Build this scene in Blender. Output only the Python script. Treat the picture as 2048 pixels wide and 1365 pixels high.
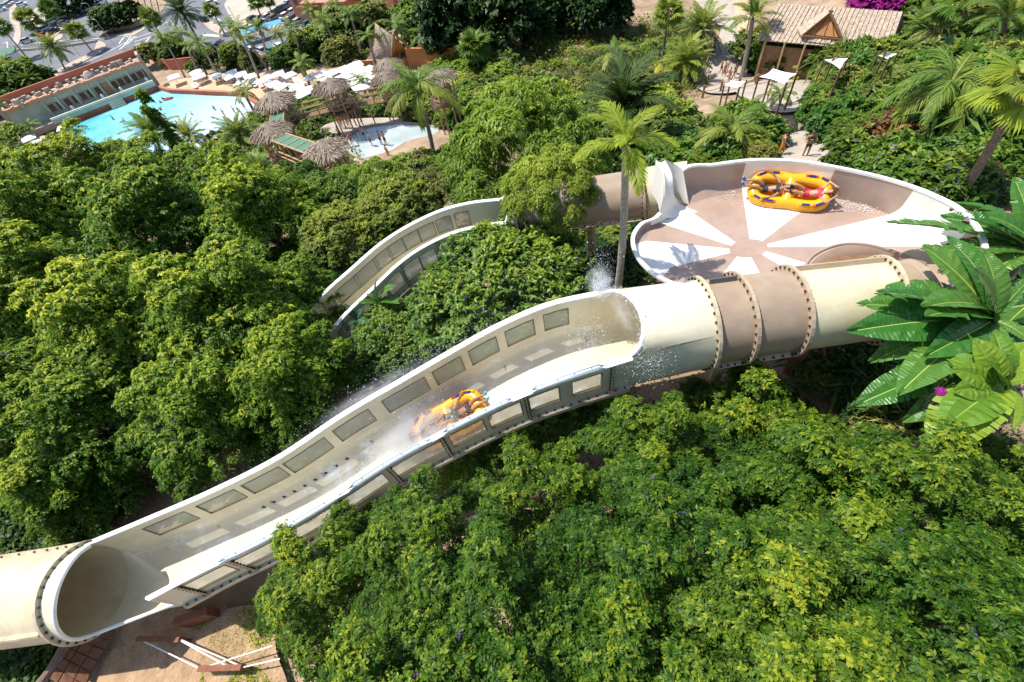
import bpy, bmesh, math, random
import numpy as np
from mathutils import Vector, Matrix
random.seed(7)
rng = np.random.default_rng(11)
R_ = math.radians
scene = bpy.context.scene
for o in list(bpy.data.objects): bpy.data.objects.remove(o)

# ------------------------------------------------------------------ camera
# The camera hangs over the slide, looking down and rolled; it is the world origin (z = 0), ground lies at -15 .. -42 m.
FPX = 910.0; CX, CY = 1024.0, 682.5; NAD = (1176.0, 1358.0)   # focal length and nadir in pixels of the 2048 px photograph
_d = np.array([NAD[0]-CX, -(NAD[1]-CY), -FPX]); _d /= np.linalg.norm(_d)
_U = -_d; _F = np.array([0, 0, -1.0]); _Y = _F-(_F@_U)*_U; _Y /= np.linalg.norm(_Y); _X = np.cross(_Y, _U)
CM = np.array([_X, _Y, _U])
cam_d = bpy.data.cameras.new('camera'); cam = bpy.data.objects.new('camera', cam_d); scene.collection.objects.link(cam)
cam_d.sensor_width = 36.0; cam_d.lens = 36.0*FPX/2048.0; cam_d.clip_start = 0.05; cam_d.clip_end = 2000
cam.matrix_world = Matrix([list(CM[0])+[0], list(CM[1])+[0], list(CM[2])+[0], [0, 0, 0, 1]])
scene.camera = cam
scene.render.resolution_x = 1024; scene.render.resolution_y = 682

# ------------------------------------------------------------------ light
SUN_EL = R_(62); SH = np.array([0.86, -0.51])               # direction in which shadows fall
sun_az = math.atan2(-SH[0], -SH[1])                          # compass angle of the sun from +Y towards +X
w = bpy.data.worlds.new('World'); scene.world = w; w.use_nodes = True
nt = w.node_tree; bg = nt.nodes['Background']; sk = nt.nodes.new('ShaderNodeTexSky'); sk.sky_type = 'NISHITA'
sk.sun_disc = False; sk.sun_elevation = SUN_EL; sk.sun_rotation = sun_az; sk.altitude = 50
nt.links.new(sk.outputs[0], bg.inputs[0]); bg.inputs[1].default_value = 0.15
sd = bpy.data.lights.new('sun', 'SUN'); sd.energy = 4.8; sd.angle = R_(0.53); sd.color = (1, 0.955, 0.88)
sun = bpy.data.objects.new('sun', sd); scene.collection.objects.link(sun)
sdir = Vector((SH[0]*math.cos(SUN_EL), SH[1]*math.cos(SUN_EL), -math.sin(SUN_EL)))
sun.rotation_euler = sdir.to_track_quat('-Z', 'Y').to_euler()
vs = scene.view_settings; vs.view_transform = 'Standard'; vs.look = 'None'; vs.gamma = 1; vs.exposure = 0.46; vs.use_curve_mapping = False
scene.cycles.max_bounces = 8; scene.cycles.diffuse_bounces = 6; scene.cycles.volume_bounces = 2; scene.cycles.transparent_max_bounces = 12; scene.cycles.use_denoising = True

# ------------------------------------------------------------------ survey helpers (photograph pixel -> place)
def ray(px, py):
    r = CM @ np.array([px-CX, -(py-CY), -FPX]); return r/np.linalg.norm(r)
def at(px, py, z):
    r = ray(px, py); return r*(z/r[2])
def proj(P):
    c = CM.T @ np.asarray(P, float); return np.array([CX+FPX*c[0]/-c[2], CY-FPX*c[1]/-c[2]])
def scale_at(P):                                             # pixels per metre across the view at a point
    c = CM.T @ np.asarray(P, float); return FPX/-c[2]
_ctl = np.array([(-16,-4,-17),(0,-4,-16.5),(20,-4,-16.5),(-16,5,-17.6),(0,7,-16),(10,9,-15),(22,9,-15.5),(-12,16,-18.2),(4,14,-16),(14,16,-16.6),
 (20,23,-18.2),(28,14,-15.5),(35,30,-20),(-20,30,-22.5),(0,30,-21.5),(10,38,-24.3),(32,53,-28),(40,45,-26.5),(26,44,-25.5),(-9,54,-27.4),(-17,52,-27.6),(-2,56,-27.4),(-25,50,-27.4),(-40,62,-30),
 (-57,93,-35.6),(-88,105,-34.8),(-61,112,-35),(-38,95,-35.2),(-45,85,-35),(-66,85,-35.2),(-80,95,-34.6),(-28,88,-33),(-24,78,-31.6),(-10,78,-30.6),(2,80,-30),(20,75,-28),(38,80,-26.5),(48,56,-26.2),(60,80,-24.5),
 (0,104,-33),(-36,118,-36),(-30,140,-42),(-56,170,-42.3),(-137,215,-42.3),(-100,150,-42.3),(-78,130,-41.6),(-10,150,-42.2),(10,170,-42.3),(45,130,-30),(80,110,-24),(60,30,-19),(80,60,-20),
 (-120,120,-42),(-70,60,-34),(-60,20,-27),(-40,0,-22),(60,-20,-18),(0,-60,-14),(-60,-60,-20),(90,0,-18),
 (-400,300,-42.3),(-200,500,-42.3),(100,500,-42.3),(400,400,-30),(500,0,-20),(-500,0,-42.3),(0,-400,-14),(-300,-200,-30),(300,-300,-16),(-200,260,-42.3),(-60,260,-42.3),(-150,170,-42.3)], float)
def _tps(r2): return np.where(r2 > 1e-9, r2*np.log(np.maximum(r2, 1e-9)), 0)
_n = len(_ctl); _A = np.zeros((_n+3, _n+3)); _dd = ((_ctl[:, None, :2]-_ctl[None, :, :2])**2).sum(-1)/1e4
_A[:_n, :_n] = _tps(_dd)+np.eye(_n)*0.0004; _A[:_n, _n] = 1; _A[:_n, _n+1:] = _ctl[:, :2]/100; _A[_n, :_n] = 1; _A[_n+1:, :_n] = _ctl[:, :2].T/100
_wts = np.linalg.solve(_A, np.concatenate([_ctl[:, 2], [0, 0, 0]]))
def gz(x, y):
    x = np.asarray(x, float); y = np.asarray(y, float)
    d2 = ((x[..., None]-_ctl[:, 0])**2+(y[..., None]-_ctl[:, 1])**2)/1e4
    return np.maximum(_tps(d2)@_wts[:_n]+_wts[_n]+_wts[_n+1]*x/100+_wts[_n+2]*y/100, -42.4)
def onray(px, py, h=0.0):                                    # the point of a sight line that is h above the ground
    r = ray(px, py); lo, hi = None, None
    ts = np.linspace(4, 420, 900); P = r[None]*ts[:, None]; dz = P[:, 2]-gz(P[:, 0], P[:, 1])-h
    i = int(np.argmax(dz < 0)) if (dz < 0).any() else len(ts)-1
    lo, hi = ts[max(i-1, 0)], ts[i]
    for _ in range(18):
        m = (lo+hi)/2; p = r*m
        if p[2]-float(gz(p[0], p[1]))-h < 0: hi = m
        else: lo = m
    return r*hi

# ------------------------------------------------------------------ object helpers
COL = scene.collection
def tag(o, label=None, cat=None, group=None, kind=None):
    if label: o['label'] = label
    if cat: o['category'] = cat
    if group: o['group'] = group
    if kind: o['kind'] = kind
    return o
def empty(name, loc=(0, 0, 0), rz=0):
    o = bpy.data.objects.new(name, None); o.empty_display_size = 0.3; COL.objects.link(o); o.location = loc; o.rotation_euler = (0, 0, rz); return o
def link(name, me, parent=None, mats=None):
    o = bpy.data.objects.new(name, me); COL.objects.link(o)
    if parent is not None: o.parent = parent
    if mats is not None:
        me.materials.clear()
        for m in (mats if isinstance(mats, (list, tuple)) else [mats]): me.materials.append(m)
    return o
def cp(o, parent=None):
    c = o.copy(); COL.objects.link(c); c.parent = parent; return c
def copy_tree(o, parent=None):
    c = cp(o, parent)
    for ch in list(o.children): copy_tree(ch, c)
    return c
def objmat(o, m):                                            # a material of its own on a shared mesh
    o.material_slots[0].link = 'OBJECT'; o.material_slots[0].material = m
class MB:
    def __init__(s): s.v = []; s.f = []; s.m = []
    def add(s, vs_, fs, mi=0):
        b = len(s.v); s.v += [tuple(map(float, p)) for p in vs_]; s.f += [tuple(b+i for i in f) for f in fs]; s.m += [mi]*len(fs); return s
    def box(s, c, d, rz=0, mi=0, M=None):
        x, y, z = d[0]/2, d[1]/2, d[2]/2
        p = [Vector((i*x, j*y, k*z)) for k in (-1, 1) for j in (-1, 1) for i in (-1, 1)]
        Rm = M if M is not None else Matrix.Rotation(rz, 3, 'Z')
        p = [Rm @ q+Vector(c) for q in p]
        return s.add(p, [(0, 2, 3, 1), (4, 5, 7, 6), (0, 1, 5, 4), (2, 6, 7, 3), (0, 4, 6, 2), (1, 3, 7, 5)], mi)
    def beam(s, a, b, wd, ht=None, mi=0, up=(0, 0, 1)):
        a, b = Vector(a), Vector(b); d = (b-a); L = d.length; d.normalize(); u = Vector(up)
        sd_ = d.cross(u)
        if sd_.length < 1e-4: sd_ = d.cross(Vector((1, 0, 0)))
        sd_.normalize(); u = sd_.cross(d)
        return s.box((a+b)/2, (L, wd, ht or wd), M=Matrix((d, sd_, u)).transposed(), mi=mi)
    def tube(s, pts, r, n=8, mi=0, caps=True, closed=False):
        pts = [Vector(p) for p in pts]; k = len(pts); rs = r if isinstance(r, (list, tuple)) else [r]*k
        rings = []; pu = None
        for i, p in enumerate(pts):
            d = (pts[(i+1) % k]-pts[i-1]) if closed else (pts[min(i+1, k-1)]-pts[max(i-1, 0)]); d.normalize()
            if pu is None: pu = Vector((0, 0, 1)) if abs(d.z) < .9 else Vector((1, 0, 0))
            sd_ = d.cross(pu); sd_.normalize(); u = sd_.cross(d); pu = u
            rings.append([p+(sd_*math.cos(2*math.pi*j/n)+u*math.sin(2*math.pi*j/n))*rs[i] for j in range(n)])
        return s.loft(rings, True, mi, caps and not closed, closed)
    def loft(s, rings, ring_closed=True, mi=0, caps=False, closed=False):
        n = len(rings[0]); vs_ = [p for r in rings for p in r]; fs = []; k = len(rings)
        for i in range(k if closed else k-1):
            for j in range(n if ring_closed else n-1):
                a, b = i*n+j, i*n+(j+1) % n; c, d = ((i+1) % k)*n+(j+1) % n, ((i+1) % k)*n+j
                fs.append((a, b, c, d))
        if caps: fs += [tuple(range(n-1, -1, -1)), tuple(range((k-1)*n, k*n))]
        return s.add(vs_, fs, mi)
    def lathe(s, prof, c=(0, 0, 0), n=16, mi=0):
        return s.loft([[(c[0]+r*math.cos(2*math.pi*j/n), c[1]+r*math.sin(2*math.pi*j/n), c[2]+z) for j in range(n)] for r, z in prof], True, mi)
    def poly(s, pts, mi=0): return s.add(pts, [tuple(range(len(pts)))], mi)
    def prism(s, pts, h, mi=0):
        n = len(pts); b = [tuple(p) for p in pts]; t = [(p[0], p[1], p[2]+h) for p in b]
        return s.add(b+t, [tuple(range(n-1, -1, -1)), tuple(range(n, 2*n))]+[(i, (i+1) % n, n+(i+1) % n, n+i) for i in range(n)], mi)
    def mesh(s, name, smooth=False):
        me = bpy.data.meshes.new(name); me.from_pydata(s.v, [], s.f); me.polygons.foreach_set('material_index', s.m)
        if smooth: me.polygons.foreach_set('use_smooth', [True]*len(s.f))
        me.update(); return me
    def build(s, name, mats, parent=None, smooth=False, recalc=False):
        me = s.mesh(name, smooth)
        if recalc:
            bm = bmesh.new(); bm.from_mesh(me); bmesh.ops.remove_doubles(bm, verts=bm.verts, dist=1e-4); bmesh.ops.recalc_face_normals(bm, faces=bm.faces); bm.to_mesh(me); bm.free()
        return link(name, me, parent, mats)
def flat_mesh(name, V, nv, face_attr=None):                  # V: (faces*nv, 3); faces do not share corners
    n = len(V)//nv; me = bpy.data.meshes.new(name); me.vertices.add(len(V)); me.vertices.foreach_set('co', np.ascontiguousarray(V, dtype=np.float32).ravel())
    me.loops.add(len(V)); me.loops.foreach_set('vertex_index', np.arange(len(V), dtype=np.int32))
    me.polygons.add(n); me.polygons.foreach_set('loop_start', np.arange(0, len(V), nv, dtype=np.int32)); me.polygons.foreach_set('loop_total', np.full(n, nv, dtype=np.int32))
    if face_attr is not None:
        a = me.attributes.new('shade', 'FLOAT', 'FACE'); a.data.foreach_set('value', face_attr.astype(np.float32))
    me.update(calc_edges=True); return me

# ------------------------------------------------------------------ materials
def mat(name, col, rough=0.6, col2=None, scale=4.0, bump=0.0, bscale=None, metal=0.0, spec=0.5, coord='Object', detail=5, ramp=(0.35, 0.65), dist=0.02):
    m = bpy.data.materials.new(name); m.use_nodes = True; t = m.node_tree; b = t.nodes['Principled BSDF']
    b.inputs['Base Color'].default_value = (*col, 1); b.inputs['Roughness'].default_value = rough; b.inputs['Metallic'].default_value = metal; b.inputs['Specular IOR Level'].default_value = spec
    if col2 is not None or bump:
        tc = t.nodes.new('ShaderNodeTexCoord'); src = tc.outputs[coord]
    if col2 is not None:
        nz = t.nodes.new('ShaderNodeTexNoise'); nz.inputs['Scale'].default_value = scale; nz.inputs['Detail'].default_value = detail; nz.inputs['Roughness'].default_value = 0.62
        t.links.new(src, nz.inputs['Vector']); rp = t.nodes.new('ShaderNodeValToRGB'); rp.color_ramp.elements[0].position = ramp[0]; rp.color_ramp.elements[1].position = ramp[1]
        rp.color_ramp.elements[0].color = (*col, 1); rp.color_ramp.elements[1].color = (*col2, 1)
        t.links.new(nz.outputs['Fac'], rp.inputs['Fac']); t.links.new(rp.outputs['Color'], b.inputs['Base Color'])
    if bump:
        n2 = t.nodes.new('ShaderNodeTexNoise'); n2.inputs['Scale'].default_value = bscale or scale*6; n2.inputs['Detail'].default_value = 6
        t.links.new(src, n2.inputs['Vector']); bp = t.nodes.new('ShaderNodeBump'); bp.inputs['Strength'].default_value = bump; bp.inputs['Distance'].default_value = dist
        t.links.new(n2.outputs['Fac'], bp.inputs['Height']); t.links.new(bp.outputs['Normal'], b.inputs['Normal'])
    return m
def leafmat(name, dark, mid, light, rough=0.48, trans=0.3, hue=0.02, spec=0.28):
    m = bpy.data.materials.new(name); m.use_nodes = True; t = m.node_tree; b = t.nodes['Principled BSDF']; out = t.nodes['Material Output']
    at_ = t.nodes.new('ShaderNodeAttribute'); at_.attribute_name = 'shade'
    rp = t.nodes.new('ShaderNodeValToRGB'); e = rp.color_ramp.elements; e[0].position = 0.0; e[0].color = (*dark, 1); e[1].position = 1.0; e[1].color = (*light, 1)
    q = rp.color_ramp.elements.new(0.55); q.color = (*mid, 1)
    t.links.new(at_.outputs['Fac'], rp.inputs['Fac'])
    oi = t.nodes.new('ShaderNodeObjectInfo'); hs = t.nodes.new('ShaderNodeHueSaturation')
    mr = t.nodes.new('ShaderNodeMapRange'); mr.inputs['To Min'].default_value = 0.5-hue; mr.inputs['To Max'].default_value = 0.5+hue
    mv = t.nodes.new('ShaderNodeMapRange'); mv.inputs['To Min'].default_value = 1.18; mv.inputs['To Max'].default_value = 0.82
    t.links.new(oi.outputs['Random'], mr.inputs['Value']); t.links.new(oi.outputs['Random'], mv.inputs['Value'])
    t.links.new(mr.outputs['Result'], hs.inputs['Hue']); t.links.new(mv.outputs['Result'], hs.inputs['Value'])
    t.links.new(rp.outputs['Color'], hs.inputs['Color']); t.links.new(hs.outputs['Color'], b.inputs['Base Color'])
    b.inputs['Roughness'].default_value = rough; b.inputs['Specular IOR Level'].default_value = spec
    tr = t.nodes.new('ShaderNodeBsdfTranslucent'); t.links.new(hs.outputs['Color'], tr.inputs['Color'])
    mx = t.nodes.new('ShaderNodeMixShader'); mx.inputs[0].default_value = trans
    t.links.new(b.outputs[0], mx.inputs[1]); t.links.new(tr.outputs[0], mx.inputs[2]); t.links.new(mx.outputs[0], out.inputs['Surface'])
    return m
M = {}
M['leaf'] = leafmat('leaf_green', (0.022, 0.066, 0.005), (0.088, 0.185, 0.012), (0.28, 0.34, 0.02), trans=.36, hue=.014, spec=.25, rough=.5)
M['leaf_left'] = leafmat('leaf_fresh_green', (0.034, 0.095, 0.006), (0.15, 0.27, 0.016), (0.46, 0.50, 0.03), trans=.38, hue=.014, spec=.25, rough=.5)
M['leaf_bush'] = leafmat('leaf_deep_green', (0.04, 0.10, 0.016), (0.10, 0.21, 0.026), (0.26, 0.36, 0.04), rough=0.42, trans=.34)
M['leaf_light'] = leafmat('leaf_pale_green', (0.10, 0.18, 0.014), (0.25, 0.37, 0.035), (0.50, 0.57, 0.08), trans=.38)
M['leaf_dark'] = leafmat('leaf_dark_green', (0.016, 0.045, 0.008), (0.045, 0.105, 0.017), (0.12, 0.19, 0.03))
M['leaf_mid'] = leafmat('leaf_garden_green', (0.05, 0.10, 0.014), (0.13, 0.22, 0.024), (0.32, 0.39, 0.05), trans=.36, hue=0.025)
M['leaf_olive'] = leafmat('leaf_olive', (0.07, 0.10, 0.02), (0.16, 0.20, 0.035), (0.32, 0.34, 0.07), hue=0.03)
M['leaf_red'] = leafmat('leaf_red', (0.06, 0.05, 0.015), (0.16, 0.07, 0.025), (0.26, 0.20, 0.04), hue=0.02)
M['petal_purple'] = leafmat('petal_purple', (0.13, 0.03, 0.28), (0.22, 0.06, 0.42), (0.30, 0.12, 0.5), hue=0.02)
M['petal_magenta'] = leafmat('petal_magenta', (0.25, 0.01, 0.16), (0.42, 0.02, 0.30), (0.5, 0.06, 0.36), hue=0.02)
M['frond'] = leafmat('frond_green', (0.05, 0.10, 0.015), (0.14, 0.22, 0.028), (0.30, 0.35, 0.05), hue=0.03)
M['frond_bright'] = leafmat('frond_bright', (0.12, 0.2, 0.02), (0.26, 0.36, 0.03), (0.46, 0.46, 0.04), hue=0.0, trans=0.4)
M['frond_dark'] = leafmat('frond_dark', (0.015, 0.04, 0.01), (0.045, 0.09, 0.018), (0.12, 0.15, 0.03))
M['frond_dry'] = leafmat('frond_dry', (0.10, 0.07, 0.035), (0.2, 0.15, 0.08), (0.3, 0.24, 0.13))
M['frond_yellow'] = leafmat('frond_yellow', (0.2, 0.2, 0.02), (0.38, 0.36, 0.03), (0.5, 0.42, 0.05), trans=0.4, hue=0.0)
M['bark'] = mat('bark', (0.10, 0.075, 0.05), 0.9, (0.2, 0.16, 0.12), 6, 0.6)
M['palm_trunk'] = mat('palm_trunk', (0.22, 0.19, 0.16), 0.9, (0.36, 0.32, 0.27), 9, 0.5)
M['palm_brown'] = mat('palm_trunk_brown', (0.14, 0.10, 0.07), 0.95, (0.26, 0.2, 0.14), 9, 0.7)
M['cream'] = mat('cream_fibreglass', (0.68, 0.60, 0.40), 0.25, (0.58, 0.50, 0.33), 0.9, 0.05, 3)
M['cream_in'] = mat('cream_gelcoat', (0.72, 0.66, 0.48), 0.2, (0.62, 0.56, 0.40), 0.8, 0.04, 3)
M['rim'] = mat('white_rim', (0.82, 0.82, 0.80), 0.3, (0.72, 0.71, 0.66), 2.5)
M['yellow_tube'] = mat('yellow_fibreglass', (0.66, 0.60, 0.40), 0.28, (0.57, 0.51, 0.33), 1.2, 0.06, 5)
M['tan'] = mat('tan_fibreglass', (0.40, 0.30, 0.215), 0.28, (0.32, 0.235, 0.165), 1.2, 0.06, 5)
M['tan2'] = mat('tan_flange', (0.50, 0.39, 0.28), 0.45, (0.4, 0.3, 0.2), 2)
M['flange'] = mat('flange_cream', (0.60, 0.52, 0.36), 0.5, (0.42, 0.33, 0.21), 2.2, 0.1)
M['bolt'] = mat('bolt_steel', (0.06, 0.05, 0.045), 0.5, metal=0.6)
M['rubber'] = mat('grey_gasket', (0.10, 0.095, 0.08), 0.6)
M['rail'] = mat('painted_rail', (0.42, 0.52, 0.58), 0.3, metal=0.4)
M['bowl_white'] = mat('bowl_white', (0.80, 0.78, 0.72), 0.12, (0.74, 0.71, 0.64), 1.5, 0.12, 7)
M['bowl_tan'] = mat('bowl_tan', (0.42, 0.30, 0.24), 0.12, (0.34, 0.24, 0.185), 1.2, 0.12, 7)
M['raft'] = mat('raft_yellow', (0.86, 0.43, 0.015), 0.28, (0.80, 0.36, 0.01), 2.0)
M['navy'] = mat('navy_handle', (0.015, 0.03, 0.16), 0.45)
M['soil'] = mat('soil', (0.22, 0.15, 0.092), 0.95, (0.40, 0.285, 0.185), 0.5, 0.8, 8, detail=8)
M['path'] = mat('path_concrete', (0.44, 0.38, 0.31), 0.9, (0.34, 0.29, 0.235), 0.6, 0.2, 12)
M['asphalt'] = mat('asphalt', (0.17, 0.175, 0.19), 0.9, (0.12, 0.125, 0.14), 0.12, 0.2, 10)
M['paving'] = mat('paving_tan', (0.48, 0.38, 0.30), 0.9, (0.38, 0.30, 0.24), 0.4, 0.2, 8)
M['deck'] = mat('sandy_deck', (0.60, 0.40, 0.25), 0.9, (0.5, 0.33, 0.2), 0.4, 0.2, 8)
M['sand'] = mat('dry_sand', (0.50, 0.42, 0.34), 0.95, (0.38, 0.32, 0.25), 0.15, 0.3, 4)
M['paint'] = mat('road_paint', (0.75, 0.75, 0.73), 0.7)
M['white'] = mat('white_paint', (0.8, 0.8, 0.78), 0.5)
M['canvas'] = mat('white_canvas', (0.82, 0.81, 0.78), 0.8, (0.74, 0.73, 0.7), 1.0)
M['thatch'] = mat('thatch', (0.20, 0.15, 0.11), 0.95, (0.42, 0.34, 0.27), 7, 1.0, 18, dist=0.08)
M['thatch_edge'] = leafmat('thatch_straw', (0.13, 0.10, 0.07), (0.28, 0.22, 0.17), (0.44, 0.37, 0.30), hue=0.0, trans=0.05, rough=0.9)
M['bamboo'] = mat('bamboo', (0.48, 0.34, 0.16), 0.5, (0.38, 0.25, 0.1), 3)
M['wood'] = mat('brown_wood', (0.24, 0.13, 0.06), 0.7, (0.16, 0.08, 0.04), 3, 0.3)
M['net'] = mat('green_net', (0.05, 0.14, 0.09), 0.8, (0.08, 0.2, 0.13), 3)
M['orange'] = mat('orange_plaster', (0.50, 0.22, 0.08), 0.85, (0.40, 0.17, 0.06), 0.6, 0.2)
M['terracotta'] = mat('terracotta_plaster', (0.46, 0.16, 0.09), 0.9, (0.38, 0.12, 0.07), 0.3, 0.15)
M['salmon'] = mat('salmon_plaster', (0.58, 0.25, 0.16), 0.9, (0.50, 0.2, 0.13), 0.2, 0.1)
M['roof_tile'] = mat('roof_tile', (0.52, 0.27, 0.2), 0.85, (0.42, 0.2, 0.14), 1.5, 0.4)
M['stone'] = mat('temple_stone', (0.44, 0.38, 0.31), 0.9, (0.30, 0.26, 0.22), 0.7, 0.4, 6)
M['stone_green'] = mat('temple_stone_green', (0.45, 0.52, 0.42), 0.9, (0.36, 0.38, 0.31), 0.5, 0.3, 6)
M['ledge'] = mat('terracotta_ledge', (0.58, 0.29, 0.16), 0.9, (0.44, 0.26, 0.18), 0.8, 0.4, 6)
M['darkwin'] = mat('window_shade', (0.10, 0.05, 0.03), 0.5, (0.18, 0.09, 0.05), 1)
M['shingle'] = mat('palm_shingle', (0.60, 0.48, 0.37), 0.95, (0.30, 0.225, 0.165), 5, 1.0, 16, dist=.06)
M['rock'] = mat('brown_rock', (0.13, 0.085, 0.07), 0.9, (0.22, 0.15, 0.12), 1.2, 0.9, 5, dist=0.08)
M['brick'] = mat('rust_tile', (0.20, 0.08, 0.025), 0.6, (0.12, 0.04, 0.015), 4, 0.3)
M['rust'] = mat('rust_steel', (0.16, 0.05, 0.025), 0.75, (0.24, 0.09, 0.04), 4, 0.2)
M['metal_rail'] = mat('galvanised', (0.5, 0.5, 0.5), 0.45, metal=0.7)
M['tyre'] = mat('tyre', (0.03, 0.03, 0.03), 0.8)
M['carglass'] = mat('car_glass', (0.02, 0.025, 0.03), 0.1)
M['skin'] = mat('skin', (0.50, 0.27, 0.17), 0.55, (0.44, 0.22, 0.13), 6)
M['skin_tan'] = mat('skin_tan', (0.36, 0.18, 0.10), 0.5, (0.31, 0.15, 0.08), 6)
M['hair'] = mat('hair_dark', (0.035, 0.02, 0.013), 0.5)
M['hair_b'] = mat('hair_brown', (0.14, 0.07, 0.035), 0.5)
M['cyan'] = mat('cyan_shoe', (0.05, 0.45, 0.6), 0.5)
M['blue'] = mat('blue_shoe', (0.03, 0.12, 0.45), 0.5)
M['black'] = mat('black_fabric', (0.012, 0.012, 0.014), 0.7)
M['crimson'] = mat('crimson_fabric', (0.42, 0.015, 0.04), 0.6)
for k, c in dict(shorts_navy=(0.02, 0.03, 0.12), shorts_red=(0.4, 0.03, 0.03), shorts_black=(0.015, 0.015, 0.015), shorts_teal=(0.03, 0.25, 0.25), shorts_orange=(0.7, 0.25, 0.03), shorts_white=(0.7, 0.7, 0.7)).items(): M[k] = mat(k, c, 0.7)

def stain(m, amount=.35, scale=.7, tint=(.30, .22, .12)):        # water marks, dust and algae in the gelcoat
    t = m.node_tree; b = t.nodes['Principled BSDF']; tc = t.nodes.new('ShaderNodeTexCoord'); mp = t.nodes.new('ShaderNodeMapping'); mp.inputs['Scale'].default_value = (1, 1, .35)
    nz = t.nodes.new('ShaderNodeTexNoise'); nz.inputs['Scale'].default_value = scale; nz.inputs['Detail'].default_value = 12; nz.inputs['Roughness'].default_value = .72; t.links.new(tc.outputs['Object'], mp.inputs['Vector']); t.links.new(mp.outputs[0], nz.inputs['Vector'])
    mr = t.nodes.new('ShaderNodeMapRange'); mr.inputs['From Min'].default_value = .5; mr.inputs['From Max'].default_value = .78; mr.inputs['To Max'].default_value = amount; t.links.new(nz.outputs['Fac'], mr.inputs['Value'])
    mx = t.nodes.new('ShaderNodeMix'); mx.data_type = 'RGBA'; src = b.inputs['Base Color'].links[0].from_socket; t.links.new(mr.outputs['Result'], mx.inputs['Factor']); t.links.new(src, mx.inputs['A']); mx.inputs['B'].default_value = (*tint, 1); t.links.new(mx.outputs['Result'], b.inputs['Base Color'])
    mr2 = t.nodes.new('ShaderNodeMapRange'); mr2.inputs['To Min'].default_value = b.inputs['Roughness'].default_value; mr2.inputs['To Max'].default_value = .6; t.links.new(nz.outputs['Fac'], mr2.inputs['Value']); t.links.new(mr2.outputs['Result'], b.inputs['Roughness'])
for k_, a_, sc_ in (('cream', .55, .9), ('cream_in', .3, .8), ('yellow_tube', .4, 1.1), ('tan', .45, 1.2), ('flange', .6, 2.0), ('tan2', .5, 2.0), ('rim', .5, 2.5), ('bowl_white', .22, .8), ('bowl_tan', .3, .9)): stain(M[k_], a_, sc_)
# wet gelcoat: clear film and patches of white foam carried down the slide
def wetmat(name, col, col2, foam=0.55, fscale=1.3, rough=0.12):
    m = mat(name, col, rough, col2, 0.8); t = m.node_tree; b = t.nodes['Principled BSDF']
    tc = t.nodes.new('ShaderNodeTexCoord'); nz = t.nodes.new('ShaderNodeTexNoise'); nz.inputs['Scale'].default_value = fscale; nz.inputs['Detail'].default_value = 9; nz.inputs['Roughness'].default_value = 0.7
    t.links.new(tc.outputs['Object'], nz.inputs['Vector'])
    rp = t.nodes.new('ShaderNodeValToRGB'); rp.color_ramp.elements[0].position = foam; rp.color_ramp.elements[1].position = foam+0.16
    t.links.new(nz.outputs['Fac'], rp.inputs['Fac'])
    mx = t.nodes.new('ShaderNodeMix'); mx.data_type = 'RGBA'; src = b.inputs['Base Color'].links[0].from_socket
    t.links.new(rp.outputs['Color'], mx.inputs['Factor']); t.links.new(src, mx.inputs['A']); mx.inputs['B'].default_value = (0.86, 0.88, 0.88, 1)
    t.links.new(mx.outputs['Result'], b.inputs['Base Color'])
    bp = t.nodes.new('ShaderNodeBump'); bp.inputs['Strength'].default_value = 0.35; bp.inputs['Distance'].default_value = 0.03
    t.links.new(nz.outputs['Fac'], bp.inputs['Height']); t.links.new(bp.outputs['Normal'], b.inputs['Normal'])
    return m
M['wet'] = wetmat('wet_gelcoat', (0.70, 0.64, 0.48), (0.62, 0.56, 0.41), 0.52)
def glassmat(name, col, alpha=0.55, rough=0.2):
    m = bpy.data.materials.new(name); m.use_nodes = True; t = m.node_tree; b = t.nodes['Principled BSDF']
    b.inputs['Base Color'].default_value = (*col, 1); b.inputs['Roughness'].default_value = rough; b.inputs['Alpha'].default_value = alpha
    tc = t.nodes.new('ShaderNodeTexCoord'); nz = t.nodes.new('ShaderNodeTexNoise'); nz.inputs['Scale'].default_value = 2.0; nz.inputs['Detail'].default_value = 5
    t.links.new(tc.outputs['Object'], nz.inputs['Vector']); mr = t.nodes.new('ShaderNodeMapRange'); mr.inputs['To Min'].default_value = alpha-0.15; mr.inputs['To Max'].default_value = alpha+0.15
    t.links.new(nz.outputs['Fac'], mr.inputs['Value']); t.links.new(mr.outputs['Result'], b.inputs['Alpha'])
    return m
M['pane'] = glassmat('dusty_acrylic', (0.46, 0.47, 0.38), 0.7)
def watermat(name, deep, shallow, scale=0.08, ramp=(0.4, 0.62), bump=0.3, bscale=1.5):
    m = mat(name, deep, 0.06, shallow, scale, bump, bscale, ramp=ramp, dist=0.05); return m
M['pool'] = watermat('pool_water', (0.07, 0.43, 0.53), (0.22, 0.60, 0.68), 0.12)
M['wading'] = watermat('shallow_water', (0.36, 0.42, 0.42), (0.50, 0.56, 0.56), 0.3)

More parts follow.
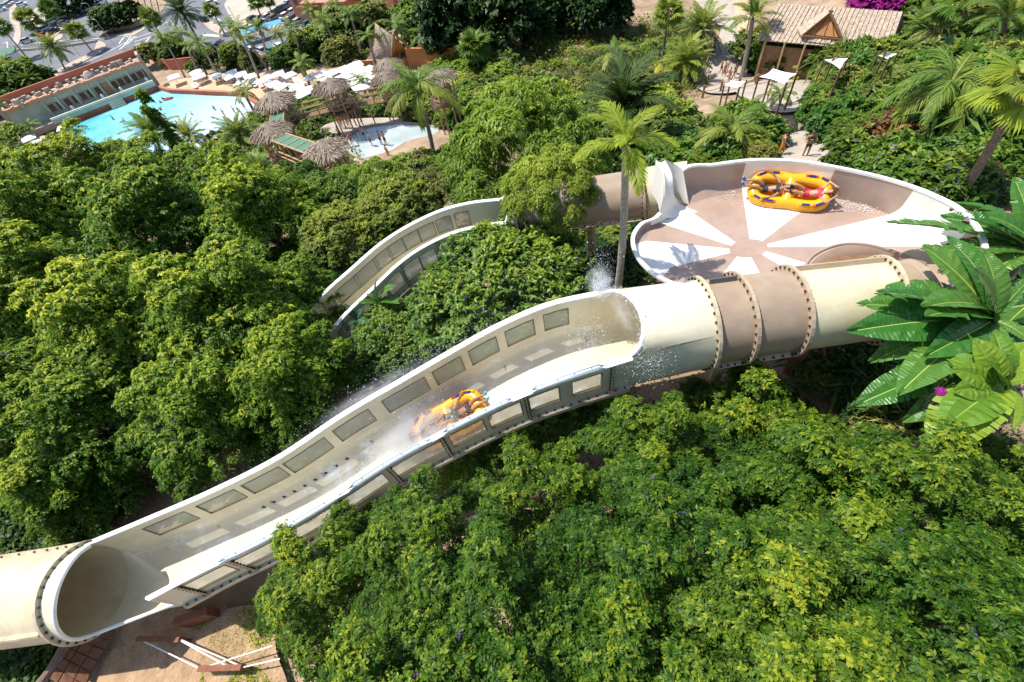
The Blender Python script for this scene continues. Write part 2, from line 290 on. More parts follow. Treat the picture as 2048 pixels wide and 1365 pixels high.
# ================================================================== THE SETTING
def axis(a, b, core0, core1, fine, grow=1.18):
    xs = list(np.arange(core0, core1+1e-6, fine)); s = fine; x = core0
    while x > a: s *= grow; x -= s; xs.insert(0, x)
    s = fine; x = core1
    while x < b: s *= grow; x += s; xs.append(x)
    return np.array(xs)
gx = axis(-620, 620, -92, 62, 1.6); gy = axis(-420, 700, -8, 130, 1.6)
GX, GY = np.meshgrid(gx, gy); GZ = gz(GX, GY)
near = np.exp(-((GX)**2+(GY-20)**2)/60**2)
GZ = GZ + near*0.18*(np.sin(GX*1.1+GY*0.4)*np.cos(GY*0.9-GX*0.3)) - 0.10*near
nx_, ny_ = len(gx), len(gy); vid = np.arange(nx_*ny_).reshape(ny_, nx_)
q = np.stack([vid[:-1, :-1], vid[:-1, 1:], vid[1:, 1:], vid[1:, :-1]], -1).reshape(-1, 4)
me = bpy.data.meshes.new('ground'); me.from_pydata(np.stack([GX, GY, GZ], -1).reshape(-1, 3).tolist(), [], q.tolist()); me.polygons.foreach_set('use_smooth', [True]*len(q)); me.update()
tag(link('ground', me, None, M['soil']), kind='structure')

def sheet(name, pts, m, z=None, lift=0.0, thick=0.0, parent=None, smooth=False):
    P = [at(p[0], p[1], z)+np.array([0, 0, lift]) for p in pts]
    mb = MB()
    if thick: mb.prism([(p[0], p[1], p[2]-thick) for p in P], thick)
    else: mb.poly(P)
    o = mb.build(name, m, parent); 
    if parent is None: tag(o, kind='structure')
    return o
def smooth_poly(pts, k=6):                                   # closed Catmull-Rom through pixel points
    n = len(pts); out = []
    for i in range(n):
        p0, p1, p2, p3 = [np.array(pts[(i+j-1) % n], float) for j in range(4)]
        for t in np.linspace(0, 1, k, endpoint=False):
            out.append(tuple(0.5*((2*p1)+(-p0+p2)*t+(2*p0-5*p1+4*p2-p3)*t*t+(-p0+3*p1-3*p2+p3)*t**3)))
    return out
def spline(pts, n):                                          # open Catmull-Rom, n samples, any dimension
    P = np.array(pts, float); P = np.vstack([2*P[0]-P[1], P, 2*P[-1]-P[-2]]); k = len(P)-3; out = []
    for u in np.linspace(0, k, n):
        i = min(int(u), k-1); t = u-i; p0, p1, p2, p3 = P[i:i+4]
        out.append(0.5*((2*p1)+(-p0+p2)*t+(2*p0-5*p1+4*p2-p3)*t*t+(-p0+3*p1-3*p2+p3)*t**3))
    return np.array(out)

# ---- roads and car park beyond the pool (z = -42)
ZR = -42.0
road = sheet('road', [(-260, -60), (640, -60), (760, 20), (640, 130), (440, 128), (300, 112), (180, 152), (100, 195), (0, 205), (-260, 250)], M['asphalt'], ZR)
def kerb(name, pts, m, th=0.14): return sheet(name, pts, m, ZR, lift=th, thick=th+0.05)
kerb('pavement', smooth_poly([(22, 14), (38, 6), (30, 24), (40, 48), (42, 74), (36, 90), (26, 84), (30, 62), (20, 40)], 4), M['paving'])
kerb('car_park_paving', [(66, 22), (112, -8), (118, 30), (136, 58), (120, 82), (82, 82), (62, 52)], M['paving'])
kerb('planting_bank', smooth_poly([(190, 22), (238, 4), (330, -14), (318, 34), (262, 62), (205, 66)], 4), M['soil'])
kerb('pavement', [(200, 68), (262, 64), (330, 26), (338, 30), (268, 72), (202, 76)], M['paving'])
kerb('verge', smooth_poly([(196, 84), (212, 90), (205, 102), (168, 124), (122, 148), (96, 166), (112, 144), (150, 122), (186, 104)], 4), M['paving'])
kerb('sandy_lot', smooth_poly([(452, 4), (500, -24), (580, -14), (572, 8), (520, 32), (498, 46), (470, 44), (456, 26)], 4), M['sand'])
kerb('pavement', smooth_poly([(402, 36), (425, 44), (462, 66), (520, 62), (522, 68), (462, 74), (420, 60)], 4), M['paving'])
def stripe(pts, wpx=1.1):
    P = [at(p[0], p[1], ZR+0.012) for p in pts]; mb = MB()
    for a, b in zip(P[:-1], P[1:]):
        d = (b-a); d /= np.linalg.norm(d); s_ = np.array([-d[1], d[0], 0])*0.11*wpx; mb.add([a-s_, b-s_, b+s_, a+s_], [(0, 1, 2, 3)])
    mb.build('road_marking', M['paint'], road)
for pts in ([(118, 150), (200, 112), (262, 80), (300, 66), (335, 44)], [(130, 152), (214, 116), (268, 100), (330, 92)], [(40, 92), (90, 84), (160, 80), (230, 74)],
            [(238, 88), (248, 74), (262, 72), (248, 92), (238, 100)], [(268, 84), (300, 74), (292, 84), (270, 90)], [(340, 40), (352, 60)], [(425, 10), (420, 30), (452, 48), (470, 66)], [(0, 70), (22, 62)], [(4, 88), (14, 84), (16, 100)]):
    stripe(pts, 1.5)
for k in range(7): stripe([(249+k*2.6, 90-k*2.6), (258+k*2.6, 88-k*2.6)], 1.6)
for k in range(6): stripe([(38+k*3, 54-k*0.6), (42+k*3, 47-k*0.6)], 2.2)
for k in range(8): stripe([(405+k*4, 68+k*0.3), (410+k*4, 72+k*0.3)], 2.2)
for k in range(14): stripe([(520+k*8, 60-k*0.6), (526+k*8, 52-k*0.6)], 1)
# bridge parapet and retaining wall with railing
def wall_px(name, pts, z0, h, t, m, label, cat):
    mb = MB()
    P = [at(p[0], p[1], z0) for p in pts]
    for a, b in zip(P[:-1], P[1:]): mb.beam(a+np.array([0, 0, h/2]), b+np.array([0, 0, h/2]), t, h)
    return tag(mb.build(name, m), label, cat)
g = empty('guard_rail', at(110, 100, ZR)); tag(g, 'long pale guard rail along the road bridge', 'guard rail')
gp = [at(x, y, ZR) for x, y in ((20, 98), (60, 96), (110, 92), (160, 85), (196, 79))]; off = Vector(g.location)
mb = MB()
for a, b in zip(gp[:-1], gp[1:]):
    for hh in (0.5, 0.95): mb.beam(Vector(a)+Vector((0, 0, hh))-off, Vector(b)+Vector((0, 0, hh))-off, 0.08, 0.16)
mb.build('rail', M['metal_rail'], g)
pm = MB(); pm.box((0, 0, 0.5), (0.1, 0.1, 1.0)); pm = pm.mesh('post')
for a, b in zip(gp[:-1], gp[1:]):
    for t in np.linspace(0, 1, 8, endpoint=False):
        p = link('post', pm, g, None); p.location = Vector(a+(b-a)*t)-off
pm.materials.append(M['metal_rail'])
wall_px('retaining_wall', [(20, 104), (60, 102), (110, 98), (160, 91), (196, 85)], ZR-0.1, 0.7, 0.5, M['stone'], 'low grey concrete wall under the bridge guard rail', 'wall')
wall_px('retaining_wall', [(205, 62), (262, 58), (318, 32)], ZR+0.1, 1.3, 0.4, M['stone'], 'grey retaining wall below the brown planted bank', 'wall')

# ---- wave pool, deck
ZW = -34.5
deck_pts = smooth_poly([(-40, 250), (40, 262), (118, 268), (316, 196), (330, 168), (420, 150), (560, 138), (690, 120), (760, 150), (700, 195), (620, 225), (560, 250), (470, 300), (380, 345), (220, 360), (80, 345), (-40, 330)], 5)
sheet('pool_deck', deck_pts, M['deck'], ZW+0.35, thick=0.5)
pool_pts = smooth_poly([(128, 262), (318, 182), (342, 186), (420, 192), (490, 196), (522, 226), (512, 246), (440, 300), (330, 335), (210, 310), (150, 285)], 6)
def gradmat(m, a, b, c0, c1):                                # water tint by depth: the pool shoals from point a to point b
    t = m.node_tree; bs = t.nodes['Principled BSDF']; g_ = t.nodes.new('ShaderNodeNewGeometry'); v1 = t.nodes.new('ShaderNodeVectorMath'); v1.operation = 'SUBTRACT'; v1.inputs[1].default_value = tuple(a)
    v2 = t.nodes.new('ShaderNodeVectorMath'); v2.operation = 'DOT_PRODUCT'; d = (b-a)/np.dot(b-a, b-a); v2.inputs[1].default_value = tuple(d)
    t.links.new(g_.outputs['Position'], v1.inputs[0]); t.links.new(v1.outputs[0], v2.inputs[0])
    old = bs.inputs['Base Color'].links[0].from_socket; mx = t.nodes.new('ShaderNodeMix'); mx.data_type = 'RGBA'
    mr = t.nodes.new('ShaderNodeMapRange'); mr.interpolation_type = 'SMOOTHSTEP'; t.links.new(v2.outputs['Value'], mr.inputs['Value'])
    t.links.new(mr.outputs['Result'], mx.inputs['Factor']); t.links.new(old, mx.inputs['A']); mx.inputs['B'].default_value = (*c1, 1); t.links.new(mx.outputs['Result'], bs.inputs['Base Color'])
gradmat(M['pool'], at(200, 235, ZW), at(510, 235, ZW), None, (0.50, 0.66, 0.69))
sheet('pool_water', pool_pts, M['pool'], ZW+0.42)
mb = MB(); Pk = [at(x, y, ZW+0.35) for x, y in ((322, 180), (345, 187), (420, 190), (492, 194), (520, 214))]
for a, b in zip(Pk[:-1], Pk[1:]): mb.beam(a+np.array([0, 0, .35]), b+np.array([0, 0, .35]), 0.6, 0.9)
tag(mb.build('pool_wall', M['terracotta']), 'low terracotta wall along the far edge of the wave pool', 'wall')
# ---- wading pool
ZP = -27.2
sheet('wading_terrace', smooth_poly([(640, 262), (690, 240), (800, 236), (880, 244), (902, 272), (886, 306), (790, 332), (690, 316)], 6), M['path'], ZP, thick=0.5)
rim_pts = smooth_poly([(690, 285), (720, 258), (790, 247), (860, 252), (890, 272), (880, 300), (820, 325), (740, 322), (700, 306)], 6)
P = [at(x, y, ZP+0.08) for x, y in rim_pts]; mb = MB(); mb.tube(P, 0.16, 6, closed=True); tag(mb.build('pool_rim', M['path']), kind='structure')
sheet('wading_water', rim_pts, M['wading'], ZP+0.03)
# ---- paths
def path_px(name, pts, m, lift=0.1):
    P = []
    for x, y in smooth_poly(pts, 5):
        p = onray(x, y, 0.0); P.append(p)
    bm = bmesh.new(); f = bm.faces.new([bm.verts.new((p[0], p[1], 0)) for p in P])
    bmesh.ops.triangulate(bm, faces=[f])
    for _ in range(3): bmesh.ops.subdivide_edges(bm, edges=[e for e in bm.edges if e.calc_length() > 1.2], cuts=1, use_grid_fill=True); bmesh.ops.triangulate(bm, faces=bm.faces)
    for v in bm.verts: v.co.z = float(gz(v.co.x, v.co.y))+lift+0.1
    me = bpy.data.meshes.new(name); bm.to_mesh(me); bm.free(); return tag(link(name, me, None, m), kind='structure')
path_px('footpath', [(1395, 0), (1475, -10), (1470, 40), (1480, 80), (1468, 108), (1428, 106), (1440, 60), (1400, 28)], M['path'])
path_px('footpath', [(1430, 108), (1490, 108), (1520, 150), (1480, 185), (1420, 190), (1390, 172), (1405, 130)], M['path'])
path_px('sandy_clearing', [(1470, -5), (1500, 10), (1492, 60), (1478, 80), (1468, 40)], M['deck'])
path_px('terrace', [(1470, 175), (1530, 160), (1640, 140), (1660, 170), (1620, 215), (1560, 230), (1490, 205)], M['path'])
path_px('footpath', [(1545, 285), (1600, 268), (1680, 266), (1720, 300), (1700, 345), (1560, 340), (1530, 310)], M['path'])
path_px('footpath', [(880, 118), (960, 108), (1000, 122), (960, 140), (890, 135)], M['path'])
path_px('earth_bank', [(235, 1265), (330, 1215), (420, 1225), (540, 1215), (560, 1300), (560, 1420), (200, 1420), (215, 1330)], mat('dry_earth', (0.46, 0.31, 0.18), 0.95, (0.27, 0.17, 0.095), 2.2, 1.0, 9, ramp=(.3, .7), dist=.08), 0.15)

# ================================================================== MAIN SLIDE
def smoothmesh(mb, name, mats, parent): 
    o = mb.build(name, mats, parent, smooth=True)
    bm = bmesh.new(); bm.from_mesh(o.data); bmesh.ops.remove_doubles(bm, verts=bm.verts, dist=5e-4); bmesh.ops.recalc_face_normals(bm, faces=bm.faces)
    for e in bm.edges:
        if len(e.link_faces) == 2 and e.calc_face_angle(0) > 0.6: e.smooth = False
    bm.to_mesh(o.data); bm.free(); return o
class Flume:
    WALL, ARC = 1.42, 0.66
    def __init__(s, far, near, zs, n=160):
        A = np.array([at(p[0], p[1], z) for p, z in zip(far, zs)]); B = np.array([at(p[0], p[1], z) for p, z in zip(near, zs)])
        s.A = spline(A, n); s.B = spline(B, n); s.n = n
    def frame(s, u):
        i = u*(s.n-1); k = min(int(i), s.n-2); t = i-k
        a = s.A[k]*(1-t)+s.A[k+1]*t; b = s.B[k]*(1-t)+s.B[k+1]*t; return a, b
    def pt(s, u, a, d, out=0.0):                             # a: -1 far rim .. 1 near rim, d: depth under the rim
        A, B = s.frame(u); c = (A+B)/2; l = (B-A)/2; L = np.linalg.norm(l); return c+l*(a*(1+out/L))-np.array([0, 0, d])
    def prof(s, out=0.0, lo=0, hi=1, n=14):                  # curved bottom from far to near
        return [(-math.cos(math.pi*t), s.WALL+math.sin(math.pi*t)*(s.ARC+out)) for t in np.linspace(lo, hi, n)]
    def u_of_x(s, x, a, d):
        us = np.linspace(0, 1, 400); xs = np.array([proj(s.pt(u, a, d))[0] for u in us]); return float(us[np.argmin(abs(xs-x))])
W0, W1 = 0.32, 1.12                                          # window band below the rim
def build_flume(F, root, far_win, near_win, near_cut=None, flanges=(), rails=(), drains=None):
    us = sorted(set(np.round(np.linspace(0, 1, 61), 4)) | set(np.round([v for r in far_win+near_win for v in r], 4)))
    def inwin(u0, u1, wins): m = (u0+u1)/2; return any(a < m < b for a, b in wins)
    T = 0.06
    for side, wins, nm in ((-1, far_win, 'far_wall'), (1, near_win, 'near_wall')):
        mb = MB(); rows = [0.0, W0, W1, F.WALL]
        for u0, u1 in zip(us[:-1], us[1:]):
            if side == 1 and near_cut and (u0+u1)/2 > near_cut: continue
            for r0, r1 in zip(rows[:-1], rows[1:]):
                if r0 == W0 and inwin(u0, u1, wins): continue
                q_ = [F.pt(u0, side, r0), F.pt(u1, side, r0), F.pt(u1, side, r1), F.pt(u0, side, r1)]
                mb.add(q_, [(0, 1, 2, 3)], 0)
                q_ = [F.pt(u0, side, r0, T), F.pt(u1, side, r0, T), F.pt(u1, side, r1, T), F.pt(u0, side, r1, T)]
                mb.add(q_, [(3, 2, 1, 0)], 1)
        mb.build(nm, [M['cream_in'], M['cream']], root, smooth=False)
        for a, b in wins:
            if side == 1 and near_cut and b > near_cut: continue
            uu = np.linspace(a, b, 5); fr = MB(); pn = MB()
            e = (b-a)*0.035
            for p0, p1 in zip(uu[:-1], uu[1:]):              # pane in the middle of the wall thickness
                pn.add([F.pt(p0, side, W0, T*.5), F.pt(p1, side, W0, T*.5), F.pt(p1, side, W1, T*.5), F.pt(p0, side, W1, T*.5)], [(0, 1, 2, 3)])
            pane = pn.build('window_pane', M['pane'], root)
            loop = [F.pt(x, side, W0, -0.012*1) for x in uu]+[F.pt(x, side, W1, -0.012) for x in uu[::-1]]
            loop2 = [F.pt(x, side, W0, T+0.012) for x in uu]+[F.pt(x, side, W1, T+0.012) for x in uu[::-1]]
            fr.tube(loop, 0.011, 4, closed=True); fr.tube(loop2, 0.011, 4, closed=True); fr.build('window_frame', M['rubber'], pane)
    # rims
    for side, nm in ((-1, 'far_rim'), (1, 'near_rim')):
        mb = MB(); rings = []
        for u in us:
            if side == 1 and near_cut and u > near_cut: continue
            rings.append([F.pt(u, side, 0.03, -0.02), F.pt(u, side, -0.035, -0.02), F.pt(u, side, -0.035, 0.17), F.pt(u, side, 0.03, 0.17)])
        mb.loft(rings, True, 0, True); mb.build(nm, M['rim'], root)
    # floor: inside and outside shells
    mb = MB(); pr = F.prof(); rings = [[F.pt(u, a, d) for a, d in pr] for u in us]; mb.loft(rings, False, 0)
    pr2 = F.prof(0.06); rings = [[F.pt(u, a, d, 0.06) for a, d in pr2][::-1] for u in us]; mb.loft(rings, False, 1)
    smoothmesh(mb, 'slide_floor', [M['wet'], M['cream']], root)
    # lengthwise flange with bolts on the near side, a rib at each joint
    mb = MB(); bo = MB()
    for u0, u1 in zip(us[:-1], us[1:]):
        q_ = [[F.pt(u, 1, F.WALL+dd, o_) for dd, o_ in ((0.0, 0.05), (0.0, 0.24), (0.07, 0.24), (0.07, 0.05))] for u in (u0, u1)]
        mb.loft(q_, True, 0)
    mb.build('side_flange', M['flange'], root)
    mb = MB(); mb.loft([[F.pt(u, 1, F.WALL+.07, .20), F.pt(u, 1, F.WALL+.12, .24), F.pt(u, 1, F.WALL+.42, .10), F.pt(u, 1, F.WALL+.42, .02)] for u in us], False); mb.build('side_skirt', M['cream'], root)
    Ltot = sum(np.linalg.norm(F.frame(a)[1]-F.frame(b)[1]) for a, b in zip(us[:-1], us[1:])); nb = int(Ltot/0.32)
    for k in range(nb):
        u = (k+.5)/nb; c = F.pt(u, 1, F.WALL-0.012, 0.15); bo.box(c, (0.055, 0.055, 0.04))
    tag(bo.build('bolts', M['bolt'], root), kind='stuff')
    for u in flanges:
        du = 0.03/Ltot; mb = MB()
        path = [(1, 0.05), (1, F.WALL)]+[(a, d) for a, d in F.prof(0.0, 1.0, 0.15, 12)][1:]
        if near_cut and u > near_cut: path = path[1:]
        def ringp(uu, o_): return [F.pt(uu, a, d+(o_*max(0, (d-F.WALL)/F.ARC) if d > F.WALL else 0), o_ if a > 0.2 else o_*a) for a, d in path]
        i0, o0, i1, o1 = ringp(u-du, 0.05), ringp(u-du, 0.17), ringp(u+du, 0.05), ringp(u+du, 0.17)
        mb.loft([i0, o0, o1, i1, i0], False, 0); mb.build('joint_flange', M['flange'], root)
        bo = MB()
        for d in np.arange(0.12, F.WALL, 0.17):
            for sgn in (-1, 1): bo.box(F.pt(u+sgn*du*1.4, 1, d, 0.12), (0.05, 0.05, 0.05))
        if not (near_cut and u > near_cut): tag(bo.build('bolts', M['bolt'], root), kind='stuff')
    for a, b in rails:
        mb = MB(); uu = np.linspace(a, b, 14)
        for o_, h in ((0.06, 0.14), (0.15, 0.10)):
            pts = [F.pt(a, 1, -0.03, o_)]+[F.pt(x, 1, -h, o_) for x in uu[1:-1]]+[F.pt(b, 1, -0.03, o_)]
            mb.tube(pts, 0.026, 6)
        for x in uu[2:-1:3]: mb.tube([F.pt(x, 1, -0.02, 0.06), F.pt(x, 1, -0.14, 0.06)], 0.016, 5)
        smoothmesh(mb, 'handrail', M['rail'], root)

slide = empty('water_slide', at(640, 1000, -17)); tag(slide, 'long cream raft slide with windowed open flume sweeping across the foreground', 'water slide')
slide.location = (0, 0, 0)
FAR = [(1203, 590), (1100, 613), (1000, 655), (900, 710), (800, 768), (690, 832), (560, 918), (430, 984), (300, 1040), (190, 1086)]
NEAR = [(1262, 712), (1155, 745), (1058, 780), (965, 822), (868, 872), (765, 930), (640, 1012), (512, 1085), (395, 1142), (292, 1196)]
ZS = [-10.7, -10.75, -11.0, -11.45, -11.95, -12.5, -13.05, -13.4, -13.6, -13.65]
F1 = Flume(FAR, NEAR, ZS)
fw = [(F1.u_of_x(b-(4 if a > 760 else 14), -1, .72), F1.u_of_x(a+(4 if a > 760 else 14), -1, .72)) for a, b in ((1085, 1141), (1008, 1072), (937, 1000), (865, 930), (757, 868), (662, 758), (562, 672), (480, 584), (392, 496), (287, 398))]
nw = [(F1.u_of_x(b, 1, .72), F1.u_of_x(a, 1, .72)) for a, b in ((1143, 1202), (1059, 1118), (977, 1042), (900, 967), (786, 892), (692, 772), (585, 668), (474, 560), (378, 462))]
fl = [F1.u_of_x(x, 1, .5) for x in (1222, 1050, 884, 780, 680, 572, 468, 366)]
rl = [(F1.u_of_x(b, 1, 0), F1.u_of_x(a, 1, 0)) for a, b in ((1062, 1205), (884, 1022), (696, 860), (436, 690))]
build_flume(F1, slide, fw, nw, None, fl, rl)
# drain slots along the far wall and two grilles in the floor
mb = MB(); u0, u1 = F1.u_of_x(690, -.6, 1.3), F1.u_of_x(520, -.6, 1.3)
for u in np.linspace(u0, u1, 9): 
    a = F1.pt(u, -.80, F1.WALL+0.38); b = F1.pt(u+0.005, -.80, F1.WALL+0.38); c = F1.pt(u+0.003, -.74, F1.WALL+0.42); d = F1.pt(u-.001, -.74, F1.WALL+0.42)
    mb.add([p+np.array([0, 0.02, 0.03]) for p in (a, b, c, d)], [(0, 1, 2, 3)])
tag(mb.build('drain_slots', M['bolt'], slide), kind='stuff')
for x, y in ((611, 995), (569, 1020)):
    u = F1.u_of_x(x, .1, 1.6); mb = MB()
    for k in range(6):
        e = k*0.0032; mb.add([F1.pt(u+e, a_, F1.WALL+F1.ARC*math.sqrt(1-a_*a_)-0.012) for a_ in (0.02, .3)]+[F1.pt(u+e+.002, a_, F1.WALL+F1.ARC*math.sqrt(1-a_*a_)-0.012) for a_ in (.3, 0.02)], [(0, 1, 2, 3)])
    mb.build('floor_grille', M['rubber'], slide)

def ring(c, axis_, R, n=36, up=Vector((0, 0, 1))):
    ax = Vector(axis_).normalized(); sd_ = ax.cross(up).normalized(); u = sd_.cross(ax)
    return [Vector(c)+sd_*R*math.cos(2*math.pi*j/n)+u*R*math.sin(2*math.pi*j/n) for j in range(n)]
def tube_run(root, C, Rs, sections, seam=None):
    """C: dense centre line, Rs: radius along it, sections: [(i0, i1, material)], a flange at each joint"""
    C = [Vector(c) for c in C]; k = len(C)
    ax = [(C[min(i+1, k-1)]-C[max(i-1, 0)]).normalized() for i in range(k)]
    for i0, i1, m in sections:
        mb = MB(); mb.loft([ring(C[i], ax[i], Rs[i]) for i in range(i0, i1+1)]); mb.loft([ring(C[i], ax[i], Rs[i]-0.004)[::-1] for i in range(i0, i1+1)], True, 1)
        o_ = mb.build('tube_section', [m, M['cream_in']], root, smooth=True)
    for i, m in seam or []:
        mb = MB(); d = ax[i]*0.05
        a, b = ring(C[i]-d, ax[i], Rs[i]+0.003), ring(C[i]-d, ax[i], Rs[i]+0.17); c, e = ring(C[i]+d, ax[i], Rs[i]+0.17), ring(C[i]+d, ax[i], Rs[i]+0.003)
        mb.loft([a, b, c, e]); mb.build('tube_flange', m, root)
        bo = MB()
        for p in ring(C[i]-d*1.25, ax[i], Rs[i]+0.09, 34)+ring(C[i]+d*1.25, ax[i], Rs[i]+0.09, 34): bo.box(p, (0.055, 0.055, 0.055))
        tag(bo.build('bolts', M['bolt'], root), kind='stuff')
def side_seam(root, C, Rs, i0, i1, ang, m):
    C = [Vector(c) for c in C]; k = len(C); mb = MB(); bo = MB(); rg = []
    for i in range(i0, i1+1):
        ax = (C[min(i+1, k-1)]-C[max(i-1, 0)]).normalized(); sd_ = ax.cross(Vector((0, 0, 1))).normalized(); u = sd_.cross(ax)
        r = sd_*math.cos(ang)+u*math.sin(ang); t = u*math.cos(ang)-sd_*math.sin(ang)
        rg.append([C[i]+r*(Rs[i]-.02)+t*.04, C[i]+r*(Rs[i]+.15)+t*.04, C[i]+r*(Rs[i]+.15)-t*.04, C[i]+r*(Rs[i]-.02)-t*.04])
        if (i-i0) % 2 == 1: bo.box(C[i]+r*(Rs[i]+.09)+t*.05, (.05, .05, .05))
    mb.loft(rg, True, 0, True); mb.build('seam_flange', m, root); tag(bo.build('bolts', M['bolt'], root), kind='stuff')
# mouths: the walls of the flume close into the round tube; a hood (shallow arch swept back) may cover the top
def mouth(root, F, u, C1, ax1, R1, sweep, m, hood=True, near_d=0.0, arch=0.45):
    A, B = F.frame(u); A = Vector(A); B = Vector(B); c = (A+B)/2; l = (B-A)/2; C1 = Vector(C1)
    ax = Vector(ax1).normalized(); la = l.normalized(); la = (la-ax*la.dot(ax)).normalized(); upv = la.cross(ax); upv = upv if upv.z > 0 else -upv
    f0 = math.asin(max(-.9, min(.9, (c.z-C1.z)/R1))); fn = math.asin(max(-.9, min(.9, (c.z-near_d-C1.z)/R1)))
    def rp(f, R=R1): return C1-la*R*math.cos(f)+upv*R*math.sin(f)          # f = 0 far side, pi/2 top, pi near side
    pr = [(-1, d) for d in np.linspace(0, F.WALL, 5)]+F.prof(0, 0, 1, 19)[1:-1]+[(1, d) for d in np.linspace(F.WALL, near_d, 5)]
    fs = list(np.linspace(f0, f0-(math.pi+f0+fn), len(pr)))
    def mixr(a, b, k): return [[p.lerp(q_, t) for p, q_ in zip(a, b)] for t in np.linspace(0, 1, k)]
    mb = MB(); bot0 = [Vector(F.pt(u, a, d)) for a, d in pr]; bot1 = [rp(f) for f in fs]
    mb.loft(mixr(bot0, bot1, 7), False, 1)
    bot0 = [Vector(F.pt(u, a, d+(.06 if abs(a) < .99 else 0), 0.06)) for a, d in pr]; bot1 = [rp(f, R1+.05) for f in fs]
    mb.loft([r[::-1] for r in mixr(bot0, bot1, 7)], False, 2)
    fts = np.linspace(f0, math.pi-f0, 19)
    if hood:
        top0 = [c-l*math.cos(math.pi*t)+Vector((0, 0, l.length*arch*math.sin(math.pi*t)))+Vector(sweep)*math.sin(math.pi*t) for t in np.linspace(0, 1, 19)]
        mb.loft(mixr(top0, [rp(f) for f in fts], 7), False, 0)
        mb.loft([r[::-1] for r in mixr([p+Vector((0, 0, .05)) for p in top0], [rp(f, R1+.05) for f in fts], 7)], False, 2)
    else:
        ff = np.linspace(f0, math.pi-fn, 25); top0 = [rp(f)-ax*(.08+.42*max(0, math.sin(f))) for f in ff]
        mb.loft([[rp(f) for f in ff], top0], False, 0); mb.loft([[rp(f, R1+.05) for f in ff], [p+(p-C1).normalized()*.05 for p in top0]][::-1], False, 2)
    smoothmesh(mb, 'tube_mouth', [M['cream_in'], M['wet'], m], root)
    mb = MB(); mb.tube(top0, 0.06, 8)
    if not hood:
        e = [Vector(F.pt(u, 1, near_d, .03)).lerp(rp(math.pi-fn, R1+.02), t) for t in np.linspace(0, 1, 8)]; mb.tube(e, 0.06, 8)
        e = [Vector(F.pt(u, -1, 0, .03)).lerp(rp(f0, R1+.02), t) for t in np.linspace(0, 1, 8)]; mb.tube(e, 0.05, 8)
        mb.tube([F.pt(u, 1, 0, .03), F.pt(u, 1, near_d, .03)], .045, 8)
    smoothmesh(mb, 'mouth_lip', M['rim'], root)
# upper tube
A, B = F1.frame(0)
cpx = [(1400, 648, -11.5), (1470, 637, -11.5), (1560, 624, -11.5), (1650, 613, -11.5), (1740, 602, -11.5), (1800, 600, -11.5), (1835, 590, -11.4)]
UC = spline([at(x, y, z) for x, y, z in cpx], 60); UR = [1.31-.2*i/59 for i in range(60)]
ax0 = Vector(UC[1]-UC[0])
mouth(slide, F1, 0.0, UC[0], ax0, 1.31, ax0.normalized()*0.62, M['cream'])
def idx_of_x(C, x): return int(np.argmin([abs(proj(c)[0]-x) for c in C]))
i1, i2, i3 = idx_of_x(UC, 1468), idx_of_x(UC, 1572), idx_of_x(UC, 1755)
tube_run(slide, UC, UR, [(0, i1, M['tan']), (i1, i2, M['tan']), (i2, i3, M['yellow_tube']), (i3, 59, M['tan'])], [(0, M['flange']), (i1, M['tan2']), (i2, M['tan2']), (i3, M['flange'])])
side_seam(slide, UC, UR, i2+1, i3-1, R_(118), M['tan2']); side_seam(slide, UC, UR, 2, i1-1, R_(-28), M['tan2']); side_seam(slide, UC, UR, i1+1, i2-1, R_(-28), M['tan2']); side_seam(slide, UC, UR, 2, i1-1, R_(112), M['rubber'])
# lower tube
LC = spline([at(176, 1180, -14.35), at(80, 1195, -14.45), at(-90, 1218, -14.7), at(-260, 1240, -15.1)], 30); LR = [1.34]*30
axl = Vector(LC[1]-LC[0])
mouth(slide, F1, 1.0, LC[0], axl, 1.34, axl, M['cream'], hood=False, near_d=1.15)
tube_run(slide, LC, LR, [(0, 29, M['cream'])], [(0, M['flange'])])
side_seam(slide, LC, LR, 1, 28, R_(150), M['flange']); side_seam(slide, LC, LR, 1, 28, R_(30), M['flange'])
# steel cradles under the flume
for x in (1180, 930, 690, 470, 250):
    u = F1.u_of_x(x, 0, 1.5) if x > 290 else 0.97
    b = Vector(F1.pt(u, 0, F1.WALL+F1.ARC+0.1)); g0 = float(gz(b.x, b.y))-0.3; mb = MB()
    mb.tube([(b.x, b.y, g0), (b.x, b.y, b.z)], 0.16, 10)
    for s_ in (-1, 1):
        e = Vector(F1.pt(u, s_*0.9, F1.WALL+0.45, 0.1)); mb.tube([(b.x, b.y, b.z-1.0), tuple(e)], 0.07, 8)
    mb.build('support_column', M['flange'], slide)
for x, dy in ((1660, 0), (1480, 0)):
    c = Vector(UC[idx_of_x(UC, x)]); g0 = float(gz(c.x, c.y))-0.3; mb = MB(); mb.tube([(c.x, c.y, g0), (c.x, c.y, c.z-1.36)], 0.2, 10); mb.tube([(c.x+1.2, c.y-.6, g0), (c.x+.2, c.y, c.z-1.4)], 0.06, 6); mb.build('support_column', M['rust'] if x > 1600 else M['flange'], slide)
c = Vector(LC[12]); mb = MB(); mb.tube([(c.x, c.y, float(gz(c.x, c.y))-.3), (c.x, c.y, c.z-1.36)], .2, 10); mb.build('support_column', M['flange'], slide)

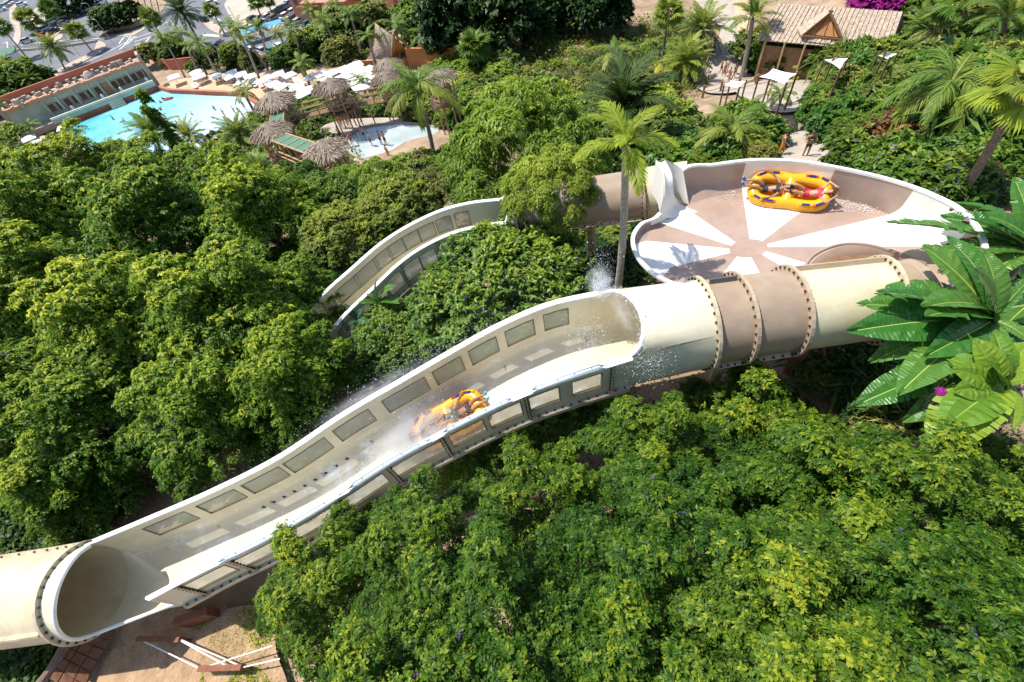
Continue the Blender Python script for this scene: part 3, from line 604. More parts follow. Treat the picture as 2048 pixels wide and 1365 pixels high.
# ================================================================== REAR SLIDE
slide2 = empty('water_slide', (0, 0, 0)); tag(slide2, 'smaller cream windowed flume and tan tube half hidden behind the flowering bush', 'water slide')
FAR2 = [(999, 402), (940, 409), (880, 425), (815, 456), (760, 492), (705, 540), (655, 584), (620, 622)]
NEAR2 = [(1012, 444), (955, 452), (897, 468), (838, 497), (790, 532), (742, 578), (692, 625), (655, 668)]
ZS2 = [-12.6, -12.6, -12.7, -12.95, -13.3, -13.8, -14.3, -14.8]
F2 = Flume(FAR2, NEAR2, ZS2)
fw2 = [(F2.u_of_x(b-2, -1, .72), F2.u_of_x(a+2, -1, .72)) for a, b in ((909, 941), (872, 906), (838, 872), (806, 840), (777, 812), (750, 785), (712, 758), (675, 720), (650, 672))]
nw2 = [(F2.u_of_x(b, 1, .72), F2.u_of_x(a, 1, .72)) for a, b in ((925, 958), (880, 913), (842, 872), (808, 840), (776, 804), (745, 772), (712, 740), (680, 706))]
fl2 = [F2.u_of_x(x, 1, .5) for x in (966, 877, 806, 742, 690)]
build_flume(F2, slide2, fw2, nw2, None, fl2, ())
TC2 = spline([at(1036, 423, -12.75), at(1100, 415, -12.7), at(1180, 405, -12.6), at(1260, 394, -12.45), at(1318, 384, -12.3), at(1375, 377, -12.1)], 50)
TR2 = [1.06]*50
axm = Vector(TC2[1]-TC2[0]); mouth(slide2, F2, 0.0, TC2[0], axm, 1.06, axm.normalized()*0.2, M['cream'])
j1 = idx_of_x(TC2, 1282)
tube_run(slide2, TC2, TR2, [(0, j1, M['tan']), (j1, 49, M['cream'])], [(0, M['flange']), (j1, M['tan2']), (idx_of_x(TC2, 1316), M['flange'])])
side_seam(slide2, TC2, TR2, 1, j1-1, R_(-20), M['tan2'])
for C_, r in ((F2.pt(.25, 0, 1.8), .15), (F2.pt(.7, 0, 1.8), .15), (TC2[20]-np.array([0, 0, 1.08]), .2)):
    mb = MB(); mb.tube([(C_[0], C_[1], float(gz(C_[0], C_[1]))-.3), tuple(C_)], r, 10); mb.build('support_column', M['flange'], slide2)

# ================================================================== BOWL
bowl = empty('slide_bowl', (0, 0, 0)); tag(bowl, 'big round slide bowl with white and tan pie-slice floor', 'slide bowl')
ZB = 1.08; ZF = -10.35*ZB
# stations clockwise from the fin: floor edge (at ZF) and rim (at its own height)
ST = [((1378, 410), (1366, 342), -9.35), ((1430, 394), (1430, 331), -9.35), ((1500, 385), (1510, 322), -9.35), ((1580, 384), (1600, 325), -9.35), ((1660, 395), (1690, 340), -9.35),
      ((1740, 415), (1780, 361), -9.35), ((1800, 441), (1860, 389), -9.35), ((1836, 474), (1925, 425), -9.4), ((1842, 512), (1962, 478), -9.5), ((1822, 545), (1955, 535), -9.6),
      ((1772, 560), (1850, 590), -9.95), ((1700, 572), (1735, 612), -10.25), ((1620, 572), (1640, 600), -10.2), ((1560, 572), (1568, 596), -10.1), ((1490, 568), (1492, 590), -10.05), ((1420, 560), (1412, 582), -10.05), ((1352, 540), (1334, 560), -10.05),
      ((1306, 514), (1284, 522), -10.05), ((1292, 482), (1268, 480), -10.05), ((1306, 455), (1285, 449), -10.05), ((1335, 437), (1322, 428), -9.95)]
FE = np.array([at(*a, ZF) for a, b, z in ST]); RE = np.array([at(*b, z*ZB) for a, b, z in ST])
def closed_spline(P, k):
    n = len(P); out = []
    for i in range(n):
        p0, p1, p2, p3 = [P[(i+j-1) % n] for j in range(4)]
        for t in np.linspace(0, 1, k, endpoint=False): out.append(0.5*((2*p1)+(-p0+p2)*t+(2*p0-5*p1+4*p2-p3)*t*t+(-p0+3*p1-3*p2+p3)*t**3))
    return np.array(out)
KS = 10; FEs = closed_spline(FE, KS); REs = closed_spline(RE, KS); NS = len(FEs)
HUB = at(1497, 497, ZF-0.06); hubR = 0.0
# spokes: where colour changes, given as photograph points on the floor
spk = [((1341, 539), 'W'), ((1319, 484), 'T'), ((1359, 458), 'W'), ((1407, 441), 'T'), ((1484, 419), 'W'), ((1605, 416), 'T'), ((1759, 432), 'W'), ((1754, 493), 'T'), ((1618, 528), 'W'), ((1592, 548), 'T'), ((1530, 559), 'W'), ((1438, 559), 'T')]
ang = lambda P: math.atan2(P[1]-HUB[1], P[0]-HUB[0])
sa = [(ang(at(*p, ZF)), c) for p, c in spk]
def color_at(th):
    best = None; bd = 9
    for a, c in sa:                                           # clockwise sectors: the sector that starts at angle a runs clockwise (decreasing)
        d = (a-th) % (2*math.pi)
        if d < bd: bd = d; best = c
    return best
def sector_at(th):
    ds = [((a-th) % (2*math.pi), i) for i, (a, c) in enumerate(sa)]; return min(ds)[1]
sec = [sector_at(ang(p)) for p in FEs]
hubP = lambda th, r: HUB+np.array([math.cos(th)*r*0.62, math.sin(th)*r*0.42, 0.0])
skip = range(10*KS-4, 12*KS+4)                                # the gap where the floor drops into the exit chute
cols = {'W': M['bowl_white'], 'T': M['bowl_tan']}
secs = {}
for j in range(NS): secs.setdefault(sec[j], []).append(j)
def floor_pt(j, t):
    e = FEs[j % NS]; th = ang(e); h = hubP(th, 1.0); p = h+(e-h)*t; p[2] = HUB[2]+(ZF-HUB[2])*t; return p
for si, js in secs.items():
    if js[0] == 0 and js[-1] == NS-1:
        k = next(i for i in range(1, len(js)) if js[i] != js[i-1]+1); js = js[k:]+[j+NS for j in js[:k]]
    js = js+[js[-1]+1]
    mb = MB(); rows = [[floor_pt(j, t) for j in js] for t in np.linspace(0, 1, 8)]
    mb.loft(rows, False); mb.loft([[p-np.array([0, 0, .07]) for p in r][::-1] for r in rows], False)
    o = smoothmesh(mb, 'floor_panel', cols[sa[si][1]], bowl)
    # matching piece of wall or lip, curving up from the floor
    js2 = [j for j in js if (j % NS) <= 20*KS]
    if len(js2) < 2: continue
    def wall_ring(t, out=0.0):
        r = []
        for j in js2:
            f, g_ = FEs[j % NS], REs[j % NS]; e = math.sin(min(t/.4, 1)*math.pi/2)*.9+.1*t; s_ = t
            p = f+(g_-f)*np.array([e, e, 0])*1.0; p[2] = f[2]+(g_[2]-f[2])*(s_*.5+t*.5)
            d = (g_-f)[:2]; d = d/(np.linalg.norm(d)+1e-6); cc = (f-HUB)[:2]; cc /= np.linalg.norm(cc); p[:2] += cc*out; r.append(p)
        return r
    mb = MB(); mb.loft([wall_ring(t) for t in np.linspace(0, 1, 9)], False); mb.loft([wall_ring(t, .07)[::-1] for t in np.linspace(0, 1, 9)], False)
    smoothmesh(mb, 'wall_panel', cols[sa[si][1]], bowl)
mb = MB(); hp = [hubP(2*math.pi*j/40, 1.0) for j in range(40)]; mb.poly([p+np.array([0, 0, .003]) for p in hp]); mb.loft([[p+np.array([0, 0, .003]) for p in hp], [p-np.array([0, 0, .1]) for p in hp]])
mb.build('drain_hub', M['bowl_tan'], bowl)
mb = MB(); rr = []
for j in range(20*KS+1):
    p = REs[j]; cc = (p-HUB)[:2]; cc /= np.linalg.norm(cc); c3 = np.array([cc[0], cc[1], 0])
    rr.append([p-c3*.02+np.array([0, 0, .03]), p+c3*.11+np.array([0, 0, .03]), p+c3*.11-np.array([0, 0, .05]), p-c3*.02-np.array([0, 0, .05])])
mb.loft(rr, True, 0, True); mb.build('bowl_rim', M['rim'], bowl)
# fin where the feeding tube enters: a tall curved blade of fibreglass
E1 = spline([at(1312, 319, -8.9*ZB), at(1327, 345, -9.0*ZB), at(1330, 385, -9.4*ZB), at(1323, 425, -9.93*ZB), at(1333, 437, -10.3*ZB)], 24)
E2 = spline([at(1330, 321, -8.9*ZB), at(1344, 350, -9.1*ZB), at(1348, 388, -9.7*ZB), at(1360, 408, -10.2*ZB), at(1396, 424, -10.34*ZB)], 24)
mb = MB(); mb.loft([[Vector(a).lerp(Vector(b), t)+Vector((0, 0, -.10*math.sin(math.pi*t))) for a, b in zip(E1, E2)] for t in np.linspace(0, 1, 7)], False)
mb.loft([[Vector(a).lerp(Vector(b), t)+Vector((-.03, .05, -.10*math.sin(math.pi*t)-.06)) for a, b in zip(E1, E2)][::-1] for t in np.linspace(0, 1, 7)], False)
smoothmesh(mb, 'entry_fin', M['bowl_white'], bowl)
mb = MB(); mb.loft([[Vector(p) for p in E1], [Vector(p)-Vector((.02, 0, 1.35)) for p in E1]], False); smoothmesh(mb, 'fin_skirt', M['bowl_white'], bowl)
h_t = spline([at(1330, 321, -8.9*ZB), at(1348, 329, -9.1*ZB), at(1366, 341, -9.34*ZB)], 10); h_b = spline([at(1350, 396, -10.3*ZB), at(1362, 403, -10.34*ZB), at(1378, 410, -10.35*ZB)], 10)
mb = MB(); mb.loft([[Vector(a).lerp(Vector(b), t) for a, b in zip(h_t, h_b)] for t in np.linspace(0, 1, 5)], False); mb.loft([[Vector(a).lerp(Vector(b), t)+Vector((0, .08, 0)) for a, b in zip(h_t, h_b)][::-1] for t in np.linspace(0, 1, 5)], False)
smoothmesh(mb, 'entry_hood', M['bowl_white'], bowl)
# exit trough: the floor lip curls down into the tube
lipp = spline([at(1598, 556, ZF+.02), at(1622, 516, ZF+.10), at(1665, 494, ZF+.22), at(1712, 489, ZF+.26), at(1770, 500, ZF+.2), at(1850, 530, ZF+.06)], 24)
mb = MB(); drop = [[Vector(p)+Vector((0.10*t*4, -0.55*t, 0.035*(1 if 0 < t < .6 else 0)-0.9*t*t)) for p in lipp] for t in np.linspace(0, 1, 7)]
mb.loft(drop, False); smoothmesh(mb, 'exit_trough', M['bowl_tan'], bowl)
mb = MB(); mb.tube([Vector(p)+Vector((0, 0, .03)) for p in lipp], .045, 6); smoothmesh(mb, 'exit_lip', M['bowl_tan'], bowl)
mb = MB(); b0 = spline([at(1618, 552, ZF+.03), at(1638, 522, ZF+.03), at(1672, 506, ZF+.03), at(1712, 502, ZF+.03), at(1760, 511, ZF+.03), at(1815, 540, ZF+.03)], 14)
mb.poly([Vector(p)-Vector((0, 0, .012)) for p in b0]); mb.build('exit_shade_sheet', M['wood'], bowl)  # flat dark brown sheet painted in for the shade under the exit lip
for x, y in ((1826, 384), (1868, 400), (1904, 420), (1930, 444)):   # dark window wedges in the wall
    P = Vector(at(x, y, -9.72*ZB)); P = P*.98; d = Vector((HUB[0]-P.x, HUB[1]-P.y, 0.5)).normalized(); sd_ = d.cross(Vector((0, 0, 1))).normalized(); u = sd_.cross(d)
    mb = MB(); base = [P+sd_*a*.15+u*b*.17 for a, b in ((-.9, .6), (.4, 1), (1, .4), (.2, -1), (-.6, -.5))]
    mb.add([P+d*.10+u*.04]+base, [(0, 1, 2), (0, 2, 3), (0, 3, 4), (0, 4, 5), (0, 5, 1)]); mb.build('wall_light', M['bolt'], bowl)
for x, y in ((1400, 520), (1580, 440), (1720, 430)):
    C_ = at(x, y, ZF-.1); mb = MB(); mb.tube([(C_[0], C_[1], float(gz(C_[0], C_[1]))-.3), tuple(C_)], .18, 10); mb.build('support_column', M['rust'], bowl)

# ================================================================== FOLIAGE
def unit(a): return a/np.maximum(np.linalg.norm(a, axis=-1, keepdims=True), 1e-9)
def leaf_quads(P, D, N, L, W, fold=0.25, droop=0.12):
    D = unit(D); S = unit(np.cross(D, N)); N = unit(np.cross(S, D)); L = L[:, None]; W = W[:, None]
    base = P; tip = P+D*L-N*L*droop; mid = P+D*L*0.45; r = mid+S*W*.5+N*W*fold; l = mid-S*W*.5+N*W*fold
    return np.stack([base, r, tip, l], 1).reshape(-1, 3)
def rand_dirs(n, r, zmin=-1.0):
    z = r.uniform(zmin, 1, n); a = r.uniform(0, 2*math.pi, n); q_ = np.sqrt(1-z*z); return np.stack([q_*np.cos(a), q_*np.sin(a), z], 1)
def crown(name, seed, lobes, sprays, per, L, W, slen=0.62, zmin=-0.15, droop=0.5, tipbias=0.55, flower=None):
    """lobes: (x, y, z, r). Each lobe is a tuft of arching twigs set with folded leaves."""
    r = np.random.default_rng(seed); C = np.array(lobes); out = []; sh = []
    nl = len(C); n = nl*sprays
    lob = np.repeat(np.arange(nl), sprays); d = rand_dirs(n, r, zmin); cen = C[lob, :3]; rad = C[lob, 3]
    d = unit(d+unit(cen-np.array([0, 0, C[:, 2].mean()-1.0]))*0.35)
    ln = rad*slen*r.uniform(.7, 1.25, n); st = cen+d*(rad*0.45)[:, None]
    lb = r.uniform(0, 1, nl)[lob]*0.35+r.uniform(-.12, .12, n)
    t = np.tile((np.arange(per)+.6)/per, n)+r.uniform(-.03, .03, n*per)
    I = np.repeat(np.arange(n), per); ax = d[I]; Lx = ln[I][:, None]; tt = t[:, None]
    P = st[I]+ax*Lx*tt+np.array([0, 0, -1.])*Lx*droop*tt**2
    tang = unit(ax+np.array([0, 0, -1.])*2*droop*tt); side = unit(np.cross(tang, np.array([0, 0, 1.]))+r.normal(0, .15, (len(I), 3)))
    sg = np.where(np.arange(len(I)) % 2 == 0, 1., -1.)[:, None]
    D = tang*.55+side*sg*.75+np.array([0, 0, -.28])+r.normal(0, .25, (len(I), 3)); N = np.array([0, 0, 1.])+ax*.5+r.normal(0, .35, (len(I), 3))
    ll = L*r.uniform(.55, 1.4, len(I)); V = leaf_quads(P, D, N, ll, ll*W/L)
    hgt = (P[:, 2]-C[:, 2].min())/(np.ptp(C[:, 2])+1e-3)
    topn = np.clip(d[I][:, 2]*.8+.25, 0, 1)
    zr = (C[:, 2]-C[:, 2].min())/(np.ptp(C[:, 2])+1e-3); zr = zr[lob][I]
    shade = np.clip(t**2*tipbias*(.10+.95*topn**2)*(.45+.75*zr)+lb[I]*(.3+.7*topn)+.22*(zr-.35)+r.normal(0, .08, len(I)), 0, 1)  # new tip growth paler; lit tops and shaded low tufts painted into leaf tone
    return flat_mesh(name, V, 4, shade), P, d
def flowers(name, seed, P, n, size, m_attr=0.5):
    r = np.random.default_rng(seed); i = r.choice(len(P), n, replace=False); Q = []
    cen = P[i]; k = 5; cen = cen+np.array([0, 0, size*.6])
    for j in range(k):
        a = r.uniform(0, 6.28, n); D = np.stack([np.cos(a), np.sin(a), r.uniform(-.1, .5, n)], 1); N = np.tile([0, 0, 1.], (n, 1))+r.normal(0, .3, (n, 3))
        Q.append(leaf_quads(cen+r.normal(0, size*.7, (n, 3)), D, N, np.full(n, size), np.full(n, size*.8)))
    V = np.concatenate(Q); return flat_mesh(name, V, 4, r.uniform(0, 1, len(V)//4))
def lobes_ellipsoid(seed, n, a, b, c, r0, r1, zlow=-0.35, inner=0.25):
    r = np.random.default_rng(seed); out = []; tries = 0
    while len(out) < n and tries < 5000:
        tries += 1; d = rand_dirs(1, r, zlow)[0]; k = 1-inner*r.uniform(0, 1)**2; p = d*np.array([a, b, c])*k; rr = r.uniform(r0, r1)
        if all(np.linalg.norm(p-q_[:3]) > 0.62*(rr+q_[3])*.8 for q_ in out): out.append(np.array([*p, rr]))
    return [tuple(o) for o in out]
def trunk_mesh(name, h, r, seed, limbs=6, spread=1.6):
    rr = random.Random(seed); mb = MB(); top = Vector((rr.uniform(-.2, .2), rr.uniform(-.2, .2), 0))
    mb.tube([(0, 0, -h-.4), (rr.uniform(-.1, .1), rr.uniform(-.1, .1), -h*.55), (0, 0, -h*.2)], [r*1.35, r, r*.75], 8)
    for i in range(limbs):
        a = i*6.283/limbs+rr.uniform(-.4, .4); s_ = spread*rr.uniform(.6, 1)
        mb.tube([(0, 0, -h*.3), (math.cos(a)*s_*.45, math.sin(a)*s_*.45, -h*.12+.2), (math.cos(a)*s_, math.sin(a)*s_, .5+rr.uniform(-.3, .5))], [r*.6, r*.4, r*.12], 6)
    return mb.mesh(name, True)
# unit crowns about 3 m in radius
PROTO = {}
def proto(key, seed, nl, dims, rr, sprays, per, L, W, **kw):
    lob = lobes_ellipsoid(seed, nl, *dims, *rr, zlow=kw.pop('zlow', -.35)); me, P, _ = crown('crown', seed, lob, sprays, per, L, W, **kw); PROTO[key] = (me, P, dims); return me
def lobes_boughs(seed, nb, a, c, r0, r1):
    r = np.random.default_rng(seed); out = []
    for tier, (k, elev, rad, z0) in enumerate(((nb, .05, 1.0, -.35), (nb-2, .35, .8, .05), (max(nb-5, 3), .8, .5, .45))):
        for i in range(k):
            th = (i+r.uniform(-.25, .25))*2*math.pi/k+tier*.5; Lb = a*rad*r.uniform(.8, 1.12); m = max(3, int(Lb/.42)); cur = r.uniform(-.35, .35)
            for j in range(m):
                t = .32+.68*(j+.5)/m; x = Lb*t*math.cos(th+cur*t); y = Lb*t*math.sin(th+cur*t); z = c*z0+Lb*(elev*t-.28*t*t*1.3)+r.normal(0, .06)
                out.append((x, y, z+.25, r.uniform(r0, r1)*(1.12-.45*t)))
    return out
def proto_b(key, seed, nb, a, c, rr, sprays, per, L, W, **kw):
    lob = lobes_boughs(seed, nb, a, c, *rr)+[(x*.62, y*.62, z*.5-.25, q_) for x, y, z, q_ in lobes_ellipsoid(seed+900, 18 if key.startswith('left') else 5, a, a, c, .7, .85, zlow=-.1)]; me, P, _ = crown('crown', seed, lob, sprays, per, L, W, **kw); PROTO[key] = (me, P, (a, a, c)); return me
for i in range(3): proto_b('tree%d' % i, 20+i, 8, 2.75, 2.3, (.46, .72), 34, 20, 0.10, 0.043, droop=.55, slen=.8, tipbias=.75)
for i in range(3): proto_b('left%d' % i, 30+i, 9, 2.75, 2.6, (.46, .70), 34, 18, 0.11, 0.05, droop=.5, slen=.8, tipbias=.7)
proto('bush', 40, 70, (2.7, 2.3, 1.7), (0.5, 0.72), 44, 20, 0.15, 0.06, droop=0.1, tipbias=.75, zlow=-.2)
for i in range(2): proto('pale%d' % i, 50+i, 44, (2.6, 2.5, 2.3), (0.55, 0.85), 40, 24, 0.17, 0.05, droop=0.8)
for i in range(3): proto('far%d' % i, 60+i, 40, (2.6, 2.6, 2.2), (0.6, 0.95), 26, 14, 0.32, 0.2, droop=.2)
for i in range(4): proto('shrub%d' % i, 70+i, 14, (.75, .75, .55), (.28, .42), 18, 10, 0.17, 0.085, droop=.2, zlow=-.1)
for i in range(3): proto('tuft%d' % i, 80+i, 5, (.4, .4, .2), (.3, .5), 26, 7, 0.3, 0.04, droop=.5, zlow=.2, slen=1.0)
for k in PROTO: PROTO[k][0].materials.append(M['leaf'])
FLW = {'bush': flowers('flowers', 5, PROTO['bush'][1], 150, 0.055), 'left0': flowers('flowers', 6, PROTO['left0'][1], 60, .05), 'shrub0': flowers('flowers', 7, PROTO['shrub0'][1], 34, .06), 'tree0': flowers('flowers', 8, PROTO['tree0'][1], 26, .05), 'pale0': flowers('flowers', 9, PROTO['pale0'][1], 40, .05)}
for m_ in FLW.values(): m_.materials.append(M['petal_purple'])
TRK = {h: trunk_mesh('trunk', h, .13, h) for h in (3, 5, 7)}
for m_ in TRK.values(): m_.materials.append(M['bark'])
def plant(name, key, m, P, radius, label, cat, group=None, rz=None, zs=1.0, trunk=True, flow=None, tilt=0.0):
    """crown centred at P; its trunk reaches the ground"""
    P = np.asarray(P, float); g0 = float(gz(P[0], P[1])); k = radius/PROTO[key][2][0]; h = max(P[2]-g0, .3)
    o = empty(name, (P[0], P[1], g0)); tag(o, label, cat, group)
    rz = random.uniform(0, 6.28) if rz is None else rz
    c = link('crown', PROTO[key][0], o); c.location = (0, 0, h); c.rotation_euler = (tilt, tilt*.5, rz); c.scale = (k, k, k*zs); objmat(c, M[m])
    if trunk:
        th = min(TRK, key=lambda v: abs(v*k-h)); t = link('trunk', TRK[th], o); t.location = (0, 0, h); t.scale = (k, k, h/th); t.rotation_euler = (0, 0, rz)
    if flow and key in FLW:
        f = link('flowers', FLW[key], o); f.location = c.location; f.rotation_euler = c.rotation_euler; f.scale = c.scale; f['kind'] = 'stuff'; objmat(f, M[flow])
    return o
def plant_px(name, key, m, px, py, z, rpx, label, cat, **kw):
    P = at(px, py, z); return plant(name, key, m, P, rpx/scale_at(P), label, cat, **kw)

# ---- the near trees, lower right
LR_TREES = [
 (1000, 1275, -9.4, 250, 'leafy tree filling the bottom centre of the photo'),
 (655, 1165, -11.2, 165, 'leafy tree at the edge of the bare earth bank'),
 (835, 1095, -11.2, 160, 'leafy tree right below the lower end of the flume'),
 (1080, 1000, -11.7, 160, 'leafy tree just below the middle of the flume beside the grass gap'),
 (1290, 905, -12.0, 150, 'yellow-tipped leafy tree under the upper mouth of the flume'),
 (1500, 850, -12.0, 165, 'leafy tree below the tan tube sections'),
 (1350, 1110, -10.2, 230, 'leafy tree in the middle of the lower right grove'),
 (1640, 1010, -10.9, 220, 'leafy tree in the lower right grove left of the broad-leaved plant'),
 (1870, 1020, -10.9, 190, 'leafy tree below the broad-leaved plant at the right edge'),
 (2050, 1000, -11.2, 170, 'leafy tree cut by the right edge under the broad-leaved plant'),
 (1560, 1270, -9.2, 250, 'leafy tree at the bottom right of centre'),
 (1290, 1330, -9.0, 220, 'leafy tree at the bottom edge straight below the camera'),
 (1840, 1250, -9.6, 240, 'leafy tree in the bottom right corner region'),
 (2060, 1230, -10.0, 200, 'leafy tree cut by the right edge near the bottom corner'),
 (800, 1400, -9.2, 220, 'leafy tree cut by the bottom edge left of centre'),
 (1720, 1120, -11.0, 170, 'leafy tree deep inside the lower right grove')]
for i, (x, y, z, r, lab) in enumerate(LR_TREES):
    z *= (1.0, 1.16, .96, 1.08)[i % 4]; r *= (1.04, 1.0, 1.0, 1.02)[i % 4]
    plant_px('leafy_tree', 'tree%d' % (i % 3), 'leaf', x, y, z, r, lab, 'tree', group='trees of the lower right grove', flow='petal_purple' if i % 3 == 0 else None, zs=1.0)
LEFT_TREES = [
 (60, 350, -17.6, 95, 'bright yellow-green tree below the left end of the pool deck'), (320, 360, -17.4, 90, 'bright yellow-green tree below the middle of the wave pool'),
 (110, 960, -15.6, 110, 'leafy branch-heavy tree low over the dark hollow by the lower tube'),
 (420, 830, -14.6, 160, 'leafy tree hanging over the far rim of the flume'),
 (590, 760, -14.2, 140, 'leafy tree behind the upper middle of the flume'),
 (190, 850, -15.0, 165, 'leafy tree above the dark hollow near the lower tube'),
 (20, 800, -15.0, 175, 'leafy tree cut by the left edge above the lower tube'),
 (480, 640, -14.0, 185, 'leafy tree in the middle of the left grove'),
 (270, 660, -14.6, 185, 'tall leafy tree at the heart of the left grove'),
 (90, 610, -15.2, 180, 'leafy tree near the left edge at mid height'),
 (600, 600, -15.2, 105, 'leafy tree beside the lower end of the rear flume'),
 (330, 480, -15.4, 170, 'leafy tree at the back of the left grove'),
 (130, 445, -16.2, 155, 'leafy tree at the upper left below the wave pool'),
 (530, 450, -15.6, 150, 'leafy tree left of the flowering shrubs behind the rear flume'),
 (-20, 440, -16.6, 145, 'leafy tree cut by the left edge below the pool deck'),
 (440, 380, -16.6, 105, 'yellow-green leafy tree below the wave pool'),
 (200, 350, -17.2, 100, 'sunlit yellow-green tree below the left corner of the wave pool')]
for i, (x, y, z, r, lab) in enumerate(LEFT_TREES):
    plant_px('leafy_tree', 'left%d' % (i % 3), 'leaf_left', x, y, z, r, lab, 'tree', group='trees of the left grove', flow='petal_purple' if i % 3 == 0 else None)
# slender shoot standing up above the left grove
P = at(384, 330, -16.5); lob = [(random.uniform(-.35, .35), random.uniform(-.35, .35), k*.4, .62-.025*k) for k in range(14)]
me, PP, _ = crown('crown', 91, lob, 30, 16, .2, .085, zmin=-.5); o = empty('young_tree', (P[0], P[1], float(gz(P[0], P[1])))); tag(o, 'tall slender young tree rising in front of the wave pool', 'tree')
c = link('crown', me, o, M['leaf_left']); c.location = (0, 0, P[2]-o.location.z)
mb = MB(); mb.tube([(0, 0, -.3), (.05, 0, P[2]-o.location.z), (0, 0, P[2]-o.location.z+5.2)], [.09, .06, .02], 6); mb.build('trunk', M['bark'], o)
# middle bush and neighbours
plant_px('flowering_bush', 'bush', 'leaf_bush', 1008, 600, -14.5, 168, 'big rounded dark green bush with purple flowers between the two slides', 'bush', flow='petal_purple', trunk=False, rz=.4, zs=1.0)
plant_px('flowering_bush', 'bush', 'leaf_bush', 800, 680, -15.4, 85, 'dark green bush with few flowers behind the flume', 'bush', flow='petal_purple', trunk=False, rz=2.0)
plant_px('feathery_tree', 'pale0', 'leaf_light', 1045, 322, -15.0, 140, 'pale feathery tree over the tan tube of the rear slide', 'tree', flow='petal_purple')
plant_px('feathery_tree', 'pale1', 'leaf_light', 940, 330, -17.0, 66, 'small pale feathery tree left of the taller pale tree', 'tree')
plant_px('feathery_tree', 'pale1', 'leaf_light', 1095, 380, -11.4, 84, 'pale drooping branch clump hanging over the tan tube', 'tree')
for x, y, z, r, m, fl, lab in [(800, 425, -15.8, 80, 'leaf_mid', 'petal_purple', 'shrub with purple flowers above the rear flume'), (700, 480, -15.8, 85, 'leaf_mid', 'petal_purple', 'purple flowering shrub left of the rear flume'), (875, 395, -16.2, 60, 'leaf_olive', 'petal_purple', 'olive shrub with purple blooms under the feathery tree'), (650, 415, -17.0, 75, 'leaf_mid', 'petal_purple', 'purple flowering shrub at the edge of the left grove'), (765, 385, -17.2, 62, 'leaf_light', None, 'pale green shrub behind the purple shrub'), (600, 385, -17.8, 62, 'leaf_mid', 'petal_purple', 'flowering shrub below the thatched huts'), (700, 375, -18.0, 45, 'leaf_light', None, 'pale green shrub below the wading pool')]:
    plant_px('flowering_shrub', 'bush' if r > 70 else 'pale0', m, x, y, z, r, lab, 'shrub', group='shrubs behind the rear flume', flow=fl, trunk=False)
# dark tall trees at the top
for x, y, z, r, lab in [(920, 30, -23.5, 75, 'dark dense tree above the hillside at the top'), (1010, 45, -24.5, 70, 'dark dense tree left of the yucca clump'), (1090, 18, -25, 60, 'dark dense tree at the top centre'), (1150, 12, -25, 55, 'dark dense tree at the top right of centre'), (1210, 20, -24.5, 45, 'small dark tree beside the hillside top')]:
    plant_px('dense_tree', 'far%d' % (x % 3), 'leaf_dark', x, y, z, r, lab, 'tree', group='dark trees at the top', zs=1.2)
for x, y, r, lab in [(140, 10, 36, 'round dark tree in the car park at the top left'), (215, 45, 26, 'dark tree in the shaded planting by the road'), (240, 38, 26, 'dark bush beside the shaded planting'), (262, 30, 22, 'dark bush at the right end of the planting')]:
    P = onray(x, y, 3.0); plant('dense_tree', 'far0', 'leaf_dark', P, r/scale_at(P), lab, 'tree', group='trees by the road')
for x, y, r, lab in [(20, 175, 40, 'bushy tree left of the temple facade'), (60, 165, 38, 'bushy tree behind the left end of the temple facade'), (-10, 205, 36, 'bushy tree cut by the left edge near the pool')]:
    P = onray(x, y, 2.5); plant('bushy_tree', 'far1', 'leaf_mid', P, r/scale_at(P), lab, 'tree', group='trees beside the temple facade')
for x, y, r in [(700, 70, 45), (740, 52, 40), (655, 90, 38), (850, 60, 42), (610, 100, 32), (570, 120, 24), (680, 110, 30), (830, 40, 38), (880, 85, 30), (350, 105, 26), (420, 120, 22), (300, 112, 22), (465, 112, 22), (500, 125, 18)]:
    P = onray(x, y, 2.5); plant('bushy_tree', 'far%d' % (x % 3), 'leaf_mid' if x % 20 else 'leaf_olive', P, r/scale_at(P), 'bushy green garden tree %s' % ('near the pointed hall among the palms' if x > 640 else 'behind the deck parasols below the car park' if x > 480 else 'behind the right end of the temple facade'), 'tree', group='garden trees between pool and car park')
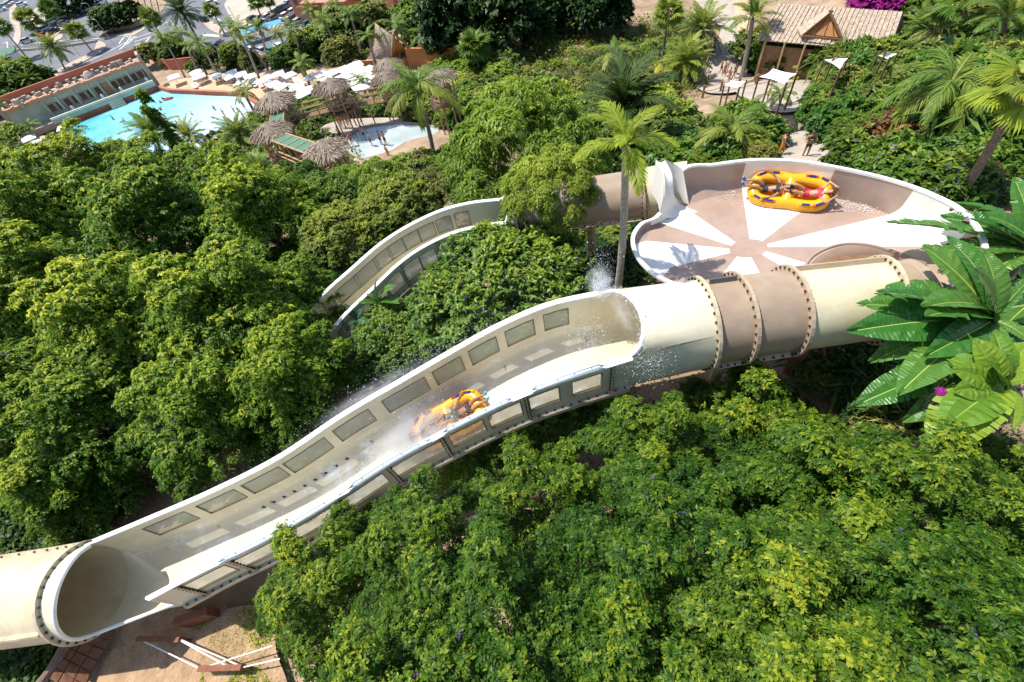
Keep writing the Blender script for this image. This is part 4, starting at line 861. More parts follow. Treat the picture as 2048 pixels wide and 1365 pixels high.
# zones of shrubs
def inpoly(x, y, poly):
    c = False; n = len(poly)
    for i in range(n):
        (x1, y1), (x2, y2) = poly[i], poly[i-1]
        if (y1 > y) != (y2 > y) and x < (x2-x1)*(y-y1)/(y2-y1)+x1: c = not c
    return c
def zone(poly, spacing, rm, keys, mats_, name, label, cat, group, h=.35, seed=1, flow=(), avoid=()):
    r = random.Random(seed); pts = []; xs = [p[0] for p in poly]; ys = [p[1] for p in poly]
    for _ in range(4000):
        x, y = r.uniform(min(xs), max(xs)), r.uniform(min(ys), max(ys))
        if not inpoly(x, y, poly) or any(inpoly(x, y, a) for a in avoid): continue
        if any(abs(x-a)+abs(y-b)*1.6 < spacing for a, b in pts): continue
        pts.append((x, y)); rad = r.uniform(*rm); P = onray(x, y, rad*h); k = r.choice(keys)
        mm = r.choice(mats_); third = ('left', 'middle', 'right')[min(2, int(3*(x-min(xs))/(max(xs)-min(xs)+1)))]; row = 'upper' if y < (min(ys)+max(ys))/2 else 'lower'
        adj = dict(leaf_mid='fresh green', leaf_olive='olive', leaf_bush='deep green', leaf_light='pale green', leaf_red='reddish', leaf_dark='dark', frond_dry='dry brown')[mm]
        lab2 = '%s %s%s, %s %s' % (adj, ('grassy ' if k.startswith('tuft') else ''), label.replace('small ', '').replace('green ', '', 1).replace('dark ', '', 1) if True else label, row, third)
        plant(name, k, mm, P, rad, lab2, cat, group, trunk=False, flow=(r.choice(flow) if flow and k in FLW else None), rz=r.uniform(0, 6.28), zs=r.uniform(.8, 1.2))
    return pts
SH4 = ['shrub0', 'shrub1', 'shrub2', 'shrub3']
PATHS = [[(1395, 0), (1475, -10), (1485, 80), (1525, 150), (1480, 195), (1390, 195), (1395, 160), (1430, 100), (1395, 30)], [(1470, 160), (1660, 135), (1665, 175), (1560, 235), (1480, 210)], [(1530, 270), (1690, 260), (1720, 345), (1540, 345)]]
zone([(985, 60), (1240, 50), (1390, 50), (1400, 120), (1330, 210), (1120, 190), (980, 130)], 33, (.4, .95), SH4+['tuft0', 'tuft1', 'tuft2']*2, ['leaf_mid', 'leaf_olive', 'leaf_olive', 'leaf_light'], 'hillside_shrub', 'small shrub on the dry open hillside below the dark trees', 'shrub', 'shrubs on the dry hillside', seed=3)
zone([(880, 130), (990, 120), (1120, 190), (1330, 210), (1350, 260), (1180, 250), (1050, 250), (900, 240)], 34, (1.2, 2.2), SH4+['far0', 'far1'], ['leaf_mid', 'leaf_light', 'leaf_light', 'leaf_olive'], 'garden_bush', 'green garden bush on the slope behind the feathery tree', 'bush', 'bushes on the slope', seed=4)
zone([(900, 240), (1180, 250), (1350, 255), (1500, 235), (1540, 275), (1520, 330), (1360, 335), (1180, 340), (1150, 290)], 42, (1.0, 1.7), SH4+['bush'], ['leaf_mid', 'leaf_bush', 'leaf_olive'], 'garden_bush', 'green garden bush below the palms behind the bowl', 'bush', 'bushes behind the bowl', seed=5, avoid=PATHS)
zone([(1640, 200), (1780, 190), (1930, 220), (1960, 330), (1900, 400), (1740, 350), (1700, 290), (1620, 250)], 44, (1.0, 1.6), ['shrub0', 'shrub1', 'bush'], ['leaf_mid', 'leaf_bush', 'leaf_bush', 'leaf_mid', 'leaf_red'], 'flowering_bush', 'speckled leafy bush on the slope right of the bowl', 'bush', 'bushes right of the bowl', seed=6, flow=('petal_purple', 'petal_purple'), avoid=PATHS)
zone([(1480, 100), (1560, 110), (1800, 115), (1900, 60), (2048, 40), (2048, 300), (1900, 240), (1700, 190), (1540, 150)], 40, (1.3, 2.2), SH4+['far1', 'tuft0'], ['leaf_mid', 'leaf_olive', 'leaf_bush'], 'garden_bush', 'bush in the dense planting below the thatched hall', 'bush', 'bushes below the thatched hall', seed=7, avoid=PATHS)
zone([(1740, -20), (2048, -20), (2048, 60), (1880, 60), (1810, 30)], 40, (1.6, 2.6), ['shrub1', 'far2', 'shrub2'], ['leaf_mid', 'leaf_olive'], 'garden_bush', 'bush in the top right corner behind the thatched hall', 'bush', 'bushes in the top right corner', seed=8)
zone([(490, 250), (560, 215), (640, 230), (690, 320), (640, 345), (520, 310)], 30, (.9, 1.6), SH4, ['leaf_mid', 'leaf_olive'], 'garden_bush', 'bush around the thatched huts by the pool', 'bush', 'bushes around the huts', seed=9)
zone([(590, 190), (700, 185), (740, 225), (690, 240), (610, 225)], 26, (.9, 1.6), SH4, ['leaf_mid', 'leaf_bush'], 'garden_bush', 'bush under the bamboo bridges', 'bush', 'bushes under the bridges', seed=10)
zone([(770, 160), (920, 150), (950, 240), (900, 250), (860, 240), (740, 230)], 30, (.9, 1.7), SH4, ['leaf_mid', 'leaf_olive', 'leaf_light'], 'garden_bush', 'bush beside the wading pool and red slide end', 'bush', 'bushes beside the wading pool', seed=11)
zone([(330, 100), (560, 118), (700, 100), (740, 120), (640, 135), (430, 140), (330, 130)], 26, (1.0, 1.8), SH4, ['leaf_mid', 'leaf_olive'], 'hedge_bush', 'bush in the hedge between deck and car park', 'bush', 'hedge bushes above the deck', seed=12)
zone([(-20, 280), (60, 275), (110, 300), (160, 330), (60, 340), (-20, 330)], 40, (1.0, 1.8), SH4, ['leaf_mid', 'leaf_olive'], 'garden_bush', 'bush at the near left corner of the pool deck', 'bush', 'bushes at the deck corner', seed=13)
zone([(430, 270), (520, 250), (560, 330), (640, 350), (560, 380), (440, 330)], 34, (1.0, 1.8), SH4+['pale0'], ['leaf_light', 'leaf_mid', 'leaf_olive'], 'garden_bush', 'bush on the slope between the left grove and the pool', 'bush', 'bushes on the slope below the pool', seed=14)

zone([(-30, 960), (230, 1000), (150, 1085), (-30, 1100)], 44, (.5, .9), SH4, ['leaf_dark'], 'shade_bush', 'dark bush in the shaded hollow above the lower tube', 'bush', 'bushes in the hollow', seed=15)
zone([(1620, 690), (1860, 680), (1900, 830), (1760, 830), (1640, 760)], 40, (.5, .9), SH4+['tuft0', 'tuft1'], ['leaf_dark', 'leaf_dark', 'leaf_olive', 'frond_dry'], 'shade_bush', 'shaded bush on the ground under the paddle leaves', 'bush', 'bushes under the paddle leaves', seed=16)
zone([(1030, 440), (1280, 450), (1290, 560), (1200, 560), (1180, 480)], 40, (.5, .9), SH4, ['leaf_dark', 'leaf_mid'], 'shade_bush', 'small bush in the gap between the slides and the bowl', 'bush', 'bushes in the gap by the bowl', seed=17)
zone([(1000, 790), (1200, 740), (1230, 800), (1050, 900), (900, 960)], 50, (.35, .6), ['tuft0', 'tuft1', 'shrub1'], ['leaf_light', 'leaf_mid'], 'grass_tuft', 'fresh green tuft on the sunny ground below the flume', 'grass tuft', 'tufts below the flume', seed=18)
zone([(-40, 1285), (165, 1292), (110, 1330), (80, 1400), (-40, 1400)], 40, (.5, .9), SH4, ['leaf_dark'], 'shade_bush', 'dark bush added for the black shade under the lower tube', 'bush', 'bushes under the lower tube', seed=19)  # dark leaves added to stand for the deep shade in this corner
zone([(800, 328), (895, 305), (940, 290), (950, 340), (860, 365), (780, 360)], 30, (.8, 1.3), SH4, ['leaf_light', 'leaf_mid', 'leaf_olive'], 'garden_bush', 'bush on the near right side of the wading pool', 'bush', 'bushes near the wading pool', seed=20, flow=('petal_purple',))
# undergrowth over the soil: one mass of small leaves
def undergrowth(polys, n, size, m, seed, zone_avoid=PATHS+[pool_pts, deck_pts, rim_pts]):
    r = np.random.default_rng(seed); Ps = []
    for poly in polys:
        k = n//len(polys); xs = [p[0] for p in poly]; ys = [p[1] for p in poly]; c = 0; t_ = 0
        W_ = []
        while c < k and t_ < k*6:
            t_ += 1; x, y = r.uniform(min(xs), max(xs)), r.uniform(min(ys), max(ys))
            if inpoly(x, y, poly) and not any(inpoly(x, y, a) for a in zone_avoid): W_.append((x, y)); c += 1
        Ps += W_
    # intersect with the ground by fixed-point iteration, vectorised
    px = np.array(Ps); d = (CM @ np.stack([px[:, 0]-CX, -(px[:, 1]-CY), np.full(len(px), -FPX)])).T; d /= -d[:, 2:3]
    z = np.full(len(px), -25.0)
    for _ in range(40): Q = d*(-z)[:, None]; z = z*.6+.4*gz(Q[:, 0], Q[:, 1])
    Q = d*(-z)[:, None]; rep = 9; B = np.repeat(Q, rep, 0); nb = len(B)
    sc = np.repeat(np.clip(np.linalg.norm(Q, axis=1)/30, .6, 3), rep)
    B = B+r.normal(0, .35, (nb, 3))*sc[:, None]*np.array([1, 1, .0])+np.array([0, 0, 1])*np.abs(r.normal(0, .22, (nb, 1)))*sc[:, None]
    B[:, 2] += gz(B[:, 0], B[:, 1])-np.repeat(z, rep)
    D = rand_dirs(nb, r, 0.05); N = np.array([0, 0, 1.])+r.normal(0, .4, (nb, 3)); L = size*r.uniform(.6, 1.4, nb)*sc
    me = flat_mesh('undergrowth', leaf_quads(B, D, N, L, L*.5), 4, np.clip(r.normal(.45, .25, nb), 0, 1)); me.materials.append(m)
    return me
ug = link('undergrowth', undergrowth([[(560, 380), (1000, 350), (1240, 420), (1260, 560), (1150, 560), (700, 700), (560, 600)], [(900, 220), (1350, 230), (1560, 330), (1300, 345), (1000, 360)], [(1640, 200), (2048, 180), (2048, 420), (1960, 400), (1700, 330)], [(430, 240), (720, 230), (700, 360), (440, 350)], [(1480, 90), (2048, 40), (2048, 240), (1640, 220), (1540, 140)]], 9000, .16, M['leaf_mid'], 3))
tag(ug, 'low green undergrowth covering the garden slopes', 'undergrowth', kind='stuff')
ug = link('dry_groundcover', undergrowth([[(960, 50), (1400, 40), (1400, 200), (1120, 230), (900, 220)], [(870, 100), (1000, 100), (1000, 220), (880, 220)]], 2600, .13, M['leaf_olive'], 4))
tag(ug, 'sparse olive ground cover on the dry hillside', 'ground cover', kind='stuff')
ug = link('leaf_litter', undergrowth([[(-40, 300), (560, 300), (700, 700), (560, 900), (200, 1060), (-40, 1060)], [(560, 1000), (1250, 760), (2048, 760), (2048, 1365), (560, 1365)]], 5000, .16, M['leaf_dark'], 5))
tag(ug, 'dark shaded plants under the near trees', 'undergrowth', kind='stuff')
ug = link('grass_patch', undergrowth([[(980, 830), (1120, 790), (1150, 850), (1020, 930), (960, 900)], [(470, 1230), (545, 1225), (540, 1330), (440, 1340), (415, 1290)]], 1500, .07, M['leaf_light'], 6))
tag(ug, 'bright grass and weeds on the ground beside the flume', 'grass', kind='stuff')

# ================================================================== PALMS
def frond_quads(L=1.0, rise=.6, droop=.9, n=34, ll=.3, w=.03, ang_=50, hang=.3, seed=0, twist=0.0):
    r = np.random.default_rng(seed); t = np.linspace(.14, 1, n)
    def pos(t): return np.stack([L*(t-.22*droop*t**2), twist*L*t**2, L*(rise*t-droop*t**2)], 1)
    e = 1e-3; P = pos(t); T = unit(pos(t+e)-pos(t-e)); S = unit(np.cross(T, np.array([0, 0, 1.]))); U = np.cross(S, T)
    out = []; sh = []
    for sg in (-1, 1):
        a = np.radians(ang_*(1-.45*t))[:, None]
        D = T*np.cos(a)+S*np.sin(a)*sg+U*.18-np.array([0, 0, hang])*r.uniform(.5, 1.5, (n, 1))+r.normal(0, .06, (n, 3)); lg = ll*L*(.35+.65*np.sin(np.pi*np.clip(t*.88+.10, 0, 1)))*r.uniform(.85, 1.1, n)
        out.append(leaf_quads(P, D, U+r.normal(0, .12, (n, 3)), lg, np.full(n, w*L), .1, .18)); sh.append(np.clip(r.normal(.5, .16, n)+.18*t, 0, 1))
    tt = np.linspace(0, 1, 9); Q = pos(tt); wd = (.022*(1-.85*tt)*L)[:, None]
    Sd = np.tile([0, 1., 0], (9, 1)); q = np.stack([Q[:-1]-Sd[:-1]*wd[:-1], Q[1:]-Sd[1:]*wd[1:], Q[1:]+Sd[1:]*wd[1:], Q[:-1]+Sd[:-1]*wd[:-1]], 1).reshape(-1, 3); up = np.array([0, 0, .01*L])
    out.append(q+up); sh.append(np.full(8, .75))
    return np.concatenate(out), np.concatenate(sh)
def fan_quads(L=1.0, n=22, spread=210, seed=0, pet=.5):
    r = np.random.default_rng(seed); a = np.radians(np.linspace(-spread/2, spread/2, n)); base = np.array([pet*L, 0, .12*L])
    D = np.stack([np.cos(a), np.sin(a), .12-.25*np.abs(np.sin(a))-.15*r.uniform(0, 1, n)], 1); P = np.tile(base, (n, 1)); lg = L*(.62-.12*np.abs(np.sin(a/2)))*r.uniform(.9, 1.1, n)
    V = leaf_quads(P, D, np.tile([0, 0, 1.], (n, 1)), lg, np.full(n, .105*L), .12, .22)
    wd = .014*L; pq = np.array([[0, -wd, 0], [pet*L, -wd, .12*L], [pet*L, wd, .12*L], [0, wd, 0]]); V = np.concatenate([V, pq])
    return V, np.concatenate([np.clip(r.normal(.55, .15, n), 0, 1), [.8]])
def rotm(yaw, pitch):
    cy, sy, c, s_ = math.cos(yaw), math.sin(yaw), math.cos(pitch), math.sin(pitch)
    return np.array([[cy, -sy, 0], [sy, cy, 0], [0, 0, 1]]) @ np.array([[c, 0, -s_], [0, 1, 0], [s_, 0, c]])
def palm_crown(name, seed, nf, kind, p0, p1, **kw):
    r = np.random.default_rng(seed); Vs, Ss = [], []
    for i in range(nf):
        f = i/nf; yaw = i*2.39996+r.uniform(-.2, .2); pitch = p1+(p0-p1)*f+r.uniform(-.1, .1); L = r.uniform(.85, 1.1)
        V, S_ = (frond_quads(L=L, seed=seed*50+i, **kw) if kind == 'feather' else fan_quads(L=L, seed=seed*50+i, **kw))
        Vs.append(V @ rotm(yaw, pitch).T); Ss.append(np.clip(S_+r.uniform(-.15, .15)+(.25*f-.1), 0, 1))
    return flat_mesh(name, np.concatenate(Vs), 4, np.concatenate(Ss))
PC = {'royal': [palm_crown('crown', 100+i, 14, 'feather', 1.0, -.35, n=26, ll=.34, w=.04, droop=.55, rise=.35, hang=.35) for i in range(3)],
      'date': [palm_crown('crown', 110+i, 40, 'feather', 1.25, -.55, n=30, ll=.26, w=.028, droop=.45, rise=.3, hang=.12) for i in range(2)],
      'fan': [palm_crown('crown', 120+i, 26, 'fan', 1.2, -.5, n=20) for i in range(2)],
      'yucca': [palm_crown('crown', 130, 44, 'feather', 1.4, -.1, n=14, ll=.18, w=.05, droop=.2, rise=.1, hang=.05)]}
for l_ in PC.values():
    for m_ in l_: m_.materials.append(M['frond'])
def palm_trunk(root, top, r, m, rings=True):
    mb = MB(); n = 12; b = Vector((0, 0, -.4)); top = Vector(top); pts = []; rs = []
    for i in range(n+1):
        t = i/n; p = b.lerp(top, t); bend = math.sin(t*math.pi)*.02*top.length; pts.append(p+Vector((bend, 0, 0))); rs.append(r*(1.25-.4*t)*(1.05 if i % 2 else .97) if i else r*1.5)
    mb.tube(pts, rs, 9); return smoothmesh(mb, 'trunk', m, root)
def palm(kind, var, crown_px, base_px, rpx, label, m='frond', group=None, tm='palm_trunk', tr=.16, hmin=None, fronds=None, name=None, crown_z=None):
    if crown_z is None: B = onray(*base_px, 0.0); r_ = ray(*crown_px); rh = r_[:2]; t = max(float(B[:2]@rh)/float(rh@rh), 1.0); C = r_*t
    else: C = at(*crown_px, crown_z); B = np.array([C[0]-.1, C[1]+.05, float(gz(C[0], C[1]))])
    if C[2] < B[2]+1.0: C[2] = B[2]+1.0
    R = rpx/scale_at(C); o = empty(name or {'fan': 'fan_palm', 'date': 'date_palm', 'yucca': 'yucca'}.get(kind, 'palm_tree'), tuple(B)); tag(o, label, 'palm tree' if kind != 'yucca' else 'yucca', group)
    top = Vector(C-B); palm_trunk(o, top, tr, M[tm])
    if fronds is None:
        c = link('crown', PC[kind][var % len(PC[kind])], o); c.location = top; c.scale = (R,)*3; c.rotation_euler = (0, 0, random.uniform(0, 6.28)); objmat(c, M[m])
    else: fronds(o, top, R, M[m])
    return o
FR = []
for i in range(4):
    V, S_ = frond_quads(L=1.0, seed=300+i, n=46, ll=.30, w=.024, droop=.62, rise=.42, hang=.22, twist=.05*(i-1.5)); FR.append(flat_mesh('frond', V, 4, S_)); FR[-1].materials.append(M['frond'])
FRD = []
for i in range(3):
    V, S_ = frond_quads(L=1.0, seed=320+i, n=54, ll=.30, w=.018, droop=.95, rise=.55, hang=.5); FRD.append(flat_mesh('frond', V, 4, S_)); FRD[-1].materials.append(M['frond'])
FFN = []
for i in range(3):
    V, S_ = fan_quads(L=1.0, n=30, seed=340+i, spread=230); FFN.append(flat_mesh('fan_leaf', V, 4, S_)); FFN[-1].materials.append(M['frond'])
def near_fronds(meshes, n, p0, p1, seed, yaw0=0.0, nm='frond'):
    def f(o, top, R, m):
        r = random.Random(seed)
        for i in range(n):
            fr = link(nm, meshes[i % len(meshes)], o); fr.location = top; t = i/max(n-1, 1)
            fr.rotation_euler = Matrix(rotm(yaw0+i*2.39996+r.uniform(-.2, .2), p1+(p0-p1)*t+r.uniform(-.08, .08)).tolist()).to_euler(); k = R*r.uniform(.85, 1.1); fr.scale = (k, k, k); objmat(fr, m)
    return f
# the bright palm between the slides and the one casting fronds behind it
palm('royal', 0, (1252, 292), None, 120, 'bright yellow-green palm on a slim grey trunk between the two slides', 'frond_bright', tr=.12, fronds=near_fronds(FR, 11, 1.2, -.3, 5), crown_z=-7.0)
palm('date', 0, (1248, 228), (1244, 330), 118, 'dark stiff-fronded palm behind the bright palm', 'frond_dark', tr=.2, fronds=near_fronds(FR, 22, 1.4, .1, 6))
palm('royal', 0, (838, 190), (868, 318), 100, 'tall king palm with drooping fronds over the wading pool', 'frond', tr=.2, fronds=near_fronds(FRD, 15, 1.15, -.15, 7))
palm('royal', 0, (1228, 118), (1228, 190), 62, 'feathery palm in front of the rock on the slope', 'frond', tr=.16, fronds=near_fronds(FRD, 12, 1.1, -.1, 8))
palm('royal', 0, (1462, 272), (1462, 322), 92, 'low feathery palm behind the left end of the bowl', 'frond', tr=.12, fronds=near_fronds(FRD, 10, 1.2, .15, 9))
palm('royal', 0, (1505, 40), (1482, 158), 60, 'royal palm leaning before the thatched hall', 'frond', tr=.24, fronds=near_fronds(FR, 13, 1.3, -.2, 10))
palm('fan', 0, (950, 98), (962, 162), 40, 'fan palm with thin dark trunk left of the dry hillside', 'frond', tm='palm_brown', tr=.15)
palm('fan', 1, (1336, 30), (1318, 145), 36, 'slim fan palm on the dry hillside', 'frond', tm='palm_brown', tr=.13)
palm('date', 0, (1402, 62), (1412, 110), 62, 'bushy date palm beside the footpath', 'frond', tm='palm_brown')
palm('date', 1, (1372, 128), (1372, 165), 58, 'low bushy date palm below the footpath', 'frond', tm='palm_brown')
palm('yucca', 0, (1172, 40), (1175, 80), 36, 'yellowish yucca clump at the top of the hillside', 'frond_yellow', tm='palm_brown')
palm('royal', 1, (998, 212), (998, 236), 40, 'golden yellow palm tuft behind the feathery tree', 'frond_yellow')
palm('royal', 1, (735, 355), (735, 385), 38, 'golden yellow palm tuft among the flowering shrubs', 'frond_yellow')
palm('royal', 1, (1310, 165), (1312, 200), 40, 'yellowish palm tuft beside the rock', 'frond_yellow')
palm('date', 0, (310, 268), (322, 330), 58, 'palm tuft in front of the near edge of the wave pool', 'frond')
palm('date', 1, (480, 272), (486, 310), 52, 'palm tuft below the right end of the wave pool', 'frond')
palm('date', 0, (520, 345), (525, 380), 50, 'spiky grey-green palm at the edge of the left grove', 'frond')
palm('date', 0, (620, 320), (625, 350), 42, 'spiky palm in front of the round thatched hut', 'frond')
palm('date', 1, (380, 275), (390, 320), 42, 'palm behind the slender young tree', 'frond')
palm('royal', 2, (12, 305), (20, 335), 38, 'small palm at the left edge of the pool deck', 'frond')
palm('royal', 0, (62, 252), (86, 292), 22, 'thin palm at the left corner of the wave pool', 'frond', tr=.12)
palm('royal', 0, (-12, 205), (54, 292), 24, 'palm with pale trunk leaning across the deck corner', 'frond', tr=.2)
RP = [((60, 42), (80, 66), 24, 'fan'), ((100, 22), (132, 62), 20, 'fan'), ((155, 67), (186, 106), 22, 'fan'), ((107, 97), (131, 143), 30, 'date'), ((4, 57), (55, 118), 20, 'fan'), ((302, 38), (322, 76), 20, 'fan'), ((325, 76), (370, 156), 24, 'royal'), ((360, 68), (394, 142), 24, 'royal'), ((400, 88), (446, 172), 26, 'royal'),
 ((378, 92), (414, 150), 20, 'royal'), ((475, 58), (524, 174), 26, 'royal'), ((492, 78), (541, 147), 24, 'royal'), ((519, 57), (532, 112), 20, 'date'), ((556, 66), (578, 110), 20, 'royal'), ((648, 42), (688, 130), 30, 'royal'), ((604, 128), (622, 184), 26, 'royal'), ((790, 52), (802, 132), 34, 'royal'), ((736, 72), (752, 148), 24, 'royal'), ((487, 186), (516, 242), 26, 'royal'),
 ((455, 50), (500, 150), 22, 'royal'), ((585, 60), (610, 140), 24, 'royal'), ((850, 70), (850, 130), 34, 'royal'), ((700, 30), (722, 110), 26, 'royal'), ((60, 160), (80, 195), 22, 'date'), ((15, 130), (30, 160), 20, 'date'), ((425, 25), (450, 70), 16, 'fan'), ((620, 20), (640, 60), 22, 'royal'), ((670, 15), (690, 60), 22, 'royal'), ((760, 15), (775, 60), 24, 'royal'), ((720, 160), (735, 200), 20, 'royal'), ((535, 5), (545, 32), 16, 'fan'), ((512, 8), (522, 36), 16, 'fan')]
for i, (c, b, r, k) in enumerate(RP):
    palm(k, i, c, b, r*1.15, 'tall slim palm among the rows between the wave pool and the car park' if k == 'royal' else ('fan palm on a long bare trunk beside the roads at the upper left' if k == 'fan' else 'bushy palm beside the roads at the upper left'), 'frond', group={'royal': 'slim palms above the deck', 'fan': 'fan palms by the road', 'date': 'bushy palms by the road'}[k], tr=.2)
palm('date', 0, (366, 28), (405, 100), 44, 'big palm with a skirt of dry drooping fronds by the road', 'frond_dark', tm='palm_brown', tr=.3)
# dotted trunks of the palm rows by the top road
for i in range(7): palm('fan', i, (232+i*12, -14-i*3), (252+i*11, 58-i*5), 14, 'thin palm in the row along the shaded bank', 'frond_dark', group='row of thin palms on the bank', tm='palm_brown', tr=.14)
# right edge
FP = palm('fan', 0, (2046, 180), (1905, 420), 92, 'big fan palm leaning at the right edge with a ragged dry skirt', 'frond_bright', tm='palm_brown', tr=.16, fronds=near_fronds(FFN, 11, .7, -.5, 12, 1.9, 'fan_leaf'))
sk_ = MB(); 
V, S_ = [], []
for i in range(60):
    q_, h_ = frond_quads(L=.9, seed=500+i, n=10, ll=.3, w=.05, droop=.3, rise=0, hang=.8); V.append(q_ @ rotm(i*2.4, -1.15-.25*random.random()).T+np.array([0, 0, -.25*random.random()])); S_.append(np.clip(h_-.1, 0, 1))
trk = [c for c in FP.children if c.name.startswith('trunk')][0]; topv = max((Vector(v.co) for v in trk.data.vertices), key=lambda q_: q_.z)
o = link('dry_skirt', flat_mesh('dry_skirt', np.concatenate(V), 4, np.concatenate(S_)), FP, M['frond_dry']); o.location = topv; o.scale = (.62,)*3
palm('royal', 0, (1893, 178), (1900, 290), 125, 'palm with long shaggy drooping fronds right of the thatched hall', 'frond', tm='palm_brown', tr=.2, fronds=near_fronds(FRD, 20, .9, -.35, 13))
palm('fan', 1, (1930, 22), (1950, 120), 70, 'pale green fan palm in the top right corner', 'frond', tm='palm_brown', fronds=near_fronds(FFN, 12, 1.1, -.3, 14, 0, 'fan_leaf'))
palm('royal', 1, (2010, 40), (2005, 150), 80, 'feathery palm cut by the top right corner', 'frond', tm='palm_brown', fronds=near_fronds(FR, 14, 1.2, -.2, 15))
palm('date', 1, (1850, 60), (1855, 110), 55, 'bushy palm at the right end of the thatched hall', 'frond')
palm('fan', 0, (1692, 118), (1700, 160), 34, 'small yellow fan palm below the thatched hall', 'frond_yellow')
for x, y in ((1560, 190), (1640, 215), (1700, 200), (1600, 130), (1650, 160), (1500, 215), (1755, 175)): palm('royal', x, (x, y), (x+2, y+26), 34, 'small feathery palm among the terraces below the thatched hall', 'frond', group='small palms on the terraces', tr=.1)

# ---- broad-leaved plants (bananas, strelitzias)
def broad_leaf(L, W, droop, tears, seed, up=0.2):
    r = random.Random(seed); mb = MB(); n = 22
    def c(t): return Vector((L*(t-.18*droop*t*t), 0, L*(up*t-droop*.55*t*t)))
    rows = []
    for i in range(n+1):
        t = i/n; hw = W*.5*max(0.0, math.sin(math.pi*min(1, t*.93+.07)))**.6*(1 if t < .8 else 1-(t-.8)*1.5)
        rows.append((t, max(hw, .01)))
    for sg in (-1, 1):
        i = 0
        while i < n:
            t0, w0 = rows[i]; t1, w1 = rows[i+1]; a, b = c(t0), c(t1); lift = .22; tear = r.random() < tears
            dz = -r.uniform(.0, .16)*(1 if tear else .25); dx = .05*L
            m0, m1 = a+Vector((dx*.5, sg*w0*.5, w0*lift)), b+Vector((dx*.5, sg*w1*.5, w1*lift)); e0, e1 = a+Vector((dx, sg*w0, w0*(lift*1.1)+dz*w0*2)), b+Vector((dx-(.02*L if tear else 0), sg*w1, w1*(lift*1.1)+dz*w1*2))
            wob = Vector((0, 0, .018*W*math.sin(i*2.6)))
            mb.add([a, b, m1+wob, m0-wob], [(0, 1, 2, 3)]); mb.add([m0-wob, m1+wob, e1, e0], [(0, 1, 2, 3)]); i += 1
    mb.tube([c(t) for t in np.linspace(0, .97, 10)], [max(.03*(1-t), .008)*L*.6 for t in np.linspace(0, 1, 10)], 6, mi=1)
    me = mb.mesh('leaf', False); a = me.attributes.new('shade', 'FLOAT', 'FACE'); rr = np.random.default_rng(seed); a.data.foreach_set('value', np.clip(rr.normal(.5, .06, len(me.polygons)), 0, 1).astype(np.float32)); return me
M['banana'] = leafmat('banana_leaf', (0.03, 0.11, 0.018), (0.07, 0.20, 0.03), (0.17, 0.32, 0.04), rough=.34, trans=.28, hue=.02, spec=.4)
M['banana_light'] = leafmat('banana_leaf_light', (0.09, 0.2, 0.02), (0.2, 0.33, 0.03), (0.35, 0.42, 0.05), rough=.35, trans=.35, hue=.02)
M['banana_blue'] = leafmat('banana_leaf_blue', (0.03, 0.11, 0.06), (0.06, 0.19, 0.10), (0.14, 0.28, 0.15), rough=.35, trans=.25, hue=.01)
for k_ in ('banana', 'banana_light', 'banana_blue'):          # fine cross ribs of the leaf blades
    t = M[k_].node_tree; b = t.nodes['Principled BSDF']; tc = t.nodes.new('ShaderNodeTexCoord'); wv = t.nodes.new('ShaderNodeTexWave'); wv.inputs['Scale'].default_value = 14; wv.inputs['Distortion'].default_value = .6; t.links.new(tc.outputs['Object'], wv.inputs['Vector']); bp = t.nodes.new('ShaderNodeBump'); bp.inputs['Strength'].default_value = .5; bp.inputs['Distance'].default_value = .01; t.links.new(wv.outputs['Fac'], bp.inputs['Height']); t.links.new(bp.outputs['Normal'], b.inputs['Normal'])
M['midrib'] = mat('midrib', (0.28, 0.36, 0.08), .5)
BL = [broad_leaf(1, .27, .45, .15, 1), broad_leaf(1, .29, .7, .2, 2), broad_leaf(1, .25, .3, .4, 3), broad_leaf(1, .28, .9, .5, 4)]
BLW = [broad_leaf(1, .42, .6, .1, 11), broad_leaf(1, .5, .9, .15, 12), broad_leaf(1, .46, .3, .1, 13)]
for m_ in BL+BLW: m_.materials.append(M['banana']); m_.materials.append(M['midrib'])
def broad_plant(px, py, z, leaves, label, m, cat='plant', seed=0, R=None, meshes=BL, group=None, name='broad_leaved_plant'):
    """leaves: list of (tip pixel x, tip pixel y, rise of the tip in metres) or a count"""
    C = Vector(at(px, py, z)); g0 = float(gz(C.x, C.y)); o = empty(name, (C.x, C.y, g0)); tag(o, label, cat, group); r = random.Random(seed); h = C.z-g0
    mb = MB(); mb.tube([(0, 0, -.3), (0, 0, h*.6), (0, 0, h)], [.16, .12, .07], 8); mb.build('stem', M['palm_trunk'], o)
    if isinstance(leaves, int): vec = []; 
    else: vec = [Vector(at(x, y, z+dz))-C for x, y, dz in leaves]
    if isinstance(leaves, int):
        for i in range(leaves):
            a = i*2.4+r.uniform(-.3, .3); e = r.uniform(.2, 1.0); vec.append(Vector((math.cos(a)*math.cos(e), math.sin(a)*math.cos(e), math.sin(e)))*R)
    for i, v in enumerate(vec):
        L = v.length*1.12; lf = link('leaf', meshes[(i+seed) % len(meshes)], o); lf.location = (0, 0, h)
        x = v.normalized(); tmp = Vector((0, 0, 1)); y = tmp.cross(x).normalized(); zz = x.cross(y); 
        pitch = Matrix.Rotation(R_(-9), 3, 'Y'); rot = Matrix((x, y, zz)).transposed() @ pitch @ Matrix.Rotation(r.uniform(-.5, .5), 3, 'X'); lf.rotation_euler = rot.to_euler(); lf.scale = (L, L, L); objmat(lf, M[m])
    return o
